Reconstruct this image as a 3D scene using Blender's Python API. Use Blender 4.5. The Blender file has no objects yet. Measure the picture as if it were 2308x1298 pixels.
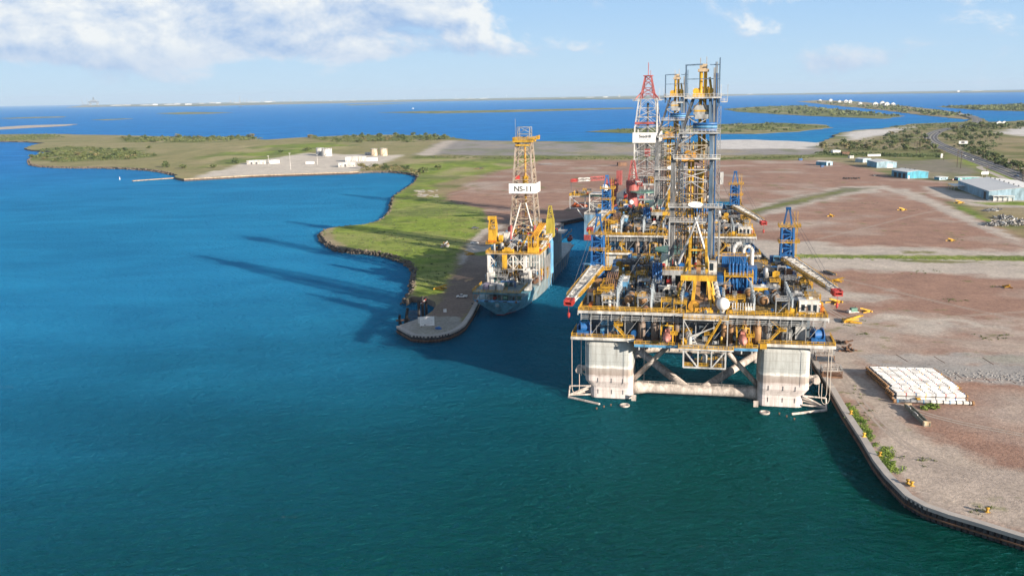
import bpy, math, random
import numpy as np
from mathutils import Vector, Matrix, geometry
random.seed(7)
R = math.radians
scene = bpy.context.scene
COL = scene.collection

# ------------------------------------------------------------------ camera
W, H, F, CH = 2308.0, 1298.0, 2080.0, 105.0
PITCH, ROLL = math.atan(432 / F), 0.0165
_f = Vector((0, math.cos(PITCH), -math.sin(PITCH)))
_u0 = Vector((0, math.sin(PITCH), math.cos(PITCH)))
_r0 = Vector((1, 0, 0))
_rt = math.cos(ROLL) * _r0 - math.sin(ROLL) * _u0
_up = math.sin(ROLL) * _r0 + math.cos(ROLL) * _u0
cam = bpy.data.objects.new('camera', bpy.data.cameras.new('camera'))
cam.data.sensor_fit = 'HORIZONTAL'; cam.data.sensor_width = 36.0
cam.data.lens = 36.0 * F / W
cam.data.clip_start = 1.0; cam.data.clip_end = 200000.0
M = Matrix((_rt, _up, -_f)).transposed().to_4x4(); M.translation = (0, 0, CH)
cam.matrix_world = M
COL.objects.link(cam); scene.camera = cam

def gp(px, py, z=0.0):
    """place on the level z that the photograph shows at a pixel -> world x, y"""
    d = _f + (px - W / 2) / F * _rt - (py - H / 2) / F * _up
    t = (z - CH) / d.z
    return (d.x * t, d.y * t)

# ------------------------------------------------------------------ light
SUN_EL, SUN_AZ = R(16.0), R(-44.5)      # azimuth measured from +X towards +Y
sd = Vector((math.cos(SUN_EL) * math.cos(SUN_AZ), math.cos(SUN_EL) * math.sin(SUN_AZ), math.sin(SUN_EL)))
sun = bpy.data.objects.new('sun', bpy.data.lights.new('sun', 'SUN'))
sun.data.energy = 5.0; sun.data.angle = R(0.53); sun.data.color = (1.0, 0.86, 0.70)
sun.rotation_euler = sd.to_track_quat('Z', 'Y').to_euler()
COL.objects.link(sun)

world = bpy.data.worlds.new('World'); scene.world = world; world.use_nodes = True
wt = world.node_tree; wt.nodes.clear()
def WN(t, **k):
    n = wt.nodes.new(t)
    for a, b in k.items(): setattr(n, a, b)
    return n
def wl(a, b): wt.links.new(a, b)
def wmath(op, a, b=None, c=None, clamp=False):
    n = WN('ShaderNodeMath', operation=op); n.use_clamp = clamp
    for i, v in enumerate((a, b, c)):
        if v is None: continue
        if isinstance(v, (int, float)): n.inputs[i].default_value = v
        else: wl(v, n.inputs[i])
    return n.outputs[0]
def wsmooth(v, lo, hi):
    n = WN('ShaderNodeMapRange', interpolation_type='SMOOTHSTEP')
    wl(v, n.inputs[0]); n.inputs[1].default_value = lo; n.inputs[2].default_value = hi
    return n.outputs[0]
sky = WN('ShaderNodeTexSky', sky_type='NISHITA', sun_disc=False)
sky.sun_elevation = SUN_EL
sky.sun_rotation = math.pi / 2 - SUN_AZ      # clockwise from +Y
sky.altitude = 100; sky.air_density = 1.0; sky.dust_density = 0.6; sky.ozone_density = 2.0
tc = WN('ShaderNodeTexCoord'); sx = WN('ShaderNodeSeparateXYZ'); wl(tc.outputs['Generated'], sx.inputs[0])
az = wmath('ARCTAN2', sx.outputs[0], sx.outputs[1])      # 0 = straight ahead, + = right
el = wmath('ARCSINE', sx.outputs[2])
def cloud_field(dx, dy):
    a = wmath('ADD', az, dx); e = wmath('ADD', el, dy)
    cv = WN('ShaderNodeCombineXYZ')
    wl(wmath('MULTIPLY', a, 8.0), cv.inputs[0]); wl(wmath('MULTIPLY', e, 12.5), cv.inputs[1]); cv.inputs[2].default_value = 3.7
    n1 = WN('ShaderNodeTexNoise'); n1.inputs['Scale'].default_value = 1.0; n1.inputs['Detail'].default_value = 9; n1.inputs['Roughness'].default_value = 0.6
    n1.inputs['Distortion'].default_value = 0.25
    wl(cv.outputs[0], n1.inputs['Vector'])
    return n1.outputs[0]
n0 = cloud_field(0.0, 0.0); n1_ = cloud_field(0.012, 0.012)
# banks of cumulus: a broad field of cover that thins towards the right of the view and towards the horizon
cvb = WN('ShaderNodeCombineXYZ'); wl(wmath('MULTIPLY', az, 1.6), cvb.inputs[0]); wl(wmath('MULTIPLY', el, 9.0), cvb.inputs[1]); cvb.inputs[2].default_value = 1.3
nb = WN('ShaderNodeTexNoise'); nb.inputs['Scale'].default_value = 1.0; nb.inputs['Detail'].default_value = 2; wl(cvb.outputs[0], nb.inputs['Vector'])
left = wsmooth(wmath('SINE', wmath('ADD', az, 0.25)), 0.42, -0.02)
rise = wsmooth(el, 0.028, 0.050)
cover = wmath('ADD', wmath('MULTIPLY', wmath('MULTIPLY', wmath('MULTIPLY', left, rise), wsmooth(el, 0.5, 0.12)), 0.34), wmath('MULTIPLY', wmath('SUBTRACT', nb.outputs[0], 0.5), 0.42))
cover = wmath('ADD', cover, wmath('MULTIPLY', wsmooth(el, 0.010, 0.03), 0.058))
dens = wmath('SUBTRACT', wmath('ADD', n0, cover), 0.58)
alpha = wsmooth(dens, -0.01, 0.12)
dens2 = wmath('SUBTRACT', wmath('ADD', n1_, cover), 0.58)
lit = wmath('ADD', 0.62, wmath('MULTIPLY', wmath('SUBTRACT', dens, dens2), 4.6), clamp=True)
under = wsmooth(el, 0.038, 0.062)                 # flat shaded undersides of the bank
lit = wmath('MULTIPLY', lit, wmath('ADD', 0.62, wmath('MULTIPLY', under, 0.38)))
ccol = WN('ShaderNodeMix', data_type='RGBA'); wl(lit, ccol.inputs[0])
ccol.inputs[6].default_value = (2.9, 4.2, 6.4, 1); ccol.inputs[7].default_value = (7.6, 7.7, 7.6, 1)
# pale blue band of clear air that every sky has towards the horizon
hcol = WN('ShaderNodeMix', data_type='RGBA'); wl(wsmooth(el, -0.01, 0.13), hcol.inputs[0])
hcol.inputs[6].default_value = (4.4, 6.1, 7.5, 1); hcol.inputs[7].default_value = (2.9, 4.9, 7.6, 1)
hmix = WN('ShaderNodeMix', data_type='RGBA'); wl(wmath('MULTIPLY', wsmooth(el, 0.42, 0.06), 0.94), hmix.inputs[0])
wl(sky.outputs[0], hmix.inputs[6]); wl(hcol.outputs[2], hmix.inputs[7])
smix = WN('ShaderNodeMix', data_type='RGBA'); wl(wmath('MULTIPLY', alpha, 0.92), smix.inputs[0])
wl(hmix.outputs[2], smix.inputs[6]); wl(ccol.outputs[2], smix.inputs[7])
bg = WN('ShaderNodeBackground'); bg.inputs[1].default_value = 0.063
wl(smix.outputs[2], bg.inputs[0])
wo = WN('ShaderNodeOutputWorld'); wl(bg.outputs[0], wo.inputs[0])

scene.view_settings.view_transform = 'Standard'; scene.view_settings.look = 'None'
scene.view_settings.exposure = 1.0; scene.view_settings.gamma = 1.0
scene.render.engine = 'CYCLES'
scene.cycles.use_denoising = True
scene.cycles.max_bounces = 6; scene.cycles.diffuse_bounces = 2; scene.cycles.glossy_bounces = 3
scene.cycles.transmission_bounces = 2; scene.cycles.volume_bounces = 0; scene.cycles.transparent_max_bounces = 6
scene.cycles.caustics_reflective = False; scene.cycles.caustics_refractive = False
scene.cycles.sample_clamp_indirect = 4.0

# ------------------------------------------------------------------ mesh builder
class MB:
    def __init__(s): s.v = []; s.f = []
    def add(s, vs, fs):
        o = len(s.v); s.v += [tuple(p) for p in vs]; s.f += [tuple(i + o for i in q) for q in fs]; return s
    def box(s, x0, x1, y0, y1, z0, z1):
        return s.add([(x0, y0, z0), (x1, y0, z0), (x1, y1, z0), (x0, y1, z0), (x0, y0, z1), (x1, y0, z1), (x1, y1, z1), (x0, y1, z1)],
                     [(0, 3, 2, 1), (4, 5, 6, 7), (0, 1, 5, 4), (1, 2, 6, 5), (2, 3, 7, 6), (3, 0, 4, 7)])
    def cbox(s, x, y, z, sx, sy, sz): return s.box(x - sx / 2, x + sx / 2, y - sy / 2, y + sy / 2, z, z + sz)
    def frame(s, p0, p1):
        p0, p1 = Vector(p0), Vector(p1); d = (p1 - p0)
        d = d.normalized() if d.length > 1e-6 else Vector((0, 0, 1))
        a = Vector((0, 0, 1)) if abs(d.z) < 0.95 else Vector((0, 1, 0))
        x = d.cross(a).normalized(); y = x.cross(d).normalized()
        return p0, p1, x, y
    def beam(s, p0, p1, w, h=None):
        h = w if h is None else h
        p0, p1, x, y = s.frame(p0, p1); x = x * w / 2; y = y * h / 2
        vs = [p0 - x - y, p0 + x - y, p0 + x + y, p0 - x + y, p1 - x - y, p1 + x - y, p1 + x + y, p1 - x + y]
        return s.add(vs, [(0, 3, 2, 1), (4, 5, 6, 7), (0, 1, 5, 4), (1, 2, 6, 5), (2, 3, 7, 6), (3, 0, 4, 7)])
    def tube(s, p0, p1, r, n=8, r2=None, caps=True):
        r2 = r if r2 is None else r2
        p0, p1, x, y = s.frame(p0, p1); vs = []
        for p, q in ((p0, r), (p1, r2)):
            for i in range(n):
                a = 2 * math.pi * i / n; vs.append(p + x * math.cos(a) * q + y * math.sin(a) * q)
        fs = [(i, (i + 1) % n, n + (i + 1) % n, n + i) for i in range(n)]
        if caps: fs += [tuple(range(n - 1, -1, -1)), tuple(range(n, 2 * n))]
        return s.add(vs, fs)
    def path(s, pts, r, n=6):
        for a, b in zip(pts, pts[1:]): s.tube(a, b, r, n)
        return s
    def lathe(s, prof, c, axis=(0, 0, 1), n=12):
        c = Vector(c); d = Vector(axis).normalized()
        a = Vector((0, 0, 1)) if abs(d.z) < 0.95 else Vector((0, 1, 0))
        x = d.cross(a).normalized(); y = x.cross(d).normalized(); vs = []
        for r, h in prof:
            for i in range(n):
                t = 2 * math.pi * i / n; vs.append(c + d * h + x * math.cos(t) * r + y * math.sin(t) * r)
        fs = []
        for k in range(len(prof) - 1):
            for i in range(n):
                j = (i + 1) % n; fs.append((k * n + i, k * n + j, (k + 1) * n + j, (k + 1) * n + i))
        fs += [tuple(range(n - 1, -1, -1)), tuple(range((len(prof) - 1) * n, len(prof) * n))]
        return s.add(vs, fs)
    def sphere(s, c, r, n=12, m=8, sz=1.0):
        prof = [(max(0.02, math.sin(math.pi * k / m)) * r, -math.cos(math.pi * k / m) * r * sz) for k in range(m + 1)]
        return s.lathe(prof, c, n=n)
    def prism(s, poly, z0, z1):
        n = len(poly)
        vs = [(x, y, z0) for x, y in poly] + [(x, y, z1) for x, y in poly]
        fs = [tuple(range(n - 1, -1, -1)), tuple(range(n, 2 * n))] + [(i, (i + 1) % n, n + (i + 1) % n, n + i) for i in range(n)]
        return s.add(vs, fs)
    def loft(s, rings, caps=True):
        n = len(rings[0]); vs = [p for r in rings for p in r]; fs = []
        for k in range(len(rings) - 1):
            for i in range(n):
                j = (i + 1) % n; fs.append((k * n + i, k * n + j, (k + 1) * n + j, (k + 1) * n + i))
        if caps: fs += [tuple(range(n - 1, -1, -1)), tuple(range((len(rings) - 1) * n, len(rings) * n))]
        return s.add(vs, fs)
    def rail(s, pts, h=1.1, t=0.1, sp=2.4, closed=False):
        pts = [Vector(p) for p in pts]
        if closed: pts = pts + [pts[0]]
        for a, b in zip(pts, pts[1:]):
            L = (b - a).length; k = max(1, round(L / sp))
            for i in range(k + 1):
                p = a.lerp(b, i / k); s.beam(p, p + Vector((0, 0, h)), t)
            for q in (h, h * 0.52): s.beam(a + Vector((0, 0, q)), b + Vector((0, 0, q)), t)
            s.beam(a + Vector((0, 0, 0.1)), b + Vector((0, 0, 0.1)), t * 0.5, 0.2)
        return s
    def lattice(s, A, B, bays, t, chord=None):
        """box lattice between two 4-point ends A and B"""
        A = [Vector(p) for p in A]; B = [Vector(p) for p in B]; chord = chord or t * 1.6
        for i in range(4): s.beam(A[i], B[i], chord)
        for k in range(bays + 1):
            P = [A[i].lerp(B[i], k / bays) for i in range(4)]
            for i in range(4): s.beam(P[i], P[(i + 1) % 4], t)
            if k < bays:
                Q = [A[i].lerp(B[i], (k + 1) / bays) for i in range(4)]
                for i in range(4):
                    if (k + i) % 2: s.beam(P[i], Q[(i + 1) % 4], t)
                    else: s.beam(P[(i + 1) % 4], Q[i], t)
        return s
    def stairs(s, p0, p1, w=0.9):
        p0, p1 = Vector(p0), Vector(p1); d = p1 - p0; side = Vector((-d.y, d.x, 0))
        side = (side.normalized() if side.length > 0.01 else Vector((1, 0, 0))) * w / 2
        for q in (-1, 1):
            s.beam(p0 + side * q, p1 + side * q, 0.12, 0.3)
            s.beam(p0 + side * q + Vector((0, 0, 1)), p1 + side * q + Vector((0, 0, 1)), 0.1)
        n = max(3, int(d.length / 0.7))
        for i in range(n + 1):
            p = p0 + d * i / n; s.beam(p - side, p + side, 0.3, 0.08)
            if i % 3 == 0:
                for q in (-1, 1): s.beam(p + side * q, p + side * q + Vector((0, 0, 1)), 0.08)
        return s
    def mesh(s, name, smooth=False):
        me = bpy.data.meshes.new(name); me.from_pydata(s.v, [], s.f)
        if smooth: me.shade_smooth()
        return me
    def build(s, name, mat, parent=None, smooth=False, loc=None, rz=None):
        o = bpy.data.objects.new(name, s.mesh(name, smooth)); o.data.materials.append(mat)
        COL.objects.link(o)
        if parent is not None: o.parent = parent
        if loc is not None: o.location = loc
        if rz is not None: o.rotation_euler = (0, 0, rz)
        return o

def tag(o, label=None, cat=None, group=None, kind=None):
    if label: o['label'] = label
    if cat: o['category'] = cat
    if group: o['group'] = group
    if kind: o['kind'] = kind
    return o
def thing(name, label, cat, loc=(0, 0, 0), rz=0.0, group=None):
    o = bpy.data.objects.new(name, None); o.empty_display_size = 1.0
    COL.objects.link(o); o.location = loc; o.rotation_euler = (0, 0, rz)
    return tag(o, label, cat, group)
def group_part(name, parent):
    o = bpy.data.objects.new(name, None); COL.objects.link(o); o.parent = parent; return o
def copy_tree(o, parent=None):
    c = o.copy(); COL.objects.link(c)
    if parent is not None: c.parent = parent
    for ch in list(o.children): copy_tree(ch, c)
    return c
def inst(mesh, name, parent=None, loc=(0, 0, 0), rz=0.0, sc=1.0):
    o = bpy.data.objects.new(name, mesh); COL.objects.link(o)
    if parent is not None: o.parent = parent
    o.location = loc; o.rotation_euler = (0, 0, rz); o.scale = (sc, sc, sc) if isinstance(sc, (int, float)) else sc
    return o

# ------------------------------------------------------------------ materials
def newmat(name):
    m = bpy.data.materials.new(name); m.use_nodes = True; nt = m.node_tree
    b = nt.nodes['Principled BSDF']; return m, nt, b
def nd(nt, t, **k):
    n = nt.nodes.new(t)
    for a, b in k.items(): setattr(n, a, b)
    return n
def noise(nt, scale, detail=4, rough=0.55, vec=None, dist=0.0):
    n = nd(nt, 'ShaderNodeTexNoise'); n.inputs['Scale'].default_value = scale; n.inputs['Detail'].default_value = detail
    n.inputs['Roughness'].default_value = rough; n.inputs['Distortion'].default_value = dist
    if vec is not None: nt.links.new(vec, n.inputs['Vector'])
    return n.outputs[0]
def ramp(nt, fac, stops):
    n = nd(nt, 'ShaderNodeValToRGB'); nt.links.new(fac, n.inputs[0]); e = n.color_ramp.elements
    while len(e) < len(stops): e.new(0.5)
    for i, (p, c) in enumerate(stops): e[i].position = p; e[i].color = (*c, 1) if len(c) == 3 else c
    return n.outputs[0]
def mix(nt, fac, a, b, mode='MIX'):
    n = nd(nt, 'ShaderNodeMix', data_type='RGBA', blend_type=mode)
    for i, v in ((0, fac), (6, a), (7, b)):
        if isinstance(v, (int, float)): n.inputs[i].default_value = v
        elif isinstance(v, tuple): n.inputs[i].default_value = (*v, 1) if len(v) == 3 else v
        else: nt.links.new(v, n.inputs[i])
    return n.outputs[2]
def pos(nt):
    return nd(nt, 'ShaderNodeNewGeometry').outputs['Position']
MATS = {}
def paint(name, col, rough=0.5, rust=0.25, metal=0.0, rustcol=(0.16, 0.07, 0.035), scale=0.35):
    """weathered marine paint: patchy tone, streaks of rust and grime"""
    if name in MATS: return MATS[name]
    m, nt, b = newmat(name); p = pos(nt)
    mp = nd(nt, 'ShaderNodeMapping'); nt.links.new(p, mp.inputs[0]); mp.inputs['Scale'].default_value = (1, 1, 0.28)
    n1 = noise(nt, scale, 6, 0.65, mp.outputs[0]); n2 = noise(nt, scale * 5, 5, 0.65, mp.outputs[0])
    dark = tuple(c * 0.50 for c in col); lite = tuple(min(0.85, c * 1.18 + 0.01) for c in col)
    c1 = mix(nt, ramp(nt, n1, [(0.35, (0, 0, 0)), (0.65, (1, 1, 1))]), dark, lite)
    rust = min(1.0, rust * 1.25 + .06)
    rf = ramp(nt, n2, [(0.66 - 0.22 * rust, (0, 0, 0)), (0.80 - 0.10 * rust, (1, 1, 1))])
    rm = nd(nt, 'ShaderNodeMath', operation='MULTIPLY'); nt.links.new(rf, rm.inputs[0]); rm.inputs[1].default_value = min(1.0, rust * 2.2)
    nt.links.new(mix(nt, rm.outputs[0], c1, rustcol), b.inputs['Base Color'])
    b.inputs['Roughness'].default_value = rough; b.inputs['Metallic'].default_value = metal
    MATS[name] = m; return m
def flat(name, col, rough=0.7, var=0.25, scale=0.6, bump=0.0):
    if name in MATS: return MATS[name]
    m, nt, b = newmat(name); p = pos(nt)
    n1 = noise(nt, scale, 6, 0.62, p)
    nt.links.new(mix(nt, n1, tuple(c * (1 - var) for c in col), tuple(min(.9, c * (1 + var)) for c in col)), b.inputs['Base Color'])
    b.inputs['Roughness'].default_value = rough
    if bump:
        bm = nd(nt, 'ShaderNodeBump'); bm.inputs['Strength'].default_value = bump; bm.inputs['Distance'].default_value = 0.2
        nt.links.new(noise(nt, scale * 4, 5, 0.6, p), bm.inputs['Height']); nt.links.new(bm.outputs[0], b.inputs['Normal'])
    MATS[name] = m; return m

YEL = paint('yellow_paint', (0.62, 0.355, 0.022), 0.5, 0.32)
ORG = paint('orange_paint', (0.70, 0.17, 0.02), 0.5, 0.2)
BLU = paint('blue_paint', (0.012, 0.12, 0.36), 0.42, 0.12)
LBL = paint('light_blue_paint', (0.10, 0.30, 0.52), 0.5, 0.15)
WHT = paint('white_paint', (0.64, 0.635, 0.61), 0.55, 0.28)
CLEAN = flat('clean_white_paint', (0.80, 0.80, 0.79), 0.5, 0.05)
GRY = paint('grey_paint', (0.36, 0.38, 0.39), 0.5, 0.3)
LGR = paint('light_grey_paint', (0.52, 0.53, 0.53), 0.5, 0.25)
DGR = paint('dark_grey_paint', (0.09, 0.10, 0.115), 0.5, 0.25)
STEEL = paint('galvanised_steel', (0.42, 0.43, 0.44), 0.42, 0.2, 0.35)
RED = paint('red_paint', (0.42, 0.035, 0.03), 0.5, 0.15)
PINKRED = paint('faded_red_paint', (0.40, 0.10, 0.095), 0.55, 0.3)
PINK = paint('faded_orange_hull', (0.58, 0.24, 0.20), 0.55, 0.08)
RUST = paint('rusty_steel', (0.20, 0.11, 0.065), 0.8, 0.6)
BRN = paint('brown_primer', (0.34, 0.19, 0.085), 0.7, 0.4)
TAN = paint('tan_paint', (0.52, 0.40, 0.26), 0.6, 0.3)
BLK = flat('black_rubber', (0.02, 0.02, 0.022), 0.7, 0.3)
GLS = flat('dark_glass', (0.02, 0.03, 0.04), 0.08, 0.2)
GRN = paint('green_deck_paint', (0.10, 0.24, 0.19), 0.6, 0.2)
DECK = paint('deck_plate', (0.17, 0.165, 0.16), 0.6, 0.5)
WOODM = paint('timber_deck', (0.36, 0.24, 0.08), 0.75, 0.35)
TEAL = paint('teal_hull', (0.10, 0.30, 0.40), 0.45, 0.25)
ROPE = flat('pale_rope', (0.55, 0.50, 0.44), 0.8, 0.2)
CONC = flat('weathered_concrete', (0.42, 0.39, 0.36), 0.85, 0.25, 0.25, 0.15)
PILE = paint('tarred_sheet_pile', (0.035, 0.036, 0.042), 0.6, 0.35)
ROCK = flat("shore_rock", (0.15, 0.125, 0.10), 0.9, 0.6, 0.5, 0.5)
# ------------------------------------------------------------------ numpy noise for the ground cover
def _h(ix, iy, s):
    n = (ix * 374761393 + iy * 668265263 + s * 1274126177) & 0xffffffff
    n = ((n ^ (n >> 13)) * 1274126177) & 0xffffffff
    return ((n ^ (n >> 16)) & 0xffff) / 65535.0
def vnoise(x, y, s=0):
    ix = np.floor(x).astype(np.int64); iy = np.floor(y).astype(np.int64); fx = x - ix; fy = y - iy
    fx = fx * fx * (3 - 2 * fx); fy = fy * fy * (3 - 2 * fy)
    a = _h(ix, iy, s); b = _h(ix + 1, iy, s); c = _h(ix, iy + 1, s); d = _h(ix + 1, iy + 1, s)
    return (a * (1 - fx) + b * fx) * (1 - fy) + (c * (1 - fx) + d * fx) * fy
def fbm(x, y, s=0, o=4):
    t = 0; a = 0.5; k = 0
    for i in range(o): t = t + a * vnoise(x, y, s + i * 17); k += a; x = x * 2.03; y = y * 2.03; a *= 0.5
    return t / k
def inside(poly, x, y):
    r = np.zeros(x.shape, bool); n = len(poly); j = n - 1
    for i in range(n):
        xi, yi = poly[i]; xj, yj = poly[j]
        if yi != yj:
            c = ((yi > y) != (yj > y)) & (x < (xj - xi) * (y - yi) / (yj - yi) + xi); r ^= c
        j = i
    return r
def G(pts, z=3.0): return [gp(a, b, z) for a, b in pts]
ZL = 3.0     # level of the made ground

# ------------------------------------------------------------------ sea
m, nt, b = newmat('sea_water'); p = pos(nt)
SEA = m
sep = nd(nt, 'ShaderNodeSeparateXYZ'); nt.links.new(p, sep.inputs[0])
mpw = nd(nt, 'ShaderNodeMapping'); nt.links.new(p, mpw.inputs[0]); mpw.inputs['Rotation'].default_value = (0, 0, R(-28)); mpw.inputs['Scale'].default_value = (1.0, 1.7, 1)
big = noise(nt, 0.006, 5, 0.55, mpw.outputs[0], 0.4)
# silty green in the harbour basin, bluer out in the bay
far = nd(nt, 'ShaderNodeVectorMath', operation='DOT_PRODUCT'); nt.links.new(p, far.inputs[0]); far.inputs[1].default_value = (-0.62, 0.78, 0)
fr = nd(nt, 'ShaderNodeMath', operation='MULTIPLY_ADD'); nt.links.new(big, fr.inputs[0]); fr.inputs[1].default_value = 150.0; nt.links.new(far.outputs['Value'], fr.inputs[2])
mr = nd(nt, 'ShaderNodeMapRange', interpolation_type='SMOOTHSTEP'); nt.links.new(fr.outputs[0], mr.inputs[0]); mr.inputs[1].default_value = 210; mr.inputs[2].default_value = 640
c1 = mix(nt, mr.outputs[0], (0.0, 0.040, 0.024), (0.018, 0.205, 0.45))
mr2 = nd(nt, 'ShaderNodeMapRange', interpolation_type='SMOOTHSTEP'); nt.links.new(far.outputs['Value'], mr2.inputs[0]); mr2.inputs[1].default_value = 700; mr2.inputs[2].default_value = 2200
c2 = mix(nt, mr2.outputs[0], c1, (0.024, 0.17, 0.56))
c3 = mix(nt, ramp(nt, big, [(0.35, (0, 0, 0)), (0.7, (1, 1, 1))]), mix(nt, 1.0, c2, (.92, .92, .94), 'MULTIPLY'), mix(nt, 1.0, c2, (1.16, 1.16, 1.12), 'MULTIPLY'))
mps = nd(nt, 'ShaderNodeMapping'); nt.links.new(p, mps.inputs[0]); mps.inputs['Rotation'].default_value = (0, 0, R(22)); mps.inputs['Scale'].default_value = (1.0, 2.0, 1)
strk_ = noise(nt, 0.011, 6, 0.62, mps.outputs[0], 0.8)
c3 = mix(nt, 1.0, c3, ramp(nt, strk_, [(0.34, (.88, .88, .9)), (0.5, (1, 1, 1)), (0.68, (1.18, 1.16, 1.12))]), 'MULTIPLY')
foamn = noise(nt, 0.05, 8, 0.7, mpw.outputs[0], 1.2); foamm = noise(nt, 0.012, 3, 0.5, p)
fm = nd(nt, 'ShaderNodeMath', operation='MULTIPLY'); nt.links.new(ramp(nt, foamn, [(0.70, (0, 0, 0)), (0.78, (1, 1, 1))]), fm.inputs[0]); nt.links.new(ramp(nt, foamm, [(0.58, (0, 0, 0)), (0.70, (1, 1, 1))]), fm.inputs[1])
fm2 = nd(nt, 'ShaderNodeMath', operation='MULTIPLY'); nt.links.new(fm.outputs[0], fm2.inputs[0]); fm2.inputs[1].default_value = 0.25
watercol = mix(nt, fm2.outputs[0], c3, (0.5, 0.62, 0.62))
nt.nodes.remove(b); df0 = nd(nt, 'ShaderNodeBsdfDiffuse'); sss = nd(nt, 'ShaderNodeSubsurfaceScattering', falloff='RANDOM_WALK'); df = nd(nt, 'ShaderNodeMixShader'); df.inputs[0].default_value = 0.6; sss.inputs['Scale'].default_value = 1.0; sss.inputs['Radius'].default_value = (12, 26, 26); nt.links.new(df0.outputs[0], df.inputs[1]); nt.links.new(sss.outputs[0], df.inputs[2]); gl = nd(nt, 'ShaderNodeBsdfGlossy'); fz = nd(nt, 'ShaderNodeFresnel'); mxs = nd(nt, 'ShaderNodeMixShader')
nt.links.new(watercol, df0.inputs[0]); nt.links.new(watercol, sss.inputs['Color']); gl.inputs['Color'].default_value = (.12, .64, 1.0, 1); gl.inputs['Roughness'].default_value = 0.16; fz.inputs['IOR'].default_value = 1.33
fk = nd(nt, 'ShaderNodeMath', operation='MULTIPLY'); nt.links.new(fz.outputs[0], fk.inputs[0]); fk.inputs[1].default_value = 0.72; nt.links.new(fk.outputs[0], mxs.inputs[0]); nt.links.new(df.outputs[0], mxs.inputs[1]); nt.links.new(gl.outputs[0], mxs.inputs[2]); nt.links.new(mxs.outputs[0], nt.nodes['Material Output'].inputs[0])
w1 = noise(nt, 0.62, 4, 0.6, mpw.outputs[0], 0.6); w2 = noise(nt, 0.20, 5, 0.6, mpw.outputs[0], 0.8); w3 = noise(nt, 0.022, 2, 0.5, mpw.outputs[0])
hm = nd(nt, 'ShaderNodeMath', operation='MULTIPLY_ADD'); nt.links.new(w2, hm.inputs[0]); hm.inputs[1].default_value = 2.6; nt.links.new(w1, hm.inputs[2])
wv = nd(nt, 'ShaderNodeTexWave', wave_type='BANDS', bands_direction='DIAGONAL'); nt.links.new(p, wv.inputs['Vector']); wv.inputs['Scale'].default_value = 0.08; wv.inputs['Distortion'].default_value = 14.0; wv.inputs['Detail'].default_value = 4.0; wv.inputs['Detail Scale'].default_value = 1.2
wm = nd(nt, 'ShaderNodeMath', operation='MULTIPLY_ADD'); nt.links.new(wv.outputs['Fac'], wm.inputs[0]); wm.inputs[1].default_value = 0.4; nt.links.new(hm.outputs[0], wm.inputs[2])
hm2 = nd(nt, 'ShaderNodeMath', operation='MULTIPLY_ADD'); nt.links.new(w3, hm2.inputs[0]); hm2.inputs[1].default_value = 1.6; nt.links.new(wm.outputs[0], hm2.inputs[2])
bm = nd(nt, 'ShaderNodeBump'); bm.inputs['Strength'].default_value = 1.0; bm.inputs['Distance'].default_value = 1.7
nt.links.new(hm2.outputs[0], bm.inputs['Height'])
for q_ in (df0, gl, fz, sss): nt.links.new(bm.outputs[0], q_.inputs['Normal'])
SEA_R = 60000.0
sea = MB(); sea.add([(-SEA_R, -2000, 0), (SEA_R, -2000, 0), (SEA_R, SEA_R, 0), (-SEA_R, SEA_R, 0)], [(0, 1, 2, 3)])
tag(sea.build('water', SEA), 'green harbour water turning blue out in the wide bay', kind='structure')

# ------------------------------------------------------------------ land
quay_near = [(900, -560), (200, 118), (117.8, 197.6), (110.6, 205.4), (106.2, 209.7), (102.6, 214.4), (100.6, 220.5), (100.6, 233.5), (101.5, 243.8), (104.2, 260.9), (107.4, 284.6), (111.5, 310), (115.3, 337.4), (133, 425), (150, 510), (160, 560), (168, 640)]
slot = [(225, 900), (150, 925), (66, 786), (37.5, 748.8)]
quay_left = [(-16.1, 474.1), (-20.1, 429.1), (-22.5, 410), (-25.0, 402.0), (-28.5, 395.5), (-33.1, 391.5), (-38, 390.8), (-44, 393), (-52.4, 408.6), (-51.6, 412)]
ramp_pts = G([(957, 713), (975, 700), (983, 688), (981, 681), (964, 673), (940, 669), (928, 668), (916, 677), (915, 675), (926, 661), (933, 651), (934, 640), (940, 606)])
shore = G([(930, 592), (905, 580), (880, 571), (840, 564), (800, 562), (765, 558), (745, 548), (730, 536), (726, 524), (735, 516), (760, 511), (790, 508), (820, 506), (850, 499), (870, 488), (881, 474), (884, 455), (890, 440), (915, 424), (935, 410), (943, 398), (938, 392), (915, 388), (880, 385), (840, 385), (815, 386)])
wharf = G([(808, 387), (790, 388.5), (560, 396), (415, 404), (405, 402)])
left_shore = G([(392, 391), (375, 387), (345, 382), (320, 380), (285, 378), (230, 376), (170, 376), (125, 375), (90, 373), (70, 369), (66, 360), (75, 350), (100, 344), (118, 342), (90, 340), (62, 337), (55, 334), (75, 327), (100, 322), (60, 319), (0, 318), (-260, 324)])
far_side = G([(-260, 308), (0, 303), (110, 302), (300, 306), (450, 309), (570, 307), (580, 314), (600, 315), (700, 309), (800, 305), (900, 304), (1000, 307), (1040, 313), (1080, 317), (1250, 319), (1420, 321), (1560, 322), (1620, 316), (1700, 315), (1780, 318), (1840, 322), (1870, 314), (1890, 300), (1925, 294), (1990, 290), (2060, 279), (2130, 277), (2180, 274), (2192, 268), (2212, 267), (2230, 275), (2290, 273), (2308, 271), (2700, 262)])
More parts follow.
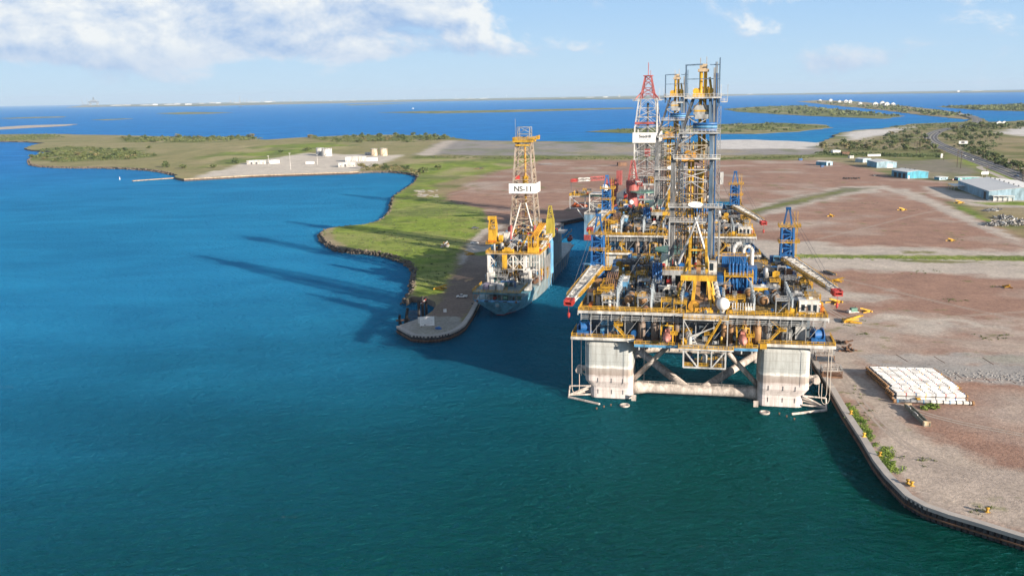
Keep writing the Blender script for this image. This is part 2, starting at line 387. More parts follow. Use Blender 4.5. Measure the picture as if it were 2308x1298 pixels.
def jag(pts, amp):
    """break a surveyed line into a natural, uneven shore"""
    out = []; rnd = random.Random(len(pts))
    for (x0, y0), (x1, y1) in zip(pts, pts[1:]):
        L = math.hypot(x1 - x0, y1 - y0); k = max(1, min(12, int(L / (amp * 4)))); out.append((x0, y0))
        for i in range(1, k):
            t = i / k; q = rnd.uniform(-amp, amp); out.append((x0 + (x1 - x0) * t - (y1 - y0) / L * q, y0 + (y1 - y0) * t + (x1 - x0) / L * q))
    out.append(pts[-1]); return out
shore_j = jag([ramp_pts[-1]] + shore, 1.4)[1:]; left_j = jag([wharf[-1]] + left_shore, 4)[1:]; far_j = jag(far_side, 9)
coast = quay_near + slot + quay_left + ramp_pts + shore_j + wharf + left_j + far_j + [(3600, 5000), (3600, -560)]
_px = [p[0] for p in coast]
# surface colours of the ground, each a patch with an uneven rim
BROWN = (0.34, 0.212, 0.162); PALE = (0.50, 0.445, 0.39); GREEN = (0.22, 0.30, 0.045); TANC = (0.31, 0.255, 0.14); OLIVE = (0.16, 0.185, 0.055)
GRAVEL = (0.36, 0.345, 0.33); CONCR = (0.40, 0.37, 0.345); MUD = (0.30, 0.285, 0.275); SALT = (0.62, 0.60, 0.58); SCRUB = (0.17, 0.175, 0.065); DIRT = (0.235, 0.18, 0.145); GREY = (0.235, 0.215, 0.165)
ZONES = [
 ((0.285, 0.262, 0.125), 30, [(-260, 300), (420, 300), (1000, 300), (960, 345), (900, 385), (400, 410), (-260, 400)]),
 (OLIVE, 22, [(60, 340), (150, 330), (300, 335), (350, 352), (280, 360), (120, 366), (60, 362)]),
 (OLIVE, 22, [(-100, 306), (120, 303), (140, 312), (-100, 322)]), (OLIVE, 20, [(260, 310), (560, 306), (600, 316), (460, 322), (280, 322)]),
 (GREEN, 30, [(480, 350), (560, 330), (740, 322), (800, 330), (690, 346), (560, 364), (470, 378)]),
 (OLIVE, 20, [(700, 310), (1000, 303), (1040, 312), (920, 322), (760, 320)]),
 ((0.60, 0.55, 0.48), 8, [(425, 402), (560, 366), (690, 345), (770, 348), (905, 350), (880, 362), (830, 382), (790, 390), (560, 396)]),
 (GREEN, 10, [(900, 380), (945, 352), (1220, 356), (1220, 372), (1080, 390), (960, 420), (930, 415)]),
 (MUD, 12, [(940, 350), (1000, 317), (1420, 324), (1700, 333), (1850, 333), (1850, 349), (1500, 352)]),
 (SALT, 10, [(1600, 314), (1790, 316), (1860, 324), (1830, 336), (1610, 336)]),
 (PALE, 6, [(935, 352), (1000, 318), (1030, 316), (975, 352)]),
 (OLIVE, 8, [(930, 351), (1500, 352), (1850, 349), (1850, 360), (1500, 362), (1220, 360), (930, 357)]),
 (BROWN, 8, [(1010, 440), (1090, 396), (1220, 360), (1420, 361), (1860, 361), (1960, 380), (2010, 399), (2140, 410), (2150, 465), (2308, 535), (2800, 700), (2800, 1400), (1850, 1300), (1700, 600), (1080, 500)]),
 (SALT, 14, [(1895, 305), (1940, 294), (2010, 290), (2065, 284), (2010, 300), (1960, 312), (1920, 318)]),
 (SALT, 14, [(2245, 300), (2308, 285), (2600, 278), (2600, 300), (2308, 308)]),
 (GREY, 10, [(2000, 362), (2140, 356), (2215, 388), (2130, 402), (2085, 402), (2000, 378)]),
 (GREEN, 5, [(2150, 350), (2200, 362), (2308, 405), (2500, 470), (2500, 500), (2308, 425), (2230, 395), (2180, 372)]),
 (OLIVE, 14, [(1850, 345), (2120, 345), (2160, 360), (2000, 362), (1850, 358)]),
 (PALE, 6, [(2080, 420), (2140, 424), (2230, 452), (2400, 455), (2400, 470), (2200, 465), (2120, 445)]),
 (GREEN, 4, [(2195, 457), (2400, 452), (2400, 466), (2230, 462)]),
 (PALE, 7, [(1560, 540), (1800, 547), (2308, 566), (2800, 585), (2800, 640), (2308, 630), (2000, 612), (1780, 607), (1560, 600)]),
 (GREEN, 1.6, [(1780, 573), (2000, 575), (2308, 577), (2800, 580), (2800, 592), (2308, 588), (2000, 583), (1780, 579)]),
 (OLIVE, 1.5, [(2010, 586), (2090, 586), (2230, 592), (2090, 593)]), (OLIVE, 1.5, [(2030, 566), (2110, 567), (2110, 571), (2030, 570)]),
 (PALE, 5, [(1640, 488), (1760, 450), (1900, 420), (1995, 418), (2010, 428), (1880, 446), (1760, 478), (1660, 505)]),
 (GREY, 3, [(1660, 486), (1770, 451), (1900, 423), (1975, 423), (1900, 438), (1760, 470), (1680, 492)]),
 (OLIVE, 2, [(1660, 482), (1800, 449), (1900, 429), (1905, 432), (1800, 457), (1700, 478)]),
 (PALE, 4, [(2000, 428), (2040, 424), (2150, 470), (2308, 540), (2308, 550), (2200, 512), (2100, 465)]),
 (GREEN, 2, [(2150, 466), (2170, 465), (2240, 500), (2225, 502)]),
 (PALE, 9, [(1750, 640), (1900, 655), (2060, 668), (1950, 680), (1870, 690), (1870, 730), (1960, 725), (2000, 712), (2120, 722), (2308, 740), (2308, 752), (2080, 740), (1990, 745), (1900, 752), (1800, 740)]),
 (GRAVEL, 3.0, [(1945, 812), (2120, 815), (2308, 824), (2800, 840), (2800, 880), (2308, 862), (2130, 848), (1960, 826)]),
 (CONCR, 2.5, [(1930, 795), (2308, 800), (2800, 812), (2800, 842), (2308, 826), (1945, 814)]), (CONCR, 2.5, [(2130, 848), (2308, 860), (2800, 880), (2800, 895), (2308, 872), (2150, 858)]),
 ((0.47, 0.395, 0.335), 5, [(1850, 760), (1900, 790), (1960, 860), (2010, 920), (2080, 985), (2180, 1020), (2308, 1050), (2800, 1150), (2800, 1500), (2308, 1205), (2200, 1172), (2080, 1135), (2030, 1110), (1990, 1050), (1930, 960), (1880, 870), (1840, 800)]),
 (BROWN, 4, [(1900, 895), (1940, 905), (1985, 970), (1975, 985), (1930, 950)]),
 (GREEN, 2.0, [(720, 520), (790, 508), (850, 500), (885, 470), (890, 440), (935, 415), (1000, 425), (990, 452), (1090, 470), (1100, 512), (1040, 550), (1000, 660), (935, 672), (930, 600), (800, 565)]),
 (DIRT, 2.0, [(1090, 520), (1050, 570), (1030, 610), (990, 680), (955, 714), (1040, 716), (1100, 655), (1130, 560), (1250, 500), (1150, 490)]),
 (GREEN, 1.5, [(1085, 560), (1130, 550), (1130, 572), (1070, 577)]),
 (PALE, 1.2, [(1135, 505), (1090, 516), (1062, 540), (1042, 575), (1035, 600), (1050, 590), (1062, 570), (1100, 565), (1135, 558), (1135, 552), (1080, 556), (1075, 545), (1100, 524), (1135, 514)]),
 (TANC, 3, [(925, 440), (965, 428), (1010, 425), (1000, 436), (960, 446)]),
 (TANC, 1.5, [(730, 516), (752, 512), (750, 545), (736, 540)]),
 (CONCR, 0.3, [(895, 728), (957, 713), (1036, 714), (1045, 730), (1000, 765), (930, 760), (893, 745)]),
]
ZW = [(np.array(c), w, G(pz)) for c, w, pz in ZONES]
def ground_colour(x, y):
    d = np.hypot(x, y); n = len(x)
    col = np.tile(np.array(SCRUB), (n, 1))
    patch = fbm(x / 60, y / 60, 5, 4)
    col = col + (np.array(TANC) - col) * np.clip((patch - 0.45) * 5, 0, 1)[:, None]
    acc = col
    for k, (c, w, poly) in enumerate(ZW):
        xs = [q[0] for q in poly]; ys = [q[1] for q in poly]
        sel = (x > min(xs) - 2 * w) & (x < max(xs) + 2 * w) & (y > min(ys) - 5 * w) & (y < max(ys) + 5 * w)
        if not sel.any(): continue
        X, Y = x[sel], y[sel]; t = np.zeros(len(X))
        wx = (fbm(X / (w * 2.5), Y / (w * 2.5), 11 + k, 3) - 0.5) * 3.0 * w; wy = (fbm(X / (w * 2.5), Y / (w * 2.5), 91 + k, 3) - 0.5) * 4.5 * w
        for ox, oy in ((0, 0), (.5, .3), (-.5, -.3), (.3, -.8), (-.3, .8)): t += inside(poly, X + wx + ox * w, Y + wy + oy * w)
        t /= 5.0; sub = acc[sel]; acc[sel] = sub + (c - sub) * t[:, None]
    veg = np.clip((acc[:, 1] - acc[:, 0] + .045) * 20, 0, 1) * np.clip(1.6 - 4 * np.abs(acc[:, 1] - .2), 0, 1)
    v1 = fbm(x / 75, y / 95, 71, 5); v2 = fbm(x / 38, y / 60, 73, 5)
    acc = acc + (np.array((0.40, 0.33, 0.20)) - acc) * (np.clip((v1 - .53) * 6, 0, .75) * veg * np.where(d > 1000, 1.0, .35))[:, None]
    acc = acc + (np.array((0.13, 0.175, 0.05)) - acc) * (np.clip((v2 - .55) * 7, 0, .7) * veg)[:, None]
    # dry pale streaks on the bare yard and worn earth in the grass
    bare = np.clip((acc[:, 0] - acc[:, 1] - 0.03) * 14, 0, 1)
    s1 = fbm(x / 48 + 0.25 * y / 48, y / 40, 3, 5); s2 = fbm(x / 9, y / 7, 23, 4); s3 = fbm(x / 140, y / 110, 31, 3)
    st = np.clip((s1 - 0.51) * 4.2, 0, 1) * bare; acc = acc + (np.array(PALE) - acc) * (st * 0.62)[:, None]
    dk = np.clip((s3 - 0.52) * 5, 0, 1) * bare; acc = acc * (1 - 0.12 * dk)[:, None]
    grs = np.clip((acc[:, 1] - acc[:, 0]) * 20, 0, 1)
    wn = np.clip((fbm(x / 14, y / 12, 41, 4) - 0.52) * 7, 0, 1) * grs; acc = acc + (np.array((0.36, 0.31, 0.13)) - acc) * (wn * 0.35)[:, None]
    dg = np.clip((fbm(x / 10, y / 8, 47, 4) - 0.56) * 9, 0, 1) * grs; acc = acc + (np.array((0.09, 0.14, 0.03)) - acc) * (dg * 0.6)[:, None]
    tuft = np.clip((fbm(x / 6.0, y / 4.0, 51, 4) - 0.70) * 10, 0, 1) * bare * (fbm(x / 50, y / 50, 57, 2) > 0.5); acc = acc + (np.array(OLIVE) - acc) * (tuft * 0.8)[:, None]
    gy = np.clip(1 - np.abs(acc[:, 0] - acc[:, 2]) * 25, 0, 1) * (d > 1500); mu = np.clip((fbm(x / 120, y / 160, 61, 4) - 0.5) * 6, 0, 1) * gy; acc = acc * (1 - .3 * mu)[:, None]
    return np.clip(acc * (0.86 + 0.28 * s2)[:, None], 0, 0.85)

m, nt, b = newmat('ground_cover'); p = pos(nt)
at = nd(nt, 'ShaderNodeAttribute', attribute_name='cover')
g1 = noise(nt, 0.8, 7, 0.7, p); g2 = noise(nt, 0.08, 5, 0.6, p)
k1 = mix(nt, 1.0, at.outputs['Color'], ramp(nt, g1, [(0.28, (0.66, 0.66, 0.66)), (0.72, (1.30, 1.30, 1.30))]), 'MULTIPLY')
k2 = mix(nt, 1.0, k1, ramp(nt, g2, [(0.3, (0.86, 0.86, 0.88)), (0.7, (1.12, 1.12, 1.10))]), 'MULTIPLY')
nt.links.new(k2, b.inputs['Base Color']); b.inputs['Roughness'].default_value = 0.95; b.inputs['Specular IOR Level'].default_value = 0.15
bm = nd(nt, 'ShaderNodeBump'); bm.inputs['Strength'].default_value = 0.45; bm.inputs['Distance'].default_value = 0.4
nt.links.new(noise(nt, 1.1, 6, 0.65, p), bm.inputs['Height']); nt.links.new(bm.outputs[0], b.inputs['Normal'])
GROUND = m
def land(name, outline, z, spacing, mat, label, skirt=True, rings=None):
    """flat land sheet with an exact outline, an inner scatter of points that carry the cover colour, and a skirt down into the water"""
    o2 = [Vector(q) for q in outline]; n = len(o2); pts = list(o2); edges = [(i, (i + 1) % n) for i in range(n)]
    xs = np.array([q[0] for q in outline]); ys = np.array([q[1] for q in outline])
    inner = spacing(xs.min(), xs.max(), ys.min(), ys.max())
    if len(inner):
        k = inside(outline, inner[:, 0], inner[:, 1]); inner = inner[k]; pts += [Vector((float(a), float(c))) for a, c in inner]
    r = geometry.delaunay_2d_cdt(pts, edges, [], 1, 1e-4)
    vs = r[0]; fs = r[2]
    mb = MB(); mb.v = [(v.x, v.y, z) for v in vs]; mb.f = [tuple(f) for f in fs]
    me = mb.mesh(name); ca = me.color_attributes.new('cover', 'FLOAT_COLOR', 'POINT')
    co = np.array([(v.x, v.y) for v in vs]); cc = ground_colour(co[:, 0], co[:, 1]); buf = np.ones((len(co), 4), np.float32); buf[:, :3] = cc
    ca.data.foreach_set('color', buf.ravel()); me.materials.append(mat)
    ob = bpy.data.objects.new(name, me); COL.objects.link(ob); tag(ob, label, kind='structure')
    if skirt:
        sk = MB(); sk.v = [(q.x, q.y, z) for q in o2] + [(q.x, q.y, -2.0) for q in o2]; sk.f = [(i, (i + 1) % n, n + (i + 1) % n, n + i) for i in range(n)]
        sk.build('shore_bank', ROCK, ob)
    return ob
def polar(x0, x1, y0, y1):
    out = []; y = 180.0; rng = np.random.default_rng(3)
    while y < 6000:
        st = max(1.1, y * 0.0042); hw = y * 0.62 + 30; xx = np.arange(-hw, hw, st * 0.9 if y < 900 else st)
        px_ = np.stack([xx + rng.uniform(-.35, .35, len(xx)) * st, np.full(len(xx), y) + rng.uniform(-.4, .4, len(xx)) * st * 1.4], 1)
        out.append(px_); y += st * max(1.0, min(3.2, y / 420))
    return np.concatenate(out)
MAIN = land('ground', coast, ZL, polar, GROUND, 'brown dirt yard with pale tracks, grass and scrub round the basin')
def coarse(step):
    def f(x0, x1, y0, y1):
        a, c = np.meshgrid(np.arange(x0, x1, step), np.arange(y0, y1, step * 2)); return np.stack([a.ravel(), c.ravel()], 1)
    return f
# marsh islands, sand spits and the causeway strip out in the bay
ISL = [
 ('marsh_island', [(1320, 297), (1400, 291), (1500, 286), (1620, 280), (1750, 277), (1850, 281), (1878, 288), (1800, 297), (1700, 302), (1560, 301), (1400, 300)], 'low green marsh island behind the derricks', OLIVE),
 ('marsh_island', [(1630, 246), (1700, 241), (1800, 238), (1880, 246), (1960, 254), (2040, 262), (1990, 268), (1880, 264), (1750, 258), (1660, 252)], 'long green marsh island right of the tallest derrick', OLIVE),
 ('causeway', [(1796, 229), (1850, 226), (1930, 229), (2010, 236), (2070, 243), (2150, 252), (2200, 262), (2206, 268), (2170, 269), (2100, 262), (1990, 249), (1880, 238)], 'narrow causeway strip with houses crossing the bay', TANC),
 ('marsh_island', [(2110, 241), (2200, 237), (2308, 235), (2500, 233), (2500, 247), (2308, 251), (2220, 249), (2160, 245)], 'flat green marsh island at the right edge of the bay', OLIVE),
 ('marsh_island', [(850, 254), (950, 251), (1100, 249), (1300, 245), (1425, 243), (1430, 245), (1300, 249), (1150, 253), (980, 256)], 'thin line of marsh across the middle of the bay', OLIVE),
 ('marsh_island', [(350, 256), (420, 253), (525, 254), (470, 257), (400, 258)], 'dark sliver of marsh left of the centre bay', OLIVE),
 ('marsh_island', [(0, 267), (80, 264), (150, 263), (140, 265), (20, 268)], 'dark sliver of marsh near the left edge of the bay', OLIVE),
 ('sand_spit', [(-80, 292), (60, 283), (176, 280), (150, 284), (40, 290), (-60, 296)], 'pale sand spit reaching in from the left edge', PALE),
 ('marsh_island', [(770, 236.5), (860, 234), (935, 232.5), (860, 236), (790, 238)], 'faint distant marsh bar before the far shore', OLIVE),
 ('marsh_island', [(205, 270.5), (280, 267.5), (300, 268), (240, 271.5)], 'faint grass bar left of the centre bay', OLIVE),
 ('far_shore', [(150, 243), (240, 241), (450, 240), (620, 236), (760, 233), (900, 230), (1154, 226), (1420, 224), (1560, 219), (1700, 215), (2000, 212), (2308, 208), (2700, 204), (2700, 199.5), (2308, 203), (1700, 212), (1154, 221), (600, 230), (200, 237)], 'low hazy far shore of the bay under the sky', SCRUB),
]
for nm, pz, lab, c in ISL:
    ol = jag(G(pz, 0.8), 12 if nm != 'far_shore' else 60)
    ZW.append((np.array(c), 8 if nm != 'far_shore' else 200, [(q[0], q[1]) for q in G(pz, 0.8)]))
    xs = [q[0] for q in ol]; big_ = max(xs) - min(xs)
    land(nm, ol, 0.8 if nm != 'far_shore' else 6.0, coarse(max(12, big_ / 90)), GROUND, lab)
# ------------------------------------------------------------------ semi-submersible drilling rig
m, nt, b = newmat('column_steel'); p = pos(nt)
sep = nd(nt, 'ShaderNodeSeparateXYZ'); nt.links.new(p, sep.inputs[0])
nz = noise(nt, 0.35, 6, 0.65, p); mp = nd(nt, 'ShaderNodeMapping'); nt.links.new(p, mp.inputs[0]); mp.inputs['Scale'].default_value = (1, 1, 0.12)
strk = noise(nt, 0.7, 6, 0.7, mp.outputs[0]); spk = noise(nt, 1.6, 5, 0.75, p)
zz = nd(nt, 'ShaderNodeMath', operation='MULTIPLY_ADD'); nt.links.new(nz, zz.inputs[0]); zz.inputs[1].default_value = 1.6; nt.links.new(sep.outputs[2], zz.inputs[2])
zs = nd(nt, 'ShaderNodeMath', operation='MULTIPLY'); nt.links.new(zz.outputs[0], zs.inputs[0]); zs.inputs[1].default_value = 1 / 25.0
base = ramp(nt, zs.outputs[0], [(0.0, (0.20, 0.17, 0.14)), (0.045, (0.66, 0.61, 0.60)), (0.36, (0.60, 0.55, 0.54)), (0.385, (0.34, 0.29, 0.265)), (0.45, (0.36, 0.32, 0.295)), (0.475, (0.44, 0.41, 0.39)), (0.49, (0.74, 0.74, 0.72)), (0.53, (0.40, 0.43, 0.43)), (1.0, (0.44, 0.46, 0.455))])
base = mix(nt, 1.0, base, ramp(nt, strk, [(0.3, (0.72, 0.70, 0.68)), (0.6, (1.1, 1.1, 1.1))]), 'MULTIPLY')
base = mix(nt, ramp(nt, spk, [(0.58, (0, 0, 0)), (0.72, (0.75, 0.75, 0.75))]), base, (0.22, 0.18, 0.16))
def seam(src, step, w):
    q = nd(nt, 'ShaderNodeMath', operation='MULTIPLY'); nt.links.new(src, q.inputs[0]); q.inputs[1].default_value = 1 / step
    f_ = nd(nt, 'ShaderNodeMath', operation='FRACT'); nt.links.new(q.outputs[0], f_.inputs[0]); g_ = nd(nt, 'ShaderNodeMath', operation='LESS_THAN'); nt.links.new(f_.outputs[0], g_.inputs[0]); g_.inputs[1].default_value = w; return g_.outputs[0]
sm_ = nd(nt, 'ShaderNodeMath', operation='MAXIMUM'); nt.links.new(seam(sep.outputs[2], 2.7, .06), sm_.inputs[0]); nt.links.new(seam(sep.outputs[0], 3.6, .04), sm_.inputs[1])
sk_ = nd(nt, 'ShaderNodeMath', operation='MULTIPLY'); nt.links.new(sm_.outputs[0], sk_.inputs[0]); sk_.inputs[1].default_value = .3
base = mix(nt, sk_.outputs[0], base, (.16, .13, .12))
nt.links.new(base, b.inputs['Base Color']); b.inputs['Roughness'].default_value = 0.7
COLM = m
BRC = paint('barnacled_brace', (0.60, 0.54, 0.49), 0.8, 0.5, rustcol=(0.26, 0.20, 0.17), scale=0.6)

WLAT = paint('weathered_lattice', (.34, .29, .22), .6, .5); DLAT = paint('dark_lattice', (.12, .115, .11), .6, .5)
RPOST = paint('blue_grey_paint', (0.30, 0.36, 0.41), .5, .3)
def rrect(x0, x1, y0, y1, r, z, k=4):
    out = []
    for cx, cy, a0 in ((x1 - r, y0 + r, -90), (x1 - r, y1 - r, 0), (x0 + r, y1 - r, 90), (x0 + r, y0 + r, 180)):
        for i in range(k + 1):
            a = R(a0 + 90 * i / k); out.append((cx + r * math.cos(a), cy + r * math.sin(a), z))
    return out

def crane(parent, x, y, z0, yaw, pitch, blen, tower=BLU, boomc=WHT, side=YEL, tip=RED, th=16.0, name='pedestal_crane'):
    """pedestal, lattice tower with A-frame head, platforms, cab and a lattice boom lowered to its rest"""
    c = group_part(name, parent); c.location = (x, y, 0)
    mb = MB(); mb.lathe([(2.0, z0), (2.0, z0 + 5.5), (2.5, z0 + 5.8), (2.5, z0 + 7.2)], (0, 0, 0), n=16); mb.build('pedestal', tower, c)
    zt = z0 + 7.2; s = 2.45
    mb = MB()
    mb.lattice([(-s, -s, zt), (s, -s, zt), (s, s, zt), (-s, s, zt)], [(-s * .9, -s * .9, zt + th), (s * .9, -s * .9, zt + th), (s * .9, s * .9, zt + th), (-s * .9, s * .9, zt + th)], 5, 0.42, 0.75)
    mb.build('tower', tower, c)
    MB().tube((0, 0, zt), (0, 0, zt + th * 0.9), 1.5, 12).build('tower_core', tower, c)
    for zz_, w in ((zt + th, 3.6), (zt + th * 0.55, 3.4), (zt + 0.2, 3.8)):
        mb = MB(); mb.box(-w, w + 1.2, -w * .8, w * .8, zz_, zz_ + 0.18); mb.rail([(-w, -w * .8, zz_), (w + 1.2, -w * .8, zz_), (w + 1.2, w * .8, zz_), (-w, w * .8, zz_)], 1.2, 0.14, 1.6, True)
        mb.build('platform', YEL, c)
    mb = MB(); zp = zt + th
    for q in (-1, 1): mb.beam((q * 1.7, 0, zp), (q * 0.45, 0, zp + 7.0), 0.6); mb.beam((q * 1.7, 1.8, zp), (q * 0.4, 0.2, zp + 6.6), 0.35)
    mb.box(-1.0, 1.0, -0.5, 0.7, zp + 6.7, zp + 7.7); mb.build('a_frame', BLU if tower is BLU else tower, c)
    mb = MB(); mb.stairs((2.9, -1.5, zt + 0.3), (2.9, 1.8, zt + th * .5)); mb.stairs((3.3, 1.8, zt + th * .5), (3.3, -1.5, zt + th)); mb.beam((2.6, 1.2, zt), (2.6, 1.2, zp + 6), 0.2); mb.beam((3.8, 1.2, zt), (3.8, 1.2, zp + 6), 0.2)
    mb.build('ladder_way', YEL, c)
    mb = MB(); mb.box(-6.4, -2.6, -1.6, 2.6, zt - 1.4, zt + 1.9); mb.build('machinery_house', BLU if tower is BLU else tower, c)
    mb = MB(); mb.box(-5.2, -2.7, -3.6, -1.8, zt, zt + 2.6); cb = mb.build('cab', LBL if tower is BLU else WHT, c)
    MB().box(-5.0, -2.9, -3.66, -3.62, zt + 1.1, zt + 2.3).build('window', GLS, cb)
    # boom
    d = Vector((math.cos(pitch) * math.sin(yaw), -math.cos(pitch) * math.cos(yaw), math.sin(pitch)))
    sd_ = Vector((math.cos(yaw), math.sin(yaw), 0)); up_ = sd_.cross(d).normalized(); up_ = up_ if up_.z > 0 else -up_
    p0 = Vector((0, 0, zt + 0.6)) + d * 1.6; p1 = p0 + d * blen
    w0, w1, h = 2.1, 1.3, 1.9
    A = [p0 - sd_ * w0 - up_ * h * .2, p0 + sd_ * w0 - up_ * h * .2, p0 + sd_ * w0 + up_ * h * .8, p0 - sd_ * w0 + up_ * h * .8]
    B = [p1 - sd_ * w1 - up_ * .5, p1 + sd_ * w1 - up_ * .5, p1 + sd_ * w1 + up_ * .7, p1 - sd_ * w1 + up_ * .7]
    mb = MB(); mb.lattice(A, B, 11, 0.24, 0.46)
    for k in range(34):
        t = k / 33; mb.beam(A[2].lerp(B[2], t), A[3].lerp(B[3], t), 0.26, 0.12)
    bo = mb.build('boom', boomc, c)
    for sg_ in (-1, 1):
        mb = MB(); a_, b_ = p0.lerp(p1, 0.03) + sd_ * sg_ * (w0 + .7) + up_ * .4, p0.lerp(p1, 0.92) + sd_ * sg_ * (w1 + .9) + up_ * .4
        mb.beam(a_, b_, 1.0, 0.16)
        n = 22
        for k in range(n + 1):
            q = a_.lerp(b_, k / n); mb.beam(q, q + Vector((0, 0, 1.15)), 0.12)
        for hh in (0.6, 1.15): mb.beam(a_ + Vector((0, 0, hh)), b_ + Vector((0, 0, hh)), 0.13)
        mb.build('walkway', side, bo)
    mb = MB(); mb.lattice(B, [q + d * 3.4 - up_ * 0.3 for q in B], 2, 0.4, 0.6); mb.box(p1.x - .9, p1.x + .9, p1.y - 1.2, p1.y + .4, p1.z - 1.6, p1.z + .6); mb.build('boom_head', tip, c)
    e = p1 + d * 2.5
    mb = MB(); mb.tube(e, e - Vector((0, 0, 3.6)), 0.07, 5); mb.lathe([(0.2, -1.9), (0.5, -1.2), (0.5, -0.2), (0.2, 0)], e - Vector((0, 0, 3.6)), n=8); mb.build('hook_block', tip, c)
    mb = MB(); hd = Vector((0, 0, zp + 7.2))
    for q in (-.5, .5): mb.tube(hd + Vector((q, 0, 0)), p1 + sd_ * q * 1.6, 0.06, 4)
    mb.build('stay_rope', DGR, c)
    return c

def clutter(parent, rnd, area, z, n, pal, smax=3.5):
    """deck machinery: skids, cabinets, vents, tanks, pipe runs"""
    x0, x1, y0, y1 = area
    for i in range(n):
        x, y = rnd.uniform(x0, x1), rnd.uniform(y0, y1); mt = rnd.choice(pal); k = rnd.random(); mb = MB()
        if k < 0.38:
            sx, sy, sz = rnd.uniform(.8, smax), rnd.uniform(.8, smax), rnd.uniform(.8, smax)
            mb.cbox(x, y, z, sx, sy, sz); mb.cbox(x, y, z + sz, sx * .55, sy * .55, .25); mb.box(x - sx * .3, x + sx * .1, y - sy / 2 - .05, y - sy / 2, z + sz * .2, z + sz * .85)
            mb.build('equipment_cabinet', mt, parent)
        elif k < 0.55:
            r = rnd.uniform(.35, 1.1); h = rnd.uniform(1.2, 4.5)
            mb.lathe([(r, 0), (r, h), (r * .6, h + r * .4), (.1, h + r * .55)], (x, y, z), n=10); mb.tube((x + r, y, z + .4), (x + r + 1.6, y, z + .4), .14, 6); mb.build('pressure_tank', mt, parent, True)
        elif k < 0.75:
            L = rnd.uniform(3, 9); zz_ = z + rnd.uniform(.6, 3.4); a = rnd.choice((0, 1))
            for q in range(rnd.randint(2, 4)):
                o = q * .42
                pts = [(x, y + o, zz_), (x + L, y + o, zz_), (x + L, y + o, z)] if a else [(x + o, y, zz_), (x + o, y + L, zz_), (x + o, y + L, z)]
                mb.path([(pts[0][0], pts[0][1], z)] + pts, .15, 6)
            mb.build('pipe_run', mt, parent)
        elif k < 0.90:
            sx, sy, h = rnd.uniform(2, 5), rnd.uniform(2, 4), rnd.uniform(1.5, 5)
            mb.box(x, x + sx, y, y + sy, z + h, z + h + .15)
            for a, c in ((x + .1, y + .1), (x + sx - .1, y + .1), (x + .1, y + sy - .1), (x + sx - .1, y + sy - .1)): mb.beam((a, c, z), (a, c, z + h), .22)
            mb.beam((x + .1, y + .1, z), (x + sx - .1, y + .1, z + h), .14)
            mb.rail([(x, y, z + h), (x + sx, y, z + h), (x + sx, y + sy, z + h), (x, y + sy, z + h)], 1.1, .12, 1.5, True)
            mb.build('access_platform', rnd.choice((YEL, YEL, STEEL, GRY, DGR)), parent)
        else:
            r = rnd.uniform(.6, 1.4); w = rnd.uniform(1.0, 2.4); ax = rnd.choice(((1, 0, 0), (0, 1, 0)))
            mb.lathe([(r * 1.15, 0), (r * 1.15, .15), (r * .8, .16), (r * .8, w - .16), (r * 1.15, w - .15), (r * 1.15, w)], (x, y, z + r * 1.15), ax, 14); mb.build('winch_drum', mt, parent)

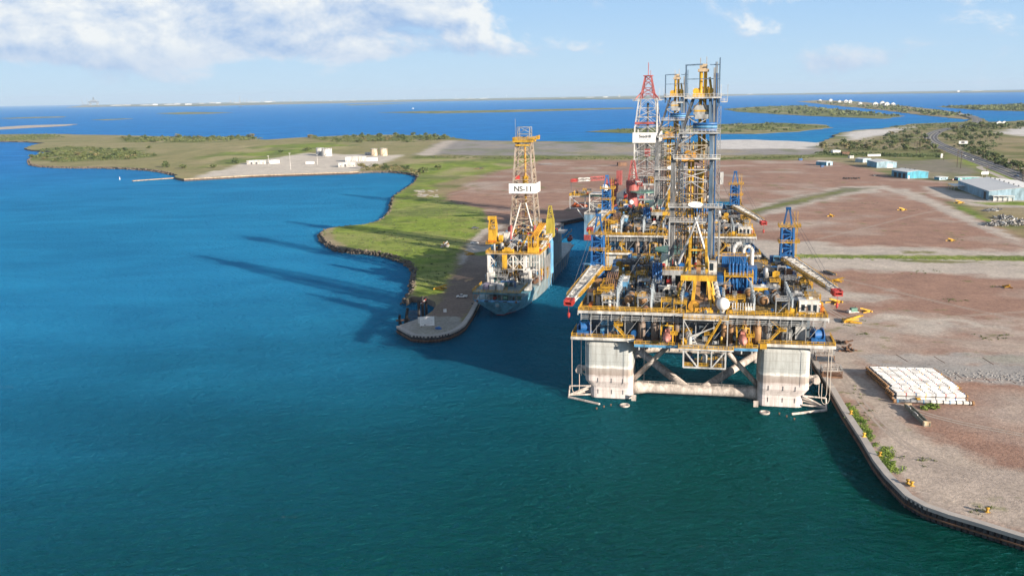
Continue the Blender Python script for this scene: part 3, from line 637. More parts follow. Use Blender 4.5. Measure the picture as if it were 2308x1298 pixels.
def make_rig(label, loc, rz):
    t = thing('drilling_rig', label, 'oil rig', loc, rz); rnd = random.Random(21)
    # hull below the deck
    for s in (-1, 1):
        mb = MB(); mb.loft([rrect(s * 29 - 9, s * 29 + 9, -14, 84, 5, z) for z in (-10, -.7)]); mb.build('pontoon', BRC, t)
        for rear in (0, 1):
            def ring(z, outer, front, shrink=0.0):
                xi, xo = 21.3 + shrink, (36.3 if outer == 0 else 38.0) - shrink
                a, c = (xi, xo) if s > 0 else (-xo, -xi); ya, yb = 0.9 - front * .9 + shrink, 16 - shrink
                return rrect(a, c, ya + rear * 52, yb + rear * 52, 2.4, z)
            mb = MB(); mb.loft([ring(-3, 0, 0), ring(3.9, 0, 0), ring(6.4, 1, 1), ring(19.6, 1, 1), ring(22.2, 1, 1, 1.1)])
            co = mb.build('column', COLM, t)
            if not rear:
                for zz_ in (1.2, 5.6):
                    for q in (-.55, 0.05, .55):
                        xc = s * 29 + q * 8; MB().box(xc - .13, xc + .13, .82 if zz_ < 4 else -.1, 1.0 if zz_ < 4 else .1, zz_ + .4, zz_ + 2.0).build('draft_mark', DGR, co)
                xo = s * 37.9; mb = MB()       # fairlead on the outer side
                mb.tube((xo, 5, 9.5), (xo + s * 3.2, 5, 9.2), 1.0, 10); mb.tube((xo + s * 2.6, 3.2, 9.0), (xo + s * 2.6, 6.8, 9.0), 1.25, 12); mb.beam((xo, 5, 6.5), (xo + s * 2.6, 5, 8.6), .4); mb.build('fairlead', BRC, co)
                mb = MB(); e = Vector((s * 43.6, -1.0, 0.3))     # anchor bolster frame at the waterline
                for y, z in ((1.2, 4.2), (3, 2.8), (5, 1.2), (1.2, 1.0)): mb.tube((s * 36.0, y, z), e + Vector((0, 1.5, .4)), .32, 7)
                mb.tube(e, e + Vector((0, 3, 3.2)), .3, 7); mb.tube((s * 36.0, 1.2, 4.2), e + Vector((0, 3, 3.2)), .3, 7); mb.tube(e, (s * 32, -6.5, .1), .5, 8); mb.build('anchor_bolster', BRC, co)
                mb = MB(); mb.lathe([(1.6, -.8), (1.7, 0.1), (1.7, .5), (1.3, .55), (1.2, .3), (.5, .3)], (s * 29 - 2.5 * s - (8 if s > 0 else -8) * .4, -6.5, 0), n=14); mb.build('mooring_pad', BRC, co)
                for q in range(3): MB().lathe([(.2, -.6), (.2, .35), (.32, .4), (.3, .6)], (s * 29 + s * (q * 2.2 - 1), -7 - (q % 3) * 2.2, 0), n=7).build('pontoon_bollard', RUST, co)
                mb = MB(); x = s * 20.7; mb.box(x - .8, x + .8, -.6, -.4, -1, 2.2); mb.box(x - .8, x + .8, -.6, 1.2, 1.2, 1.4); mb.build('boat_ladder', BRC, co)
    for y in (6.5, 60):
        mb = MB(); mb.loft([[(x, y + r * math.cos(a), 2.7 + r * math.sin(a)) for a in [2 * math.pi * i / 16 for i in range(16)]] for x, r in ((-22, 2.4), (-19.5, 2.3), (-16, 1.75), (16, 1.75), (19.5, 2.3), (22, 2.4))]); mb.build('horizontal_brace', BRC, t, True)
        MB().rail([(-20, y - .3, 4.3), (20, y - .3, 4.3)], 1.0, .1, 2.0).build('brace_handrail', BRC, t)
    for s in (-1, 1):
        for nm, a, c, r in (('diagonal_brace', (s * 21.6, 6.5, 5.4), (s * 6.6, 6.5, 21.5), .9), ('diagonal_brace', (s * 21.6, 60, 8.4), (s * 7.2, 60, 22), 1.0), ('plan_brace', (s * 2.5, 7.5, 2.7), (s * 23, 53, 3.4), 1.5), ('side_brace', (s * 28, 15.5, 8.5), (s * 26, 30, 22), 1.2), ('side_brace', (s * 28, 52.5, 8.5), (s * 26, 38, 22), 1.2)):
            MB().tube(a, c, r, 12).build(nm, BRC, t, True)
    # decks
    LD = 22.7; UD = 32.0
    MB().box(-42.6, -20.6, -2, 12, LD - .7, LD).build('lower_deck', DECK, t); MB().box(20.6, 45.4, -2, 12, LD - .7, LD).build('lower_deck', DECK, t)
    mb = MB(); mb.box(-20.4, 20.4, -4.5, 10, LD - 1.8, LD - 1.2)
    for i in range(12): mb.box(-19 + i * 3.4, -18.6 + i * 3.4, -4.4, 8, LD - 3.2, LD - 1.85)
    mb.build('mid_deck', LGR, t)
    MB().box(-42.6, -20.6, -2.25, -2.0, LD - .9, LD + .1).build('deck_fascia', WHT, t); MB().box(20.6, 45.4, -2.25, -2.0, LD - .9, LD + .1).build('deck_fascia', WHT, t)
    MB().box(-20.4, 20.4, -4.75, -4.5, LD - 2.0, LD - 1.1).build('deck_fascia', LBL, t)
    mb = MB(); mb.box(-38, 38, 9.0, 74, LD - .4, UD - 1.2)
    for i in range(32): mb.box(-37.6 + i * 2.4, -37.3 + i * 2.4, 8.6, 9.0, LD, UD - 1.25)
    mb.build('deck_house_block', paint('block_wall', (0.13, 0.18, 0.23), .55, .3), t)  # dark blue-grey wall has the shade between the decks in its colour
    mb = MB(); mb.box(-40, 42.5, -1.5, 78, UD - 1.0, UD); mb.build('upper_deck', DECK, t)
    mb = MB(); mb.box(-40.2, 42.7, -1.85, -1.5, UD - .85, UD + .12); mb.box(-40.4, -40, -1.5, 78, UD - 1.5, UD + .1); mb.box(42.5, 42.9, -1.5, 78, UD - 1.5, UD + .1); mb.build('upper_deck_fascia', LGR, t)
    mb = MB()
    for q in range(3): mb.tube((-39, -1.4 - .1 * q, UD - 1.7 - .55 * q), (42, -1.4 - .1 * q, UD - 1.7 - .55 * q), .13, 6)
    mb.build('pipe_run', GRY, t)
    for q in range(24): MB().beam((-39 + q * 3.5, -2.4, UD - 3.2), (-39 + q * 3.5, -1.6, UD - .6), .16).build('pipe_hanger', GRY, t)
    for pts in ([(-42.4, -1.9, LD), (-20.8, -1.9, LD)], [(20.8, -1.9, LD), (45.2, -1.9, LD), (45.2, 11.8, LD)], [(-42.4, 11.8, LD), (-42.4, -1.9, LD)], [(-20.4, -4.4, LD - 1.2), (-7, -4.4, LD - 1.2)], [(13, -4.4, LD - 1.2), (20.4, -4.4, LD - 1.2)],
                [(-40, -1.4, UD), (-4, -1.4, UD)], [(10, -1.4, UD), (42.4, -1.4, UD)], [(-39.9, 77, UD), (-39.9, -1.4, UD)], [(42.4, -1.4, UD), (42.4, 77, UD)], [(-39.9, 77.8, UD), (42.4, 77.8, UD)], [(-39, .8, UD), (-4, .8, UD)], [(11, .8, UD), (41, .8, UD)]):
        MB().rail(pts, 1.25, .15, 1.8).build('guard_rail', YEL, t)
    # things seen between the decks on the front
    for x, w in ((-18.4, 1.2), (-13.8, 1.2), (-9, .8), (-6.4, .8), (9.3, .8), (11.6, .8), (16, .95), (20.2, 1.3)):
        mb = MB(); mb.lathe([(w * 1.12, 0), (w * 1.12, 6.2), (w * .82, 6.5), (w * .82, 9.6)], (x, 1.5, LD - 1.2), n=14); mb.build('mooring_leg_pipe', BRN if x > 0 else paint('dull_brown', (.22, .18, .15), .7, .5), t, True)
    for x in (-20, -14.5, 16.5, 21.0):
        mb = MB()
        for q in range(4): mb.cbox(x + 1.2, -3.4, LD - 1.2 + q * .42, 2.2, 1.5, .3)
        mb.build('liferaft_cradle', RUST if x < 0 else YEL, t)
    for x, s in ((-26, -1), (26, 1)):
        mb = MB(); mb.stairs((x + s * 2.2 * -1, -.5, LD), (x + s * 1.8, -.5, LD + 4.4)); mb.stairs((x + s * 1.8, .6, LD + 4.4), (x - s * 3, .6, UD - .4)); mb.box(x + s * 1.2 - .6, x + s * 1.2 + 2.4, -1.2, 1.2, LD + 4.2, LD + 4.4); mb.rail([(x + s * 1.2, -1.1, LD + 4.4), (x + s * 1.2 + 2.4, -1.1, LD + 4.4)], 1.1, .12, 1.2); mb.build('stair_tower', YEL, t)
    for x0, x1, mt in ((-33, -27.5, LBL), (-24, -21.5, GRY), (-12.8, -10, LBL), (22, 25, WHT), (28.5, 31.5, WHT), (33, 36.5, LGR)):
        mb = MB(); mb.box(x0, x1, 4.5, 8.5, LD, LD + 4.6); mb.box(x0 + .5, x0 + 1.4, 4.42, 4.5, LD + .3, LD + 2.4); mb.build('deck_cabin', mt, t)
    for x in (-16.1, -11.5, 13.5, 24):
        mb = MB(); mb.lathe([(1.0, 0), (1.25, .5), (1.25, 2.6), (1.0, 3.1)], (x, 3.6, LD + 2.4), n=12); mb.tube((x, 3.6, LD - .5), (x, 3.6, LD + 2.4), .5, 8); mb.build('air_bottle', LBL if x < 0 else WHT, t, True)
    for x in range(-36, 40, 6):
        mb = MB(); mb.beam((x, 1, LD), (x, 1, UD - 1), .35); mb.beam((x, 1, LD), (x + 6, 1, UD - 1), .18); mb.build('deck_post', STEEL, t)
    for s, x, y in ((-1, -38.5, 3), (1, 40, 3.5)):       # anchor winches on the corners
        w = group_part('anchor_winch', t); w.location = (x, y, LD)
        MB().lathe([(2.3, -1.6), (2.3, -1.4), (1.7, -1.35), (1.7, 1.35), (2.3, 1.4), (2.3, 1.6)], (0, 0, 2.5), (1, .3, 0), 18).build('drum', BLU, w)
        mb = MB(); mb.box(-2.6, 2.6, -1.8, 1.8, 0, .5); mb.box(-2.4, -1.8, -1.6, 1.6, .5, 3.2); mb.box(1.8, 2.4, -1.6, 1.6, .5, 3.0); mb.build('winch_frame', BLU, w)
        mb = MB(); mb.box(-2.2, -.4, -3.2, -1.9, .3, 1.9); mb.box(.2, 1.7, -3.0, -1.9, .3, 1.5); mb.tube((-.4, -2.6, 1.1), (.2, -2.6, 1.1), .4, 8); mb.build('motor', BLU, w)
    # hanging test basket frame under the middle
    mb = MB(); X0, X1, Y0, Y1, Z0, Z1 = -3.8, 10.0, -6.5, 2.5, 14.8, LD - 1.8
    for x in (X0, X1):
        for y in (Y0, Y1): mb.beam((x, y, Z0), (x, y, Z1), .5)
    for x in (1, 5.4): mb.beam((x, Y0, Z0), (x, Y0, Z1), .42)
    for z in (Z0, Z1):
        for a, c in (((X0, Y0), (X1, Y0)), ((X0, Y1), (X1, Y1)), ((X0, Y0), (X0, Y1)), ((X1, Y0), (X1, Y1))): mb.beam((*a, z), (*c, z), .5)
    mb.beam((X0, Y0, Z1), (1, Y0, Z0), .4); mb.beam((X1, Y0, Z1), (5.4, Y0, Z0), .4); mb.build('hanging_frame', LGR, t)
    mb = MB(); mb.box(X0, X1, Y0, Y1, Z0 + .3, Z0 + .45); mb.build('frame_floor', DGR, t)
    MB().rail([(X0, Y0 + .3, Z0 + .4), (X1, Y0 + .3, Z0 + .4), (X1, Y1, Z0 + .4), (X0, Y1, Z0 + .4)], 1.1, .14, 1.6, True).build('guard_rail', YEL, t)
    clutter(t, rnd, (X0 + 1, X1 - 3, Y0 + 2, Y1 - 1), Z0 + .5, 5, (DGR, GRY, BLU), 1.6)
    mb = MB(); mb.box(-5.5, 12.5, -7.4, -4.8, LD - 1.7, LD - 1.2); mb.build('muster_platform', LGR, t)
    MB().rail([(-5.5, -4.8, LD - 1.2), (-5.5, -7.3, LD - 1.2), (12.5, -7.3, LD - 1.2), (12.5, -4.8, LD - 1.2)], 1.2, .14, 1.6).build('guard_rail', YEL, t)
    mb = MB(); mb.box(-4.2, 10.6, -5.6, -1.9, UD - 1.2, UD - .8); mb.beam((-4, -5.4, LD - 1.2), (-4, -5.4, UD - 1.2), .35); mb.beam((10.4, -5.4, LD - 1.2), (10.4, -5.4, UD - 1.2), .35); mb.beam((-4, -5.4, UD - 1.2), (.5, -5.4, LD), .25); mb.build('balcony', LGR, t)
    MB().rail([(-4.2, -1.9, UD - .8), (-4.2, -5.5, UD - .8), (10.6, -5.5, UD - .8), (10.6, -1.9, UD - .8)], 1.25, .15, 1.5).build('guard_rail', YEL, t)
    mb = MB(); mb.stairs((3.2, -6.2, LD - 1.1), (8.2, -6.2, UD - 1)); mb.build('stair', YEL, t)
    mb = MB(); mb.tube((-1.8, -5.6, LD), (-1.8, -5.6, LD + 2.4), .8, 10, .5); mb.tube((-1.8, -5.6, LD + 2.4), (6.2, -6.4, LD + 6.2), .35, 8, .2); mb.tube((-1.8, -5.6, LD + 1.2), (1.6, -5.9, LD + 3.8), .2, 6); mb.build('provision_crane', WHT, t)
    for x in (-9.5, 15.5):        # davits that hold the lifeboats
        mb = MB()
        for y in (-4, 1.5):
            for q in (-1, 1): mb.beam((x + q * 2.0, y, LD - 1.2), (x + q * 2.0, y, LD + 5.6), .35); mb.beam((x + q * 2.0, y, LD + 5.6), (x + q * .4, y - 1.0, LD + 5.9), .35)
        mb.beam((x, -5, LD + 5.9), (x, 1, LD + 5.9), .4); mb.build('davit', YEL, t)
        mb = MB(); mb.box(x + 1.2, x + 3.6, -4.4, 0, LD + 2.6, LD + 2.75); mb.rail([(x + 1.2, -4.4, LD + 2.7), (x + 3.6, -4.4, LD + 2.7), (x + 3.6, 0, LD + 2.7)], 1.1, .13, 1.3); mb.stairs((x + 2.4, -3, LD - 1.2), (x + 2.4, .5, LD + 2.7)); mb.build('boarding_platform', YEL, t)
    # hoses that hang from the deck corners
    for s, y in ((-1, -1.5), (1, 0), (1, 6)):
        x = -42.3 if s < 0 else 44.5 - (y > 1) * .2; mb = MB(); pts = [Vector((x, y, LD))]
        for k in range(15):
            a = math.pi * k / 14; pts.append(Vector((x + s * (.0 if s > 0 else 0) + (1 - math.cos(a)) * 1.3 * (1 if s < 0 else -1), y, 4.2 - math.sin(a) * 2.2)))
        pts.append(pts[-1] + Vector((0, 0, 5))); mb.path(pts, .10, 6); mb.build('hanging_hose', ROPE, t)
    for x, y in ((-39, -1.8), (-37.5, -1.8), (-17, -4.8), (9, -7.2), (43, -1.9), (38, -2.1)): MB().tube((x, y, LD - .5), (x, y, LD - 14 if abs(x) > 30 else 8), .07, 4).build('hanging_cable', DGR, t)
    # upper deck: pipe racks
    for x0, x1 in ((-14.6, -5.6), (9.8, 18.4), (19.6, 30.6)):
        mb = MB(); k = int((x1 - x0) / .55)
        for i in range(k): mb.box(x0 + i * .55, x0 + i * .55 + .49, 2.2, 31, UD + .02, UD + .3 + .04 * (i % 3))
        mb.build('timber_rack_floor', WOODM, t)
    for x, h, n, mt in ((-27, 7.5, 7, RPOST), (-15.3, 7.5, 7, RPOST), (-5, 5.6, 7, RPOST), (9.2, 4.2, 6, RPOST), (19, 5.4, 8, RPOST), (31.3, 5.4, 8, RPOST)):
        for i in range(n):
            y = 2.6 + i * 3.9; mb = MB(); mb.tube((x, y, UD), (x, y, UD + h), .40, 8); mb.box(x - .46, x + .46, y - .46, y + .46, UD + h, UD + h + .3); mb.box(x - .7, x + .7, y - .7, y + .7, UD, UD + .35)
            for q in (.35, .6, .85): mb.box(x - .54, x + .54, y - .2, y + .2, UD + h * q, UD + h * q + .25)
            mb.build('rack_post', mt, t)
        MB().beam((x, 2.6, UD + h * .55), (x, 2.6 + (n - 1) * 3.9, UD + h * .55), .22).build('rack_rail', STEEL, t)
    for x, y, a in ((-23.2, 9.5, -.2), (-22.8, 15.2, -.2), (-19.2, 15.6, .4), (-18.9, 8.2, .4), (21.2, 18.5, .3), (22.6, 13.6, .2), (26.8, 17, .5), (18.4, 26, 0)):
        d = Vector((math.sin(a), -math.cos(a), .25)); g = group_part('slip_joint', t); c = Vector((x, y, UD + 2.0))
        MB().lathe([(1.5, 0), (1.95, .4), (2.0, 2.4), (1.7, 2.6)], c - d * 1.6, d, 14).build('shell', GRY, g, True)
        MB().lathe([(1.6, 0), (1.5, .6), (1.0, 1.2), (.2, 1.45)], c + d * 1.0, d, 14).build('domed_end', BRN, g, True)
        mb = MB(); mb.cbox(c.x, c.y + 1, UD, 2.2, 2.0, 1.2); mb.build('saddle', LGR, g)
    for i in range(6): MB().path([(-32.6 + i * .75, 19, UD + 1), (-32.6 + i * .75, 19, UD + 6.5), (-32.6 + i * .75, 26, UD + 8.5)], .2, 6).build('casing_pipe', RUST, t)
    for x, y, sx, sy, sz, mt in ((-30.4, 5.2, 4.2, 3.6, 4.4, WHT), (-35.6, 12, 5.4, 4.8, 4.2, WHT), (-26.5, 24, 3.2, 10, 6.5, LBL), (37, 6.5, 6.4, 5.0, 4.4, WHT), (33.6, 21, 5, 6, 3.4, LGR), (27, 31, 4.4, 3.6, 3.6, WHT), (36.2, 12.5, 7.5, 4.2, 3.0, LGR), (-11, 29, 6.4, 2.6, 2.9, WHT), (22.4, 27.5, 5.0, 4, 4.2, YEL)):
        g = group_part('deck_house', t); MB().cbox(x, y, UD, sx, sy, sz).build('wall', mt, g)
        mb = MB(); mb.cbox(x, y, UD + sz, sx + .4, sy + .4, .22); mb.cbox(x + .6, y, UD + sz + .2, 1.2, 1.0, .7); mb.build('roof', LGR if mt is not WHT else RUST if x < -32 else WHT, g)
        for k in range(3): MB().box(x - sx * .4 + k * sx * .3, x - sx * .4 + k * sx * .3 + sx * .18, y - sy / 2 - .06, y - sy / 2 - .02, UD + .5, UD + sz * .72).build('opening', GLS, g)
    MB().sphere((8.8, 1.8, UD + 3.0), 2.25, 18, 12).build('radome', CLEAN, t, True)
    MB().lathe([(1.2, 0), (1.0, 1.2)], (8.8, 1.8, UD), n=10).build('radome_base', WHT, t)
    for i in range(9): MB().tube((12 + i * .85, 2.0, UD), (12 + i * .85, 2.0, UD + 3.6), .16, 6).build('stanchion', LGR, t)
    MB().beam((12, 2, UD + 2.3), (18.8, 2, UD + 2.3), .12).build('stanchion_rail', YEL, t)
    # yellow riser gantry with sloping ramp
    g = group_part('riser_gantry', t)
    mb = MB()
    for x0, x1 in ((-1.6, -.6), (4.8, 3.6)): mb.beam((x0, 3.4, UD), (x1, 8.5, UD + 10.6), .95, .8); mb.beam((x0 * 1.15, 17, UD), (x1, 9.5, UD + 10.4), .7)
    mb.build('leg', YEL, g)
    MB().box(-5.6, 6.6, 7.6, 9.6, UD + 9.6, UD + 11.6).build('portal_beam', YEL, g)
    MB().rail([(-5.6, 7.6, UD + 11.6), (6.6, 7.6, UD + 11.6), (6.6, 9.6, UD + 11.6)], 1.1, .16, 1.5).build('guard_rail', DGR, g)
    mb = MB()
    for x in (-2.6, 3.2): mb.beam((x, 9, UD + 10.8), (x * 1.0 - .6, 36, UD + 19.5), .9, 1.5)
    for k in (1, 3):
        q = k / 4.6 + .05; mb.beam((-2.8, 9 + 27 * q, UD + 11 + 8.6 * q), (3.0, 9 + 27 * q, UD + 11 + 8.6 * q), .6)
    for x in (-7.0, 6.2): mb.beam((x, 22, UD), (x * .45, 26, UD + 15.5), .8); mb.beam((x, 12, UD), (x * .5, 26, UD + 15), .45)
    mb.build('sloping_girder', YEL, g)
    mb = MB(); mb.box(-1.9, 2.4, 5, 15, UD + .3, UD + 3.2); mb.beam((.3, 4, UD + 1), (.3, 34, UD + 17), 1.6, .5); mb.build('riser_ramp', BRN, g)
    mb = MB(); mb.box(3.8, 6.6, 12.5, 16, UD + 10, UD + 15.5); cb = mb.build('operator_cab', WHT, g)
    MB().box(4.1, 5.4, 12.42, 12.48, UD + 12.5, UD + 15).build('window', GLS, cb)
    MB().lathe([(1.85, 0), (1.85, .3), (1.2, .32), (1.2, 1.5), (1.85, 1.52), (1.85, 1.8)], (-.9, .8, UD + 2.1), (0, 1, 0), 20).build('hose_reel', ORG if False else paint('ochre_paint', (.60, .30, .03), .5, .2), g)
    MB().lathe([(.9, 0), (.9, 1.0)], (1.8, .8, UD + 1.2), (0, 1, 0), 12).build('hose_reel', paint('ochre_paint', (.6, .3, .03)), g)
    mb = MB(); mb.box(-3.4, 5.6, 1.0, 3.2, UD + .02, UD + .9); mb.box(-3.0, -1.6, 1.6, 2.8, UD + .9, UD + 1.8); mb.box(3.0, 5.0, 1.6, 2.8, UD + .9, UD + 1.6); mb.build('winch_base', YEL, g)
    for i in range(7):
        c = Vector((7.6 - i * .32, 5 + i * 2.6, UD + 3.2 + i * .9)); MB().lathe([(.75, 0), (.85, .2), (.85, 1.5), (.75, 1.7)], c, (-.1, .9, .32), 10).build('flex_joint', LGR, g)
    # blue tall bottles and bulk tanks each side of the drill floor
    for i in range(4):
        x = -16.4 + i * .95; mb = MB(); mb.tube((x, 33, UD), (x, 33, UD + 9.4), .42, 8); mb.path([(x, 33, UD + 9.4), (x, 33.4, UD + 10.3), (x, 34.4, UD + 10.6), (x, 35.4, UD + 10.0), (x, 35.6, UD + 2)], .4, 8); mb.build('riser_tensioner_bottle', BLU, t, True)
    MB().box(-17.4, -12.6, 32.2, 36.4, UD + .02, UD + 1.2).build('tensioner_base', RED, t)
    for i in range(6):
        x = 11.4 + i * 1.25; mb = MB(); mb.tube((x, 34, UD), (x, 34, UD + 10.5), .42, 8); mb.path([(x, 34, UD + 10.5), (x, 35, UD + 11.4), (x, 36.4, UD + 11), (x, 36.6, UD + 6)], .36, 7); mb.build('riser_tensioner_bottle', BLU, t, True)
    MB().box(10.4, 19.2, 33, 35.4, UD + .02, UD + 1.0).build('tensioner_base', RED, t)
    mb = MB(); mb.box(9.6, 20, 31.8, 36, UD + 6.6, UD + 6.8)
    for x in (9.8, 19.8):
        for y in (32, 35.8): mb.beam((x, y, UD), (x, y, UD + 9), .3)
    mb.beam((9.8, 31.9, UD + 4), (12, 31.9, UD + 6.6), .25); mb.beam((19.8, 31.9, UD + 4), (17.6, 31.9, UD + 6.6), .25)
    mb.rail([(9.6, 31.8, UD + 6.8), (20, 31.8, UD + 6.8), (20, 36, UD + 6.8), (9.6, 36, UD + 6.8)], 1.2, .15, 1.4, True); mb.build('tank_platform', YEL, t)
    for x0, x1, y0, y1, h in ((6.2, 9.2, 30, 37, 7.2), (8.6, 17.5, 38.5, 46, 13.2), (17.8, 21.6, 38, 44, 9)):
        mb = MB(); mb.box(x0, x1, y0, y1, UD, UD + h)
        for k in range(int((x1 - x0) / .7)): mb.box(x0 + .2 + k * .7, x0 + .45 + k * .7, y0 - .14, y0, UD + .3, UD + h - .3)
        mb.build('mud_module', BLU, t)
    MB().rail([(8.6, 38.5, UD + 13.2), (17.5, 38.5, UD + 13.2), (17.5, 46, UD + 13.2)], 1.2, .16, 1.5).build('guard_rail', YEL, t)
    MB().path([(17, 54, UD + 6), (17, 54, UD + 13), (17.5, 54, UD + 14.2), (18.6, 54, UD + 14.6), (19.8, 54, UD + 14.2), (20.3, 54, UD + 13), (20.3, 54, UD + 6)], .75, 10).build('vent_duct', WHT, t)
    MB().path([(13, 47, UD + 10), (13, 47, UD + 15), (14, 47, UD + 16.5), (16, 47, UD + 16.8)], .8, 10).build('vent_duct', LGR, t)
    # derrick: two straight right legs, two left legs that lean in above the racking board
    DF = 40.0; D = group_part('derrick', t)
    L0, L1, Y0_, Y1_ = -10.4, 3.8, 42.0, 56.0; TOPL = -3.4; yt0, yt1 = 43.5, 50.5
    def leg(z, ix, iy):
        if z <= 81: x = (L0, L1)[ix]; y = (Y0_, Y1_)[iy]
        else:
            q = (z - 81) / 22.0; x = L0 + (TOPL - L0) * q if ix == 0 else L1 - .9 * q; y = Y0_ + (yt0 - Y0_) * q if iy == 0 else Y1_ + (yt1 - Y1_) * q
        return Vector((x, y, z))
    for ix in (0, 1):
        for iy in (0, 1):
            w = 1.25 if ix else .85; mb = MB(); zz_ = [DF, 60.5, 81, 103]
            for a, c in zip(zz_, zz_[1:]): mb.beam(leg(a, ix, iy), leg(c, ix, iy), w)
            mb.build('leg', paint('derrick_blue_steel', (.10, .17, .26), .45, .25) if ix else DGR, D)
    lv = [DF, 47, 54, 57.5, 63, 68, 72.5, 77, 81, 86, 90.2, 96.5, 103]
    for k, (a, c) in enumerate(zip(lv, lv[1:])):
        mb = MB(); P = [leg(a, 0, 0), leg(a, 1, 0), leg(a, 1, 1), leg(a, 0, 1)]; Q = [leg(c, 0, 0), leg(c, 1, 0), leg(c, 1, 1), leg(c, 0, 1)]
        for i in range(4):
            j = (i + 1) % 4; mb.beam(Q[i], Q[j], .42)
            if i == 0 and a < 50: continue
            if (k + i) % 2: mid = (Q[i] + Q[j]) / 2; mb.beam(P[i], mid, .32); mb.beam(P[j], mid, .32)
            else: mb.beam(P[i], Q[j], .3); mb.beam(P[j], Q[i], .3)
        mb.build('bracing_bay', (WLAT, GRY, LGR, DLAT)[k % 4], D)
    for k in range(7): MB().tube((L1 + .9 + .32 * (k % 4), Y0_ - .6 + (k // 4) * .8, DF - 4), (L1 + .9 + .32 * (k % 4) - (.8 if k < 5 else 0), Y0_ + .6 + (k // 4) * .8, 112 + (k % 3) * 2), .15 + .04 * (k % 2), 6).build('service_pipe', (STEEL, GRY, DGR, BLU)[k % 4], D)
    for k in range(5): MB().tube((L0 - .4 + .5 * k, Y0_ - .5, DF - 4), (L0 - .4 + .5 * k, Y0_ - .5, 80), .14, 6).build('standpipe', STEEL, D)
    for k in range(24): MB().tube((-8 + (k % 12) * .95, 45 + (k // 6) * 1.4, DF), (-8 + (k % 12) * .95, 45 + (k // 6) * 1.4, 74 + (k % 3)), .13, 5).build('racked_drill_pipe', (RUST, DGR, BRN)[k % 3], D)
    for k in range(10): MB().tube((L0 + .6 + k * 1.35, 54.5 - (k % 3), DF), (L0 + .6 + k * 1.35, 54.5 - (k % 3), 96 - (k % 4) * 9), .2, 5).build('guide_wire', (DGR, BRN, YEL)[k % 3], D)
    MB().lattice([(-8, 41, DF), (-6.4, 41, DF), (-6.4, 42.6, DF), (-8, 42.6, DF)], [(-8, 41, 80), (-6.4, 41, 80), (-6.4, 42.6, 80), (-8, 42.6, 80)], 22, .12, .2).build('ladder_tower', DGR, D)
    for x in (-4.3, -2.9): MB().tube((x, 45.5, DF), (x, 45.5, 80), .52, 10).build('hoist_ram', YEL, D, True)
    for x in (-4.3, -2.9): MB().tube((x, 48.5, DF), (x, 48.5, 76), .4, 10).build('hoist_ram', YEL, D, True)
    mb = MB(); mb.box(-7.2, -.6, 44.4, 47.6, 79.6, 82.4); mb.lathe([(1.5, 0), (1.5, .8)], (-4.8, 44, 82.6), (0, 1, 0), 14); mb.box(-3.0, -.2, 44.8, 47, 82.4, 84); mb.build('travelling_yoke', paint('ochre_paint', (.6, .3, .03)), D)
    mb = MB(); mb.box(-1.5, 1.5, 45, 48, 74.5, 77); mb.tube((0, 46.5, 62), (0, 46.5, 74.5), .8, 10); mb.tube((3.4, 46, 70), (3.4, 46, 78), .5, 8); mb.build('top_drive', YEL, D)
    for z, x0, x1, mt in ((57.5, -11, 2.5, STEEL), (63, -11.5, 8.2, STEEL), (81, -10, 7, LGR), (90.2, -8, 6.8, STEEL), (103, -6.6, 6.8, LGR)):
        p_ = group_part('platform', D); y0, y1 = (38.8, 41.6) if z < 85 else (40.5, 43.8); y1 = y1 if z < 100 else 52
        MB().box(x0, x1, y0, y1, z, z + .45).build('grating', mt, p_); MB().rail([(x0, y1, z + .4), (x0, y0, z + .4), (x1, y0, z + .4), (x1, y1, z + .4)], 1.3, .14, 1.4).build('rail', LGR, p_)
    o_ = MB(); o_.v = []; ring_ = [(-1.6 + 2.7 * math.cos(a), 38.6, 64.4 + 1.15 * math.sin(a)) for a in [2 * math.pi * i / 20 for i in range(20)]]; o_.loft([ring_, [(x, y - .12, z) for x, y, z in ring_]]); o_.build('oval_name_plate', CLEAN, D)
    for q in range(3): MB().tube((-3.6 + .4, 42.2, 91.6 + q * 1.1), (5.6, 42.2, 91.6 + q * 1.1), .5, 10).build('air_receiver', BLU if q != 1 else LBL, D, True)
    mb = MB(); mb.box(-3.2, 3.8, 43.5, 50, 97.2, 100.6); mb.box(-2.6, 3.0, 42.6, 43.5, 95.6, 97.2); mb.build('crown_house', GRY, D)
    MB().box(-2.8, 3.4, 43.40, 43.48, 98.2, 98.8).build('crown_walk', YEL, D)
    for x, y in ((-.7, 45.2), (.9, 45.2), (-.7, 48), (.9, 48)): MB().tube((x, y, 84 if y < 46 else 103), (x, y, 113.4), .62, 10).build('upper_ram', YEL, D, True)
    mb = MB(); mb.box(-1.9, 2.1, 44, 49, 112.6, 113.6); mb.box(-1.3, 1.5, 44.6, 48, 113.6, 115.4); mb.tube((-1, 45, 115.4), (-1, 45, 117.6), .12, 5); mb.tube((1.2, 46, 115.4), (1.2, 46, 118), .1, 5); mb.build('crown_block', TAN, D)
    mb = MB(); mb.box(-3.6, 4.2, 44.4, 49.4, 103.5, 104.6)
    for a in range(5): mb.beam((-3.0 + a * 1.6, 45, 104.6), (-.6 + a * .6, 45.6, 107.2), .6)
    mb.lathe([(1.2, 0), (1.2, .7)], (-2.4, 44.6, 105.6), (0, 1, 0), 12); mb.lathe([(1.2, 0), (1.2, .7)], (2.8, 44.6, 105.8), (0, 1, 0), 12); mb.beam((3.4, 45, 104), (2.4, 45.6, 110.5), .9); mb.build('crown_sheaves', YEL, D)
    mb = MB()
    for y in (43, 51):
        for x, zt_ in ((-6.2, 115), (6.0, 117.5)): mb.beam((x, y, 100), (x, y, zt_), .4)
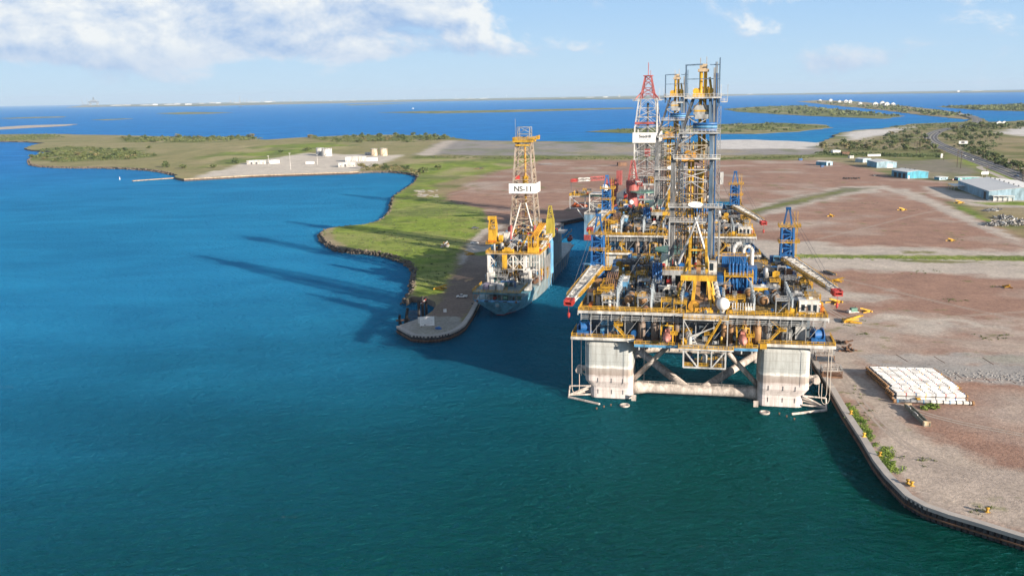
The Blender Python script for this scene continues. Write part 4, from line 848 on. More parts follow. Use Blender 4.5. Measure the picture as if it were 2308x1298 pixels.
    mb.beam((-6.2, 43, 115), (-.2, 43, 115.2), .5); mb.beam((-6.2, 43, 110), (6, 43, 110), .3); mb.beam((-6.2, 43, 115), (-6.2, 51, 115), .4); mb.beam((2.4, 43, 115), (6.2, 43, 115), .35); mb.beam((-6.2, 43, 103), (-3, 43, 98), .5); mb.beam((6, 43, 103), (4, 43, 98), .5)
    mb.build('crown_frame', paint('derrick_blue_steel', (.1, .17, .26)), D)
    for x0 in (-9.2, 6.6):
        mb = MB(); mb.box(x0, x0 + 2.4, 42, 46, 101.5, 101.7); mb.rail([(x0, 42, 101.7), (x0 + 2.4, 42, 101.7), (x0 + 2.4, 46, 101.7), (x0, 46, 101.7)], 1.2, .13, 1.2, True)
        for q in (x0, x0 + 2.4): mb.beam((q, 42, 101.7), (q, 42, 108), .14)
        mb.build('crown_cage', LGR, D)
    MB().box(7.2, 8.4, 43, 45, 71.5, 76).build('lift_cage', LGR, D)
    MB().lattice([(6.0, 43, DF), (7.2, 43, DF), (7.2, 44.4, DF), (6.0, 44.4, DF)], [(5.6, 43.6, 100), (6.8, 43.6, 100), (6.8, 45, 100), (5.6, 45, 100)], 24, .1, .16).build('lift_mast', STEEL, D)
    MB().tube((-.3, 39, 60.5), (-9.6, 37.5, 36), .5, 8).build('a_brace', STEEL, D); MB().tube((-1.6, 39, 59.5), (4.0, 38, 42), .5, 8).build('a_brace', STEEL, D)
    for x, y in ((-11, 37.6), (7.4, 37.8)): MB().tube((x, y, UD), (x, y, 58), .3, 6).build('guide_post', GRY, D)
    mb = MB(); mb.box(-15, 11, 36.5, 60, DF - 2.2, DF - .2)
    for x in (-14.5, -9, 6, 10.5):
        for y in (37, 48, 59.5): mb.box(x - .6, x + .6, y - .6, y + .6, UD, DF - 2.2)
    mb.build('drill_floor', GRY, t)
    for pts in ([(-15, 36.6, DF - .2), (-4, 36.6, DF - .2)], [(4, 36.6, DF - .2), (11, 36.6, DF - .2)], [(-15, 60, DF - .2), (-15, 36.6, DF - .2)]): MB().rail(pts, 1.25, .15, 1.6).build('guard_rail', YEL, t)
    mb = MB(); mb.box(-14, -9.8, 40, 47, DF - .2, DF + 4.5); mb.build('drillers_cabin', paint('pale_green_paint', (.42, .52, .46), .5, .2), t)
    MB().box(-11.6, -9.6, 37, 39.5, DF - 8, DF - 4).build('winch_box', RED, t)
    # after deck and quarters
    for x0, x1, y0, y1, h, mt in ((-34, -22, 66, 76, 5, GRY), (-18, 4, 66, 77, 6, LGR), (6, 16, 67, 76, 4, BLU), (18, 29, 66, 76, 5, LGR)):
        g = group_part('quarters_block', t); MB().box(x0, x1, y0, y1, UD, UD + h).build('wall', mt, g)
        for k in range(3): q = x0 + (x1 - x0) * (k + .3) / 3; MB().box(q, q + 1.6, y0 - .06, y0 - .02, UD + .3, UD + 2.6).build('door', GLS if k else YEL, g)
        MB().rail([(x0, y0, UD + h), (x1, y0, UD + h), (x1, y1, UD + h), (x0, y1, UD + h)], 1.2, .14, 1.8, True).build('rail', YEL, g)
    mb = MB(); hp = [(-8 + 11 * math.cos(R(22.5 + 45 * i)), 78 + 11 * math.sin(R(22.5 + 45 * i))) for i in range(8)]; mb.prism(hp, UD + 8.5, UD + 9.1); mb.build('helideck', GRN, t)
    mb = MB()
    for i in range(0, 8, 2): mb.beam((*hp[i], UD + 8.5), (-8 + (hp[i][0] + 8) * .5, 74 + (hp[i][1] - 74) * .5, UD), .4)
    mb.build('helideck_truss', WHT, t)
    pal = (BLU, BLU, YEL, YEL, WHT, GRY, GRY, DGR, DGR, LBL, DGR, BRN, RUST, STEEL)
    clutter(t, rnd, (-38, -17, 26, 60), UD, 95, pal); clutter(t, rnd, (10, 39, 46, 62), UD, 84, pal); clutter(t, rnd, (21, 40, 24, 45), UD, 48, pal); clutter(t, rnd, (-36, 30, 60, 75), UD + 3, 70, pal, 4.5)
    clutter(t, rnd, (-26, -17, 2, 24), UD, 12, (GRY, RUST, WHT, DGR), 1.6); clutter(t, rnd, (-38, -28, 2, 22), UD, 18, (WHT, GRY, YEL, ORG), 2.0); clutter(t, rnd, (32, 41, 1, 24), UD, 24, (WHT, GRY, YEL, LGR, ORG), 2.0); clutter(t, rnd, (-13, 8, 37, 58), DF - .2, 20, (RED, GRY, YEL, DGR, BLU, WHT), 2.4); clutter(t, rnd, (-10, 20, 26, 33), UD, 12, pal, 2.2)
    clutter(t, rnd, (-35, 33, 4, 7.5), LD, 26, (DGR, GRY, LBL, BLU, WHT), 1.8); clutter(t, rnd, (-14, 17, -3.6, 2), LD - 1.2, 10, (GRY, YEL, WHT, RED), 1.2)
    clutter(t, rnd, (-38, 39, 1.2, 36), UD + .35, 90, (RUST, WHT, YEL, GRY, DGR, BLU, STEEL, BRN), 1.3); clutter(t, rnd, (-36, 38, 44, 62), UD + 4, 60, pal, 3.0); clutter(t, rnd, (-38, 42, -.8, 2.0), UD, 30, (YEL, RUST, GRY, WHT), .9); clutter(t, rnd, (-14, 9, 37, 41), DF - .2, 14, (YEL, DGR, RED, GRY), 1.8); clutter(t, rnd, (-40, 43, .5, 5), LD, 40, (DGR, GRY, BLU, LBL, RUST), 1.5)
    for k, (x_, y_) in enumerate(((-30, 8), (-22, 30), (28, 10), (24, 34), (-12, 6), (14, 12), (-26, 50), (30, 52))): MB().tube((x_, y_, UD), ((L0, L1)[x_ > 0], Y0_, 63 + (k % 3) * 9), .07, 4).build('guy_wire', DGR, t)
    crane(t, -38.3, 44, 31.0, R(-6), R(-4.5), 43, th=14)
    crane(t, 34.4, 69, 31.2, R(14), R(-2.2), 50, th=14)
    return t

def rw(u, v, o=(62.3, 304.4), deg=-12.0):
    a = R(deg); return (o[0] + u * math.cos(a) - v * math.sin(a), o[1] + u * math.sin(a) + v * math.cos(a))
RIG1 = make_rig('nearest drilling rig on four pale columns with yellow gantry, blue cranes and tallest derrick', (62.3, 304.4, 0), R(-12.0))
RIG2 = copy_tree(RIG1); RIG2['label'] = 'second drilling rig moored right behind the nearest one, with blue cranes'
x2, y2 = rw(-14.6, 176.0); RIG2.location = (x2, y2, 0); RIG2.rotation_euler = (0, 0, R(-11.0))

def lifeboat(label, loc, rz, mat=PINK, L=9.0):
    """enclosed lifeboat: full hull, canopy, wheelhouse, windows, keel"""
    b_ = thing('lifeboat', label, 'lifeboat', loc, rz)
    def sec(y, w, zb, zt, k=12):
        out = []
        for i in range(k):
            a = 2 * math.pi * i / k; x = math.sin(a) * w; z = (zb + zt) / 2 - math.cos(a) * (zt - zb) / 2; out.append((x, y, z))
        return out
    st = [(-.5, .15, .9, 1.5), (-.44, .8, .4, 2.1), (-.3, 1.35, .1, 2.6), (0, 1.5, 0, 2.8), (.3, 1.4, .1, 2.75), (.44, 1.0, .35, 2.4), (.5, .3, .8, 1.7)]
    mb = MB(); mb.loft([sec(y * L, w, zb, zt) for y, w, zb, zt in st]); hu = mb.build('hull', mat, b_, True)
    mb = MB(); mb.box(-.7, .7, L * .18, L * .34, 2.6, 3.4); mb.build('wheelhouse', mat, b_)
    for q in (-1, 1):
        for k in range(4): MB().box(q * 1.3 - .06, q * 1.3 + .06, -2.4 + k * 1.3, -1.9 + k * 1.3, 1.9, 2.25).build('window', GLS, hu)
    MB().box(-.45, .45, -L * .42, -L * .40, 1.5, 1.9).build('window', GLS, hu)
    MB().box(-1.52, 1.52, -L * .3, L * .34, 1.28, 1.42).build('rubbing_strake', DGR, b_)
    return b_
lifeboat('faded pink lifeboat hung left of the middle stair on the nearest rig', (*rw(-9.5, -3.6), 23.0), R(-12))
lifeboat('faded pink lifeboat hung right of the middle stair on the nearest rig', (*rw(15.5, -3.6), 23.0), R(-12))
# ------------------------------------------------------------------ drillships
def lettering(txt, size, loc, rot, mat, parent, bold=0.0):
    c = bpy.data.curves.new('lettering', 'FONT'); c.body = txt; c.size = size; c.extrude = .04; c.align_x = 'CENTER'; c.align_y = 'CENTER'; c.offset = bold
    tmp = bpy.data.objects.new('lettering_source', c); COL.objects.link(tmp); me = bpy.data.meshes.new_from_object(tmp.evaluated_get(bpy.context.evaluated_depsgraph_get())); bpy.data.objects.remove(tmp)
    me.name = 'lettering'; me.materials.clear(); me.materials.append(mat); o = bpy.data.objects.new('lettering', me); COL.objects.link(o); o.parent = parent; o.location = loc; o.rotation_euler = rot; return o
INK = flat('dark_lettering', (0.03, 0.035, 0.04), 0.6, 0.1)
TEALB = paint('bright_teal_hull', (0.15, 0.42, 0.56), .45, .10)
HULLSIDE = paint('weathered_hull_side', (0.24, 0.34, 0.38), .55, .6, rustcol=(.30, .21, .15))
NAVY = paint('slate_blue_hull', (0.17, 0.30, 0.42), .5, .15)
BOOT = paint('red_boot_topping', (0.30, 0.05, 0.045), .6, .3)

def tower(parent, cx, cy, z0, z1, w0, w1, bays, legm, brm, lw=.7, bw=.34, name='derrick'):
    D = group_part(name, parent)
    def P(z, i):
        q = (z - z0) / (z1 - z0); w = w0 + (w1 - w0) * q; sx_, sy_ = ((-1, -1), (1, -1), (1, 1), (-1, 1))[i]; return Vector((cx + sx_ * w / 2, cy + sy_ * w / 2, z))
    for i in range(4): MB().beam(P(z0, i), P(z1, i), lw).build('leg', legm, D)
    for k in range(bays):
        a, c = z0 + (z1 - z0) * k / bays, z0 + (z1 - z0) * (k + 1) / bays; mb = MB()
        for i in range(4):
            j = (i + 1) % 4; mb.beam(P(c, i), P(c, j), bw)
            m_ = (P(c, i) + P(c, j)) / 2
            if k % 2: mb.beam(P(a, i), P(c, j), bw * .8); mb.beam(P(a, j), P(c, i), bw * .8)
            else: mb.beam(P(a, i), m_, bw * .8); mb.beam(P(a, j), m_, bw * .8)
        mb.build('bracing_bay', brm, D)
    return D, P

def ship_ns():
    t = thing('drillship', 'teal drillship with a rusty side and a lattice derrick signed NS-11, moored at the pier', 'ship', (-6, 441, 0), R(-12))
    rnd = random.Random(5); DK = 8.2
    # hull: raked end with a flat rail, then full-bodied sides with a sponson step
    def sec(v, hw_top, hw_wl, zt=DK, k=6, dz=0.0):
        right = [(hw_wl * .55, v, -4), (hw_wl, v, dz), (hw_wl + (hw_top - hw_wl) * .55, v, zt * .5), (hw_top, v, zt)]
        return right + [(-x, y, z) for x, y, z in reversed(right)]
    mb = MB(); mb.loft([[(1.2, 1.5, -4), (1.6, -.6, 0), (6.5, -4.2, DK * .55), (11, -7.0, DK), (-11, -7.0, DK), (-6.5, -4.2, DK * .55), (-1.6, -.6, 0), (-1.2, 1.5, -4)], sec(8, 11.6, 5.6), sec(18, 11.8, 8.6), sec(30, 12, 10.2)])
    mb.build('bow_hull', TEALB, t)
    mb = MB(); mb.loft([sec(29.6, 13.2, 8.6, 9.0), sec(38, 13.9, 11.0, 9.0), sec(60, 14, 12.2, 9.0), sec(140, 14, 12.4, 9.0), sec(165, 12, 9, 9.0), sec(172, 10, 6, 9)]); mb.build('main_hull', HULLSIDE, t)
    mb = MB(); mb.loft([[(1.3, 1.4, -1), (1.75, -.75, .0), (1.95, -1.0, .55), (-1.95, -1.0, .55), (-1.75, -.75, 0), (-1.3, 1.4, -1)], [(5.7, 8, -1), (5.72, 8, .1), (5.95, 8, .55), (-5.95, 8, .55), (-5.72, 8, .1), (-5.7, 8, -1)], [(10.2, 29.5, -1), (10.25, 29.5, .1), (10.35, 29.5, .55), (-10.35, 29.5, .55), (-10.25, 29.5, .1), (-10.2, 29.5, -1)]]); mb.build('boot_topping', BOOT, t)
    mb = MB(); mb.box(-10.8, 10.8, -6.8, 30, DK - .25, DK - .1); mb.box(-13.6, 13.6, 30, 165, 8.7, 8.85); mb.build('main_deck', DECK, t)
    MB().box(-11, 11, -7.25, -6.95, DK - .2, DK + .75).build('bulwark', LBL, t)
    for x in (-5.2, 0, 4.0): MB().box(x - 1, x + 1, -7.32, -7.26, DK - .1, DK + .35).build('hawse_slot', BLK, t)
    for x in (-9.6, 9.6): MB().lathe([(.55, 0), (.55, .15)], (x, -7.2, DK + .1), (0, -1, 0), 10).build('fairlead', RUST, t)
    for z in range(5): MB().box(-.9, .9, -6.1 + z * .66 - .3, -6.0 + z * .66, DK - 1.7 - z, DK - 1.5 - z).build('hull_mark', WHT, t) if z < 2 else None
    # forward platform
    mb = MB(); mb.box(-12.4, 11.2, -6, 14, 12.2, 12.5)
    for x in range(-12, 12, 3): mb.beam((x, -5.6, DK), (x, -5.6, 12.2), .25)
    for x in range(-12, 9, 6): mb.beam((x, -5.6, DK), (x + 3, -5.6, 12.2), .18)
    mb.box(-12.4, 11.2, -6.2, -6, 11.5, 12.3); mb.build('fore_platform', paint('teal_platform', (.09, .22, .27), .5, .3), t)
    MB().rail([(-12.4, 14, 12.5), (-12.4, -6, 12.5), (11.2, -6, 12.5), (11.2, 14, 12.5)], 1.2, .14, 1.6).build('guard_rail', YEL, t)
    for x, y, mt, nm in ((-8.4, 2.2, paint('lilac_container_paint', (.40, .34, .44), .5, .15), 'deck_container'), (-4.9, 1.6, LGR, 'deck_container'), (-1.4, 2.0, WHT, 'deck_container')):
        mb = MB(); mb.box(x, x + 2.9, y - 3, y + 3, 12.5, 15.2)
        for k in range(9): mb.box(x + .1 + k * .3, x + .22 + k * .3, y - 3.06, y - 3, 12.7, 15.0)
        mb.build(nm, mt, t)
    clutter(t, rnd, (-10, 8, 6, 26), 12.5, 34, (DGR, GRY, BLU, paint('teal_platform', (.09, .22, .27)), GRN, WHT), 2.6); clutter(t, rnd, (-9, 9, -5, 2), DK, 16, (DGR, RED, GRY, GRN), 1.6)
    for x in (-10.6, 8.6):
        mb = MB(); mb.box(x, x + 3.4, 18, 22, 10 if x < 0 else 8.6, 17.5 if x < 0 else 19); mb.box(x + .8, x + 2.6, 19, 21, 17.5 if x < 0 else 19, 20); mb.build('white_tank_tower', WHT, t)
    clutter(t, rnd, (-12, 11, 20, 28), 13, 24, (BRN, RUST, YEL, WHT, BLU, GRY), 2.2)
    # lattice-front pipe deck
    Z0, Z1, YF = 17.0, 25.0, 31.0
    mb = MB()
    for z in (Z0, Z0 + 4, Z1): mb.beam((-13.2, YF, z), (14.4, YF, z), .5)
    for x in (-13.0, -6.4, 0.4, 7.2, 14.2): mb.beam((x, YF, 9), (x, YF, Z1), .7)
    for a, c in ((-13, -6.4), (-6.4, .4), (.4, 7.2)): mb.beam((a, YF, Z0), (c, YF, Z1), .42); mb.beam((c, YF, Z0), (a, YF, Z1), .42)
    mb.build('front_truss', WHT, t)
    for x in (-12.6, 6.6): MB().box(x - .9, x + .9, YF - .2, YF + 1.8, 12, Z1 - .3).build('truss_column', WHT, t)
    MB().box(-13.8, 15, YF - 1.6, 60, Z1, Z1 + .5).build('pipe_deck', paint('pipe_deck_buff', (.46, .36, .25), .6, .3), t)
    MB().rail([(-13.8, 60, Z1 + .5), (-13.8, YF - 1.6, Z1 + .5), (15, YF - 1.6, Z1 + .5), (15, 60, Z1 + .5)], 1.2, .16, 1.6).build('guard_rail', YEL, t)
    for x in range(-11, 14, 3):
        for y in (38, 46, 54): MB().beam((x, y, 9), (x, y, Z1), .5).build('deck_pillar', WHT if x % 2 else LGR, t)
    clutter(t, rnd, (-11, 12, 32, 42), 13, 46, (WHT, BRN, LBL, YEL, RUST, DGR, DGR), 3.0); clutter(t, rnd, (-12, 12, 31, 46), Z1 + .5, 40, (YEL, RUST, DGR, WHT, RED, GRY), 1.8)
    for i in range(7): MB().tube((-3.6 + i * .45, YF + 1, Z1 + 2.2), (.6 + i * .45, YF + 14, Z1 + 8), .2, 6).build('catwalk_pipe', DGR if i % 2 else LGR, t)
    mb = MB(); mb.box(-5.2, .6, YF - .6, YF + 2, Z1 + .5, Z1 + 2.4); mb.lathe([(1.1, 0), (1.1, 3)], (-4.2, YF + .6, Z1 + 2.4), (1, 0, 0), 12); mb.build('catwalk_winch', YEL, t)
    mb = MB(); mb.beam((3.4, YF + 2, Z1 + .5), (5.4, YF + 14, Z1 + 8), .8, .6); mb.build('catwalk_rail', YEL, t)
    mb = MB(); mb.box(8, 13.6, YF + .4, YF + 4, Z1 + .5, Z1 + 3.5)
    for x in (9, 12.4): mb.lattice([(x - .8, YF + 1, Z1), (x + .8, YF + 1, Z1), (x + .8, YF + 2.6, Z1), (x - .8, YF + 2.6, Z1)], [(x - .8, YF + 1, Z1 + 9), (x + .8, YF + 1, Z1 + 9), (x + .8, YF + 2.6, Z1 + 9), (x - .8, YF + 2.6, Z1 + 9)], 5, .2, .34)
    mb.build('knuckle_crane_base', YEL, t)
    for k in range(4): MB().beam((9.4 + k * .9, YF + 5, Z1 + 8.5), (12.6 + k * .9, YF + 12, Z1 + 14.5), .8, .9).build('knuckle_boom', paint('ochre_paint', (.6, .3, .03)), t)
    mb = MB(); mb.box(-4.8, -2.4, YF - 3, YF - 1.8, 13, Z1); mb.box(-5, -2.2, YF - 3.4, YF - 1.6, 15, 17); mb.build('hose_tower', YEL, t)
    # after part: drill floor, derrick, cranes
    MB().box(-12.5, 13.5, 60, 86, 28, 29).build('drill_floor', GRY, t); MB().box(-11, 12, 62, 120, 9, 28).build('midship_house', HULLSIDE, t)
    clutter(t, rnd, (-12, 11, 46, 58), Z1 + .5, 40, (WHT, RED, YEL, DGR, WHT, PINKRED, LBL), 3.4); clutter(t, rnd, (-11, 12, 60, 84), 29, 40, (WHT, RED, PINKRED, YEL, DGR, WHT, LBL), 3.2); clutter(t, rnd, (-11, 12, 86, 118), 28, 24, (WHT, LBL, PINKRED, GRN), 4)
    for x in (-11.2, -8): MB().box(x, x + 2.6, 47, 52, Z1 + .5, Z1 + 8.5).build('white_house', WHT, t)
    for x in (-6.6, 6.6): MB().tube((x, 58, 26), (x, 60, 36), .7, 10).build('tensioner_bottle', PINKRED, t, True)
    D, P = tower(t, -.2, 68, 29, 81.5, 14.6, 7.6, 10, paint('rusty_galvanised', (.40, .35, .30), .55, .6), paint('buff_steel', (.46, .38, .28), .6, .5), .8, .36)
    mb = MB(); mb.box(-5.4, 5.4, 62.2, 73.6, 80.6, 81.4); mb.box(4, 8.5, 63, 68, 82, 82.6); mb.beam((-4, 63, 79), (4, 63, 79), .8); mb.build('crown_platform', YEL, D)
    MB().rail([(-5.4, 62.2, 81.4), (5.4, 62.2, 81.4), (8.4, 63, 82.4), (8.4, 68, 82.4), (5.4, 73.6, 81.4), (-5.4, 73.6, 81.4)], 1.6, .3, 1.2, True).build('crown_rail', YEL, D)
    mb = MB(); mb.lattice([(-3.4, 64.8, 81), (3.4, 64.8, 81), (3.4, 71.2, 81), (-3.4, 71.2, 81)], [(-3.4, 64.8, 88.4), (3.4, 64.8, 88.4), (3.4, 71.2, 88.4), (-3.4, 71.2, 88.4)], 2, .26, .4); mb.tube((-4.4, 65, 81), (-4.4, 65, 93), .1, 5); mb.build('gin_pole', STEEL, D)
    MB().tube((.2, 68, 40), (.2, 68, 78), .6, 8).build('guide_rail', paint('ochre_paint', (.6, .3, .03)), D); MB().box(-1.2, 1.6, 67, 69, 54, 62).build('top_drive', YEL, D); MB().box(-4.6, -2.4, 63.8, 66, 60.5, 62.6).build('monkey_board', RED, D)
    for k in range(9): MB().tube((-4 + k * .9, 66 + (k % 2), 29), (-4 + k * .9, 66 + (k % 2), 50), .16, 5).build('racked_drill_pipe', RUST, D)
    for x in (-7, 7): MB().tube((x * .95, 60.5, 29), (x * .2, 61.8, 48), .4, 7).build('a_brace', WHT, D)
    sg = group_part('name_board', D)
    MB().box(-7.6, 7.0, 60.6, 60.85, 53.2, 58.6).build('front_panel', CLEAN, sg); MB().box(6.95, 7.2, 60.6, 75, 53.2, 58.6).build('side_panel', CLEAN, sg)
    lettering('NS-11', 4.0, (.3, 60.55, 55.6), (R(90), 0, 0), INK, sg, .05)
    # cranes
    c = group_part('pedestal_crane', t); c.location = (-12.4, 42, 0)
    MB().lathe([(1.7, 9), (1.7, 27), (2.3, 27.6), (2.3, 28.6)], (0, 0, 0), n=14).build('pedestal', LBL, c)
    mb = MB(); mb.box(-3.6, 4.2, -3, 3, 28.6, 28.9); mb.rail([(-3.6, -3, 28.9), (4.2, -3, 28.9), (4.2, 3, 28.9), (-3.6, 3, 28.9)], 1.2, .16, 1.4, True); mb.build('platform', YEL, c)
    mb = MB(); mb.loft([[(-2.6, -2, 28.9), (2.2, -2, 28.9), (2.2, 2, 28.9), (-2.6, 2, 28.9)], [(-2.2, -1.8, 36), (1.8, -1.8, 36), (1.8, 1.8, 36), (-2.2, 1.8, 36)]]); mb.build('housing', YEL, c)
    mb = MB(); mb.lattice([(-2.2, -1.6, 36), (1.8, -1.6, 36), (1.8, 1.6, 36), (-2.2, 1.6, 36)], [(-1.6, -1, 41.5), (1.4, -1, 41.5), (1.4, 1, 41.5), (-1.6, 1, 41.5)], 2, .4, .6); mb.box(-2.6, 1.6, -1.2, 1.2, 41.2, 43.2); mb.build('head', YEL, c)
    MB().lathe([(1.7, 0), (1.7, 2)], (3.2, -.6, 31.6), (1, 0, 0), 14).build('hoist_drum', YEL, c); MB().box(-2.5, 2.1, -2.1, -2.0, 29, 30.6).build('base_panel', ORG, c)
    c = group_part('pedestal_crane', t); c.location = (14.2, 66, 0)
    MB().lathe([(1.6, 9), (1.6, 29)], (0, 0, 0), n=14).build('pedestal', LBL, c)
    OLV = paint('olive_yellow_paint', (.42, .34, .04), .5, .25)
    mb = MB(); mb.loft([[(-2.2, -2, 29), (2.2, -2, 29), (2.2, 2, 29), (-2.2, 2, 29)], [(-2.0, -1.8, 39), (2.0, -1.8, 39), (2.0, 1.8, 39), (-2.0, 1.8, 39)]]); mb.lattice([(-1.6, -1.4, 39), (1.6, -1.4, 39), (1.6, 1.4, 39), (-1.6, 1.4, 39)], [(-.6, -.5, 46), (.6, -.5, 46), (.6, .5, 46), (-.6, .5, 46)], 3, .25, .4); mb.build('housing', OLV, c)
    mb = MB(); A_ = [(-1.2, -2, 29), (1.2, -2, 29), (1.2, -2, 31), (-1.2, -2, 31)]; B_ = [(-1.4, -30, 25.5), (0, -30, 25.5), (0, -30, 26.8), (-1.4, -30, 26.8)]; mb.lattice(A_, B_, 9, .22, .4); mb.build('boom', WHT, c)
    MB().box(-1.6, .3, -32, -30, 25, 27.2).build('boom_head', RED, c)
    # side details
    for v in range(60, 130, 8): MB().box(14.0, 14.25, v, v + .5, 1, 9).build('rubbing_post', LBL, t)
    for k in range(10): MB().path([(14.6, 44 + k * 2, 9), (14.6, 44 + k * 2, 21)], .16, 6).build('riser_pipe', STEEL, t)
    clutter(t, rnd, (9, 12, 32, 56), 9, 16, (BRN, RUST, WHT, ORG), 2.2)
    MB().box(12, 17, 98, 112, 26, 26.5).build('boat_platform', LGR, t)
    for y in (99, 110): MB().path([(13, y, 20), (19.5, y, 26), (19.5, y, 27)], .3, 6).build('davit', LGR, t)
    return t
NS = ship_ns()
def sw(u, v, deg=-12.0): a = R(deg); return (-6 + u * math.cos(a) - v * math.sin(a), 441 + u * math.sin(a) + v * math.cos(a))
lifeboat('dark red lifeboat on the right side of the moored drillship', (*sw(19.4, 104.5), 20.5), R(-12), paint('dark_red_hull', (.36, .06, .06), .5, .1), 8.5)

def ship_sea():
    t = thing('drillship', 'farthest drillship with red cranes and a red-topped derrick carrying a white sign', 'ship', (74, 668, 0), R(-16)); rnd = random.Random(9)
    mb = MB(); mb.loft([[(-21, 2, -4), (-21, 0, 0), (-21, 0, 19), (21, 0, 19), (21, 0, 0), (21, 2, -4)], [(-21, 190, -4), (-21, 190, 0), (-21, 190, 19), (21, 190, 19), (21, 190, 0), (21, 190, -4)]]); mb.build('hull', NAVY, t)
    MB().box(-21.1, 21.1, -.1, 190, -2, 4.2).build('boot_topping', BOOT, t)
    MB().lathe([(1.0, 0), (1.0, .2)], (-12, -.05, 12.5), (0, -1, 0), 14).build('hawse_pipe', TAN, t)
    MB().box(-21, 21, 0, 190, 19.05, 19.3).build('main_deck', DECK, t)
    MB().rail([(-21, 60, 19.3), (-21, 0, 19.3), (21, 0, 19.3), (21, 60, 19.3)], 1.2, .16, 2).build('guard_rail', WHT, t)
    clutter(t, rnd, (-19, 19, 2, 60), 19.3, 90, (WHT, YEL, BLU, PINKRED, RED, LGR, DGR, WHT, YEL), 5); clutter(t, rnd, (-10, 30, 60, 120), 19.3, 40, (WHT, YEL, BLU, PINKRED, RED, LGR), 6)
    # outrigger platform with an orange boat
    mb = MB(); mb.box(-36, -19, 18, 34, 30, 30.6)
    for x, y in ((-35.6, 18.4), (-35.6, 33), (-24, 18.4)): mb.beam((x, y, 21), (x, y, 30), .5)
    mb.beam((-35.6, 18.4, 30), (-24, 18.4, 21), .4); mb.beam((-35.6, 18.4, 21.4), (-20, 18.4, 21.4), .5); mb.beam((-30, 18.4, 21), (-21, 18.4, 8), .6); mb.build('boat_outrigger', LGR, t)
    MB().rail([(-19, 18, 30.6), (-36, 18, 30.6), (-36, 34, 30.6), (-19, 34, 30.6)], 1.6, .24, 1.8).build('guard_rail', YEL, t)
    clutter(t, rnd, (-34, -22, 20, 32), 30.6, 14, (BRN, YEL, WHT, RED), 1.8)
    mb = MB(); mb.lattice([(-19, 10, 19), (-6, 10, 19), (-6, 24, 19), (-19, 24, 19)], [(-19, 10, 33), (-6, 10, 33), (-6, 24, 33), (-19, 24, 33)], 2, .4, .6); mb.box(-19, -6, 10, 24, 33, 33.4); mb.build('forward_frame', WHT, t)
    MB().sphere((-8.5, 14, 37), 3.0, 14, 10).build('radome', CLEAN, t, True); MB().sphere((12.5, 6, 28), 1.8, 12, 8).build('radome', CLEAN, t, True)
    MB().lathe([(8.2, 0), (8.2, .3), (7.2, 1.2)], (-13, 20, 31), n=16).build('helideck', GRN, t); MB().prism([(18 + 10 * math.cos(R(22.5 + 45 * i)), 30 + 10 * math.sin(R(22.5 + 45 * i))) for i in range(8)], 33, 33.7).build('helideck', GRN, t)
    # red cranes
    for x, y, nm in ((-8, 44, 0), (9, 36, 1)):
        c = group_part('pedestal_crane', t); c.location = (x, y, 0)
        MB().lathe([(3.6, 19), (3.6, 31), (4.6, 32), (4.6, 38)], (0, 0, 0), n=16).build('pedestal', PINKRED, c, False)
        MB().box(-4.5, 4.5, -3, 5, 36, 41).build('housing', PINKRED, c)
        if nm: MB().lattice([(-3.4, -2, 40), (3.4, -2, 40), (3.4, 4, 40), (-3.4, 4, 40)], [(-1, 0, 56), (1, 0, 56), (1, 2, 56), (-1, 2, 56)], 3, .34, .7).build('gantry', RED if nm == 0 else PINKRED, c)
        e = Vector((-30, -10, 40)) if nm == 0 else Vector((10, -30, 40))
        s_ = Vector((0, 1.6, 0)) if nm == 0 else Vector((1.6, 0, 0)); p0 = Vector((-4, -2, 41)) if nm == 0 else Vector((3, -4, 40))
        for q, (a, c2, mt) in enumerate(((0, .45, PINKRED), (.45, .8, WHT), (.8, 1.0, RED))):
            A_ = p0.lerp(e, a); B_ = p0.lerp(e, c2); h = Vector((0, 0, 2.6 - q * .5)); MB().lattice([A_ - s_, A_ + s_, A_ + s_ + h, A_ - s_ + h], [B_ - s_, B_ + s_, B_ + s_ + h, B_ - s_ + h], 4, .34, .6).build('boom', mt, c)
        MB().tube(e, e - Vector((0, 0, 9)), .2, 5).build('hook_rope', DGR, c)
    MB().box(-6, -2, 52, 56, 36, 47).build('red_house', PINKRED, t)
    # derrick
    cx, cy = 13.5, 84
    for zz_, mt in ((34, LGR), (22, GRY)): MB().box(cx - 13, cx + 13, cy - 13, cy + 13, zz_, zz_ + 1.4).build('drill_floor', mt, t)
    for x in (cx - 12, cx, cx + 12):
        for y in (cy - 12, cy + 12): MB().beam((x, y, 19), (x, y, 34), .9).build('floor_leg', WHT, t)
    clutter(t, rnd, (cx - 11, cx + 9, cy - 12, cy + 10), 35.4, 30, (WHT, YEL, BLU, RED, PINKRED), 4)
    D, P = tower(t, cx, cy, 35, 80, 18.5, 18.0, 7, WHT, LGR, .9, .42)
    D2, P2 = tower(t, cx, cy, 80, 101, 17.6, 13.0, 3, LGR, LGR, .8, .4)
    D3, P3 = tower(t, cx, cy, 101, 118.5, 11.0, 4.6, 4, PINKRED, PINKRED, .8, .45)
    for s in (-1, 1): MB().beam((cx + s * 9.6, cy - 6, 100.5), (cx + s * 3.2, cy - 3, 108), .8).build('flare_brace', PINKRED, D3)
    for s in (-1, 1):
        mb = MB(); mb.box(cx + s * 6.5 - 2.5 + s * 2, cx + s * 6.5 + 2.5 + s * 2, cy - 8, cy - 3, 99.6, 100.2); mb.rail([(cx + s * 8.5 - 2.5, cy - 8, 100.2), (cx + s * 8.5 + 2.5, cy - 8, 100.2)], 1.3, .2, 1.2); mb.build('crown_wing', LGR, D2)
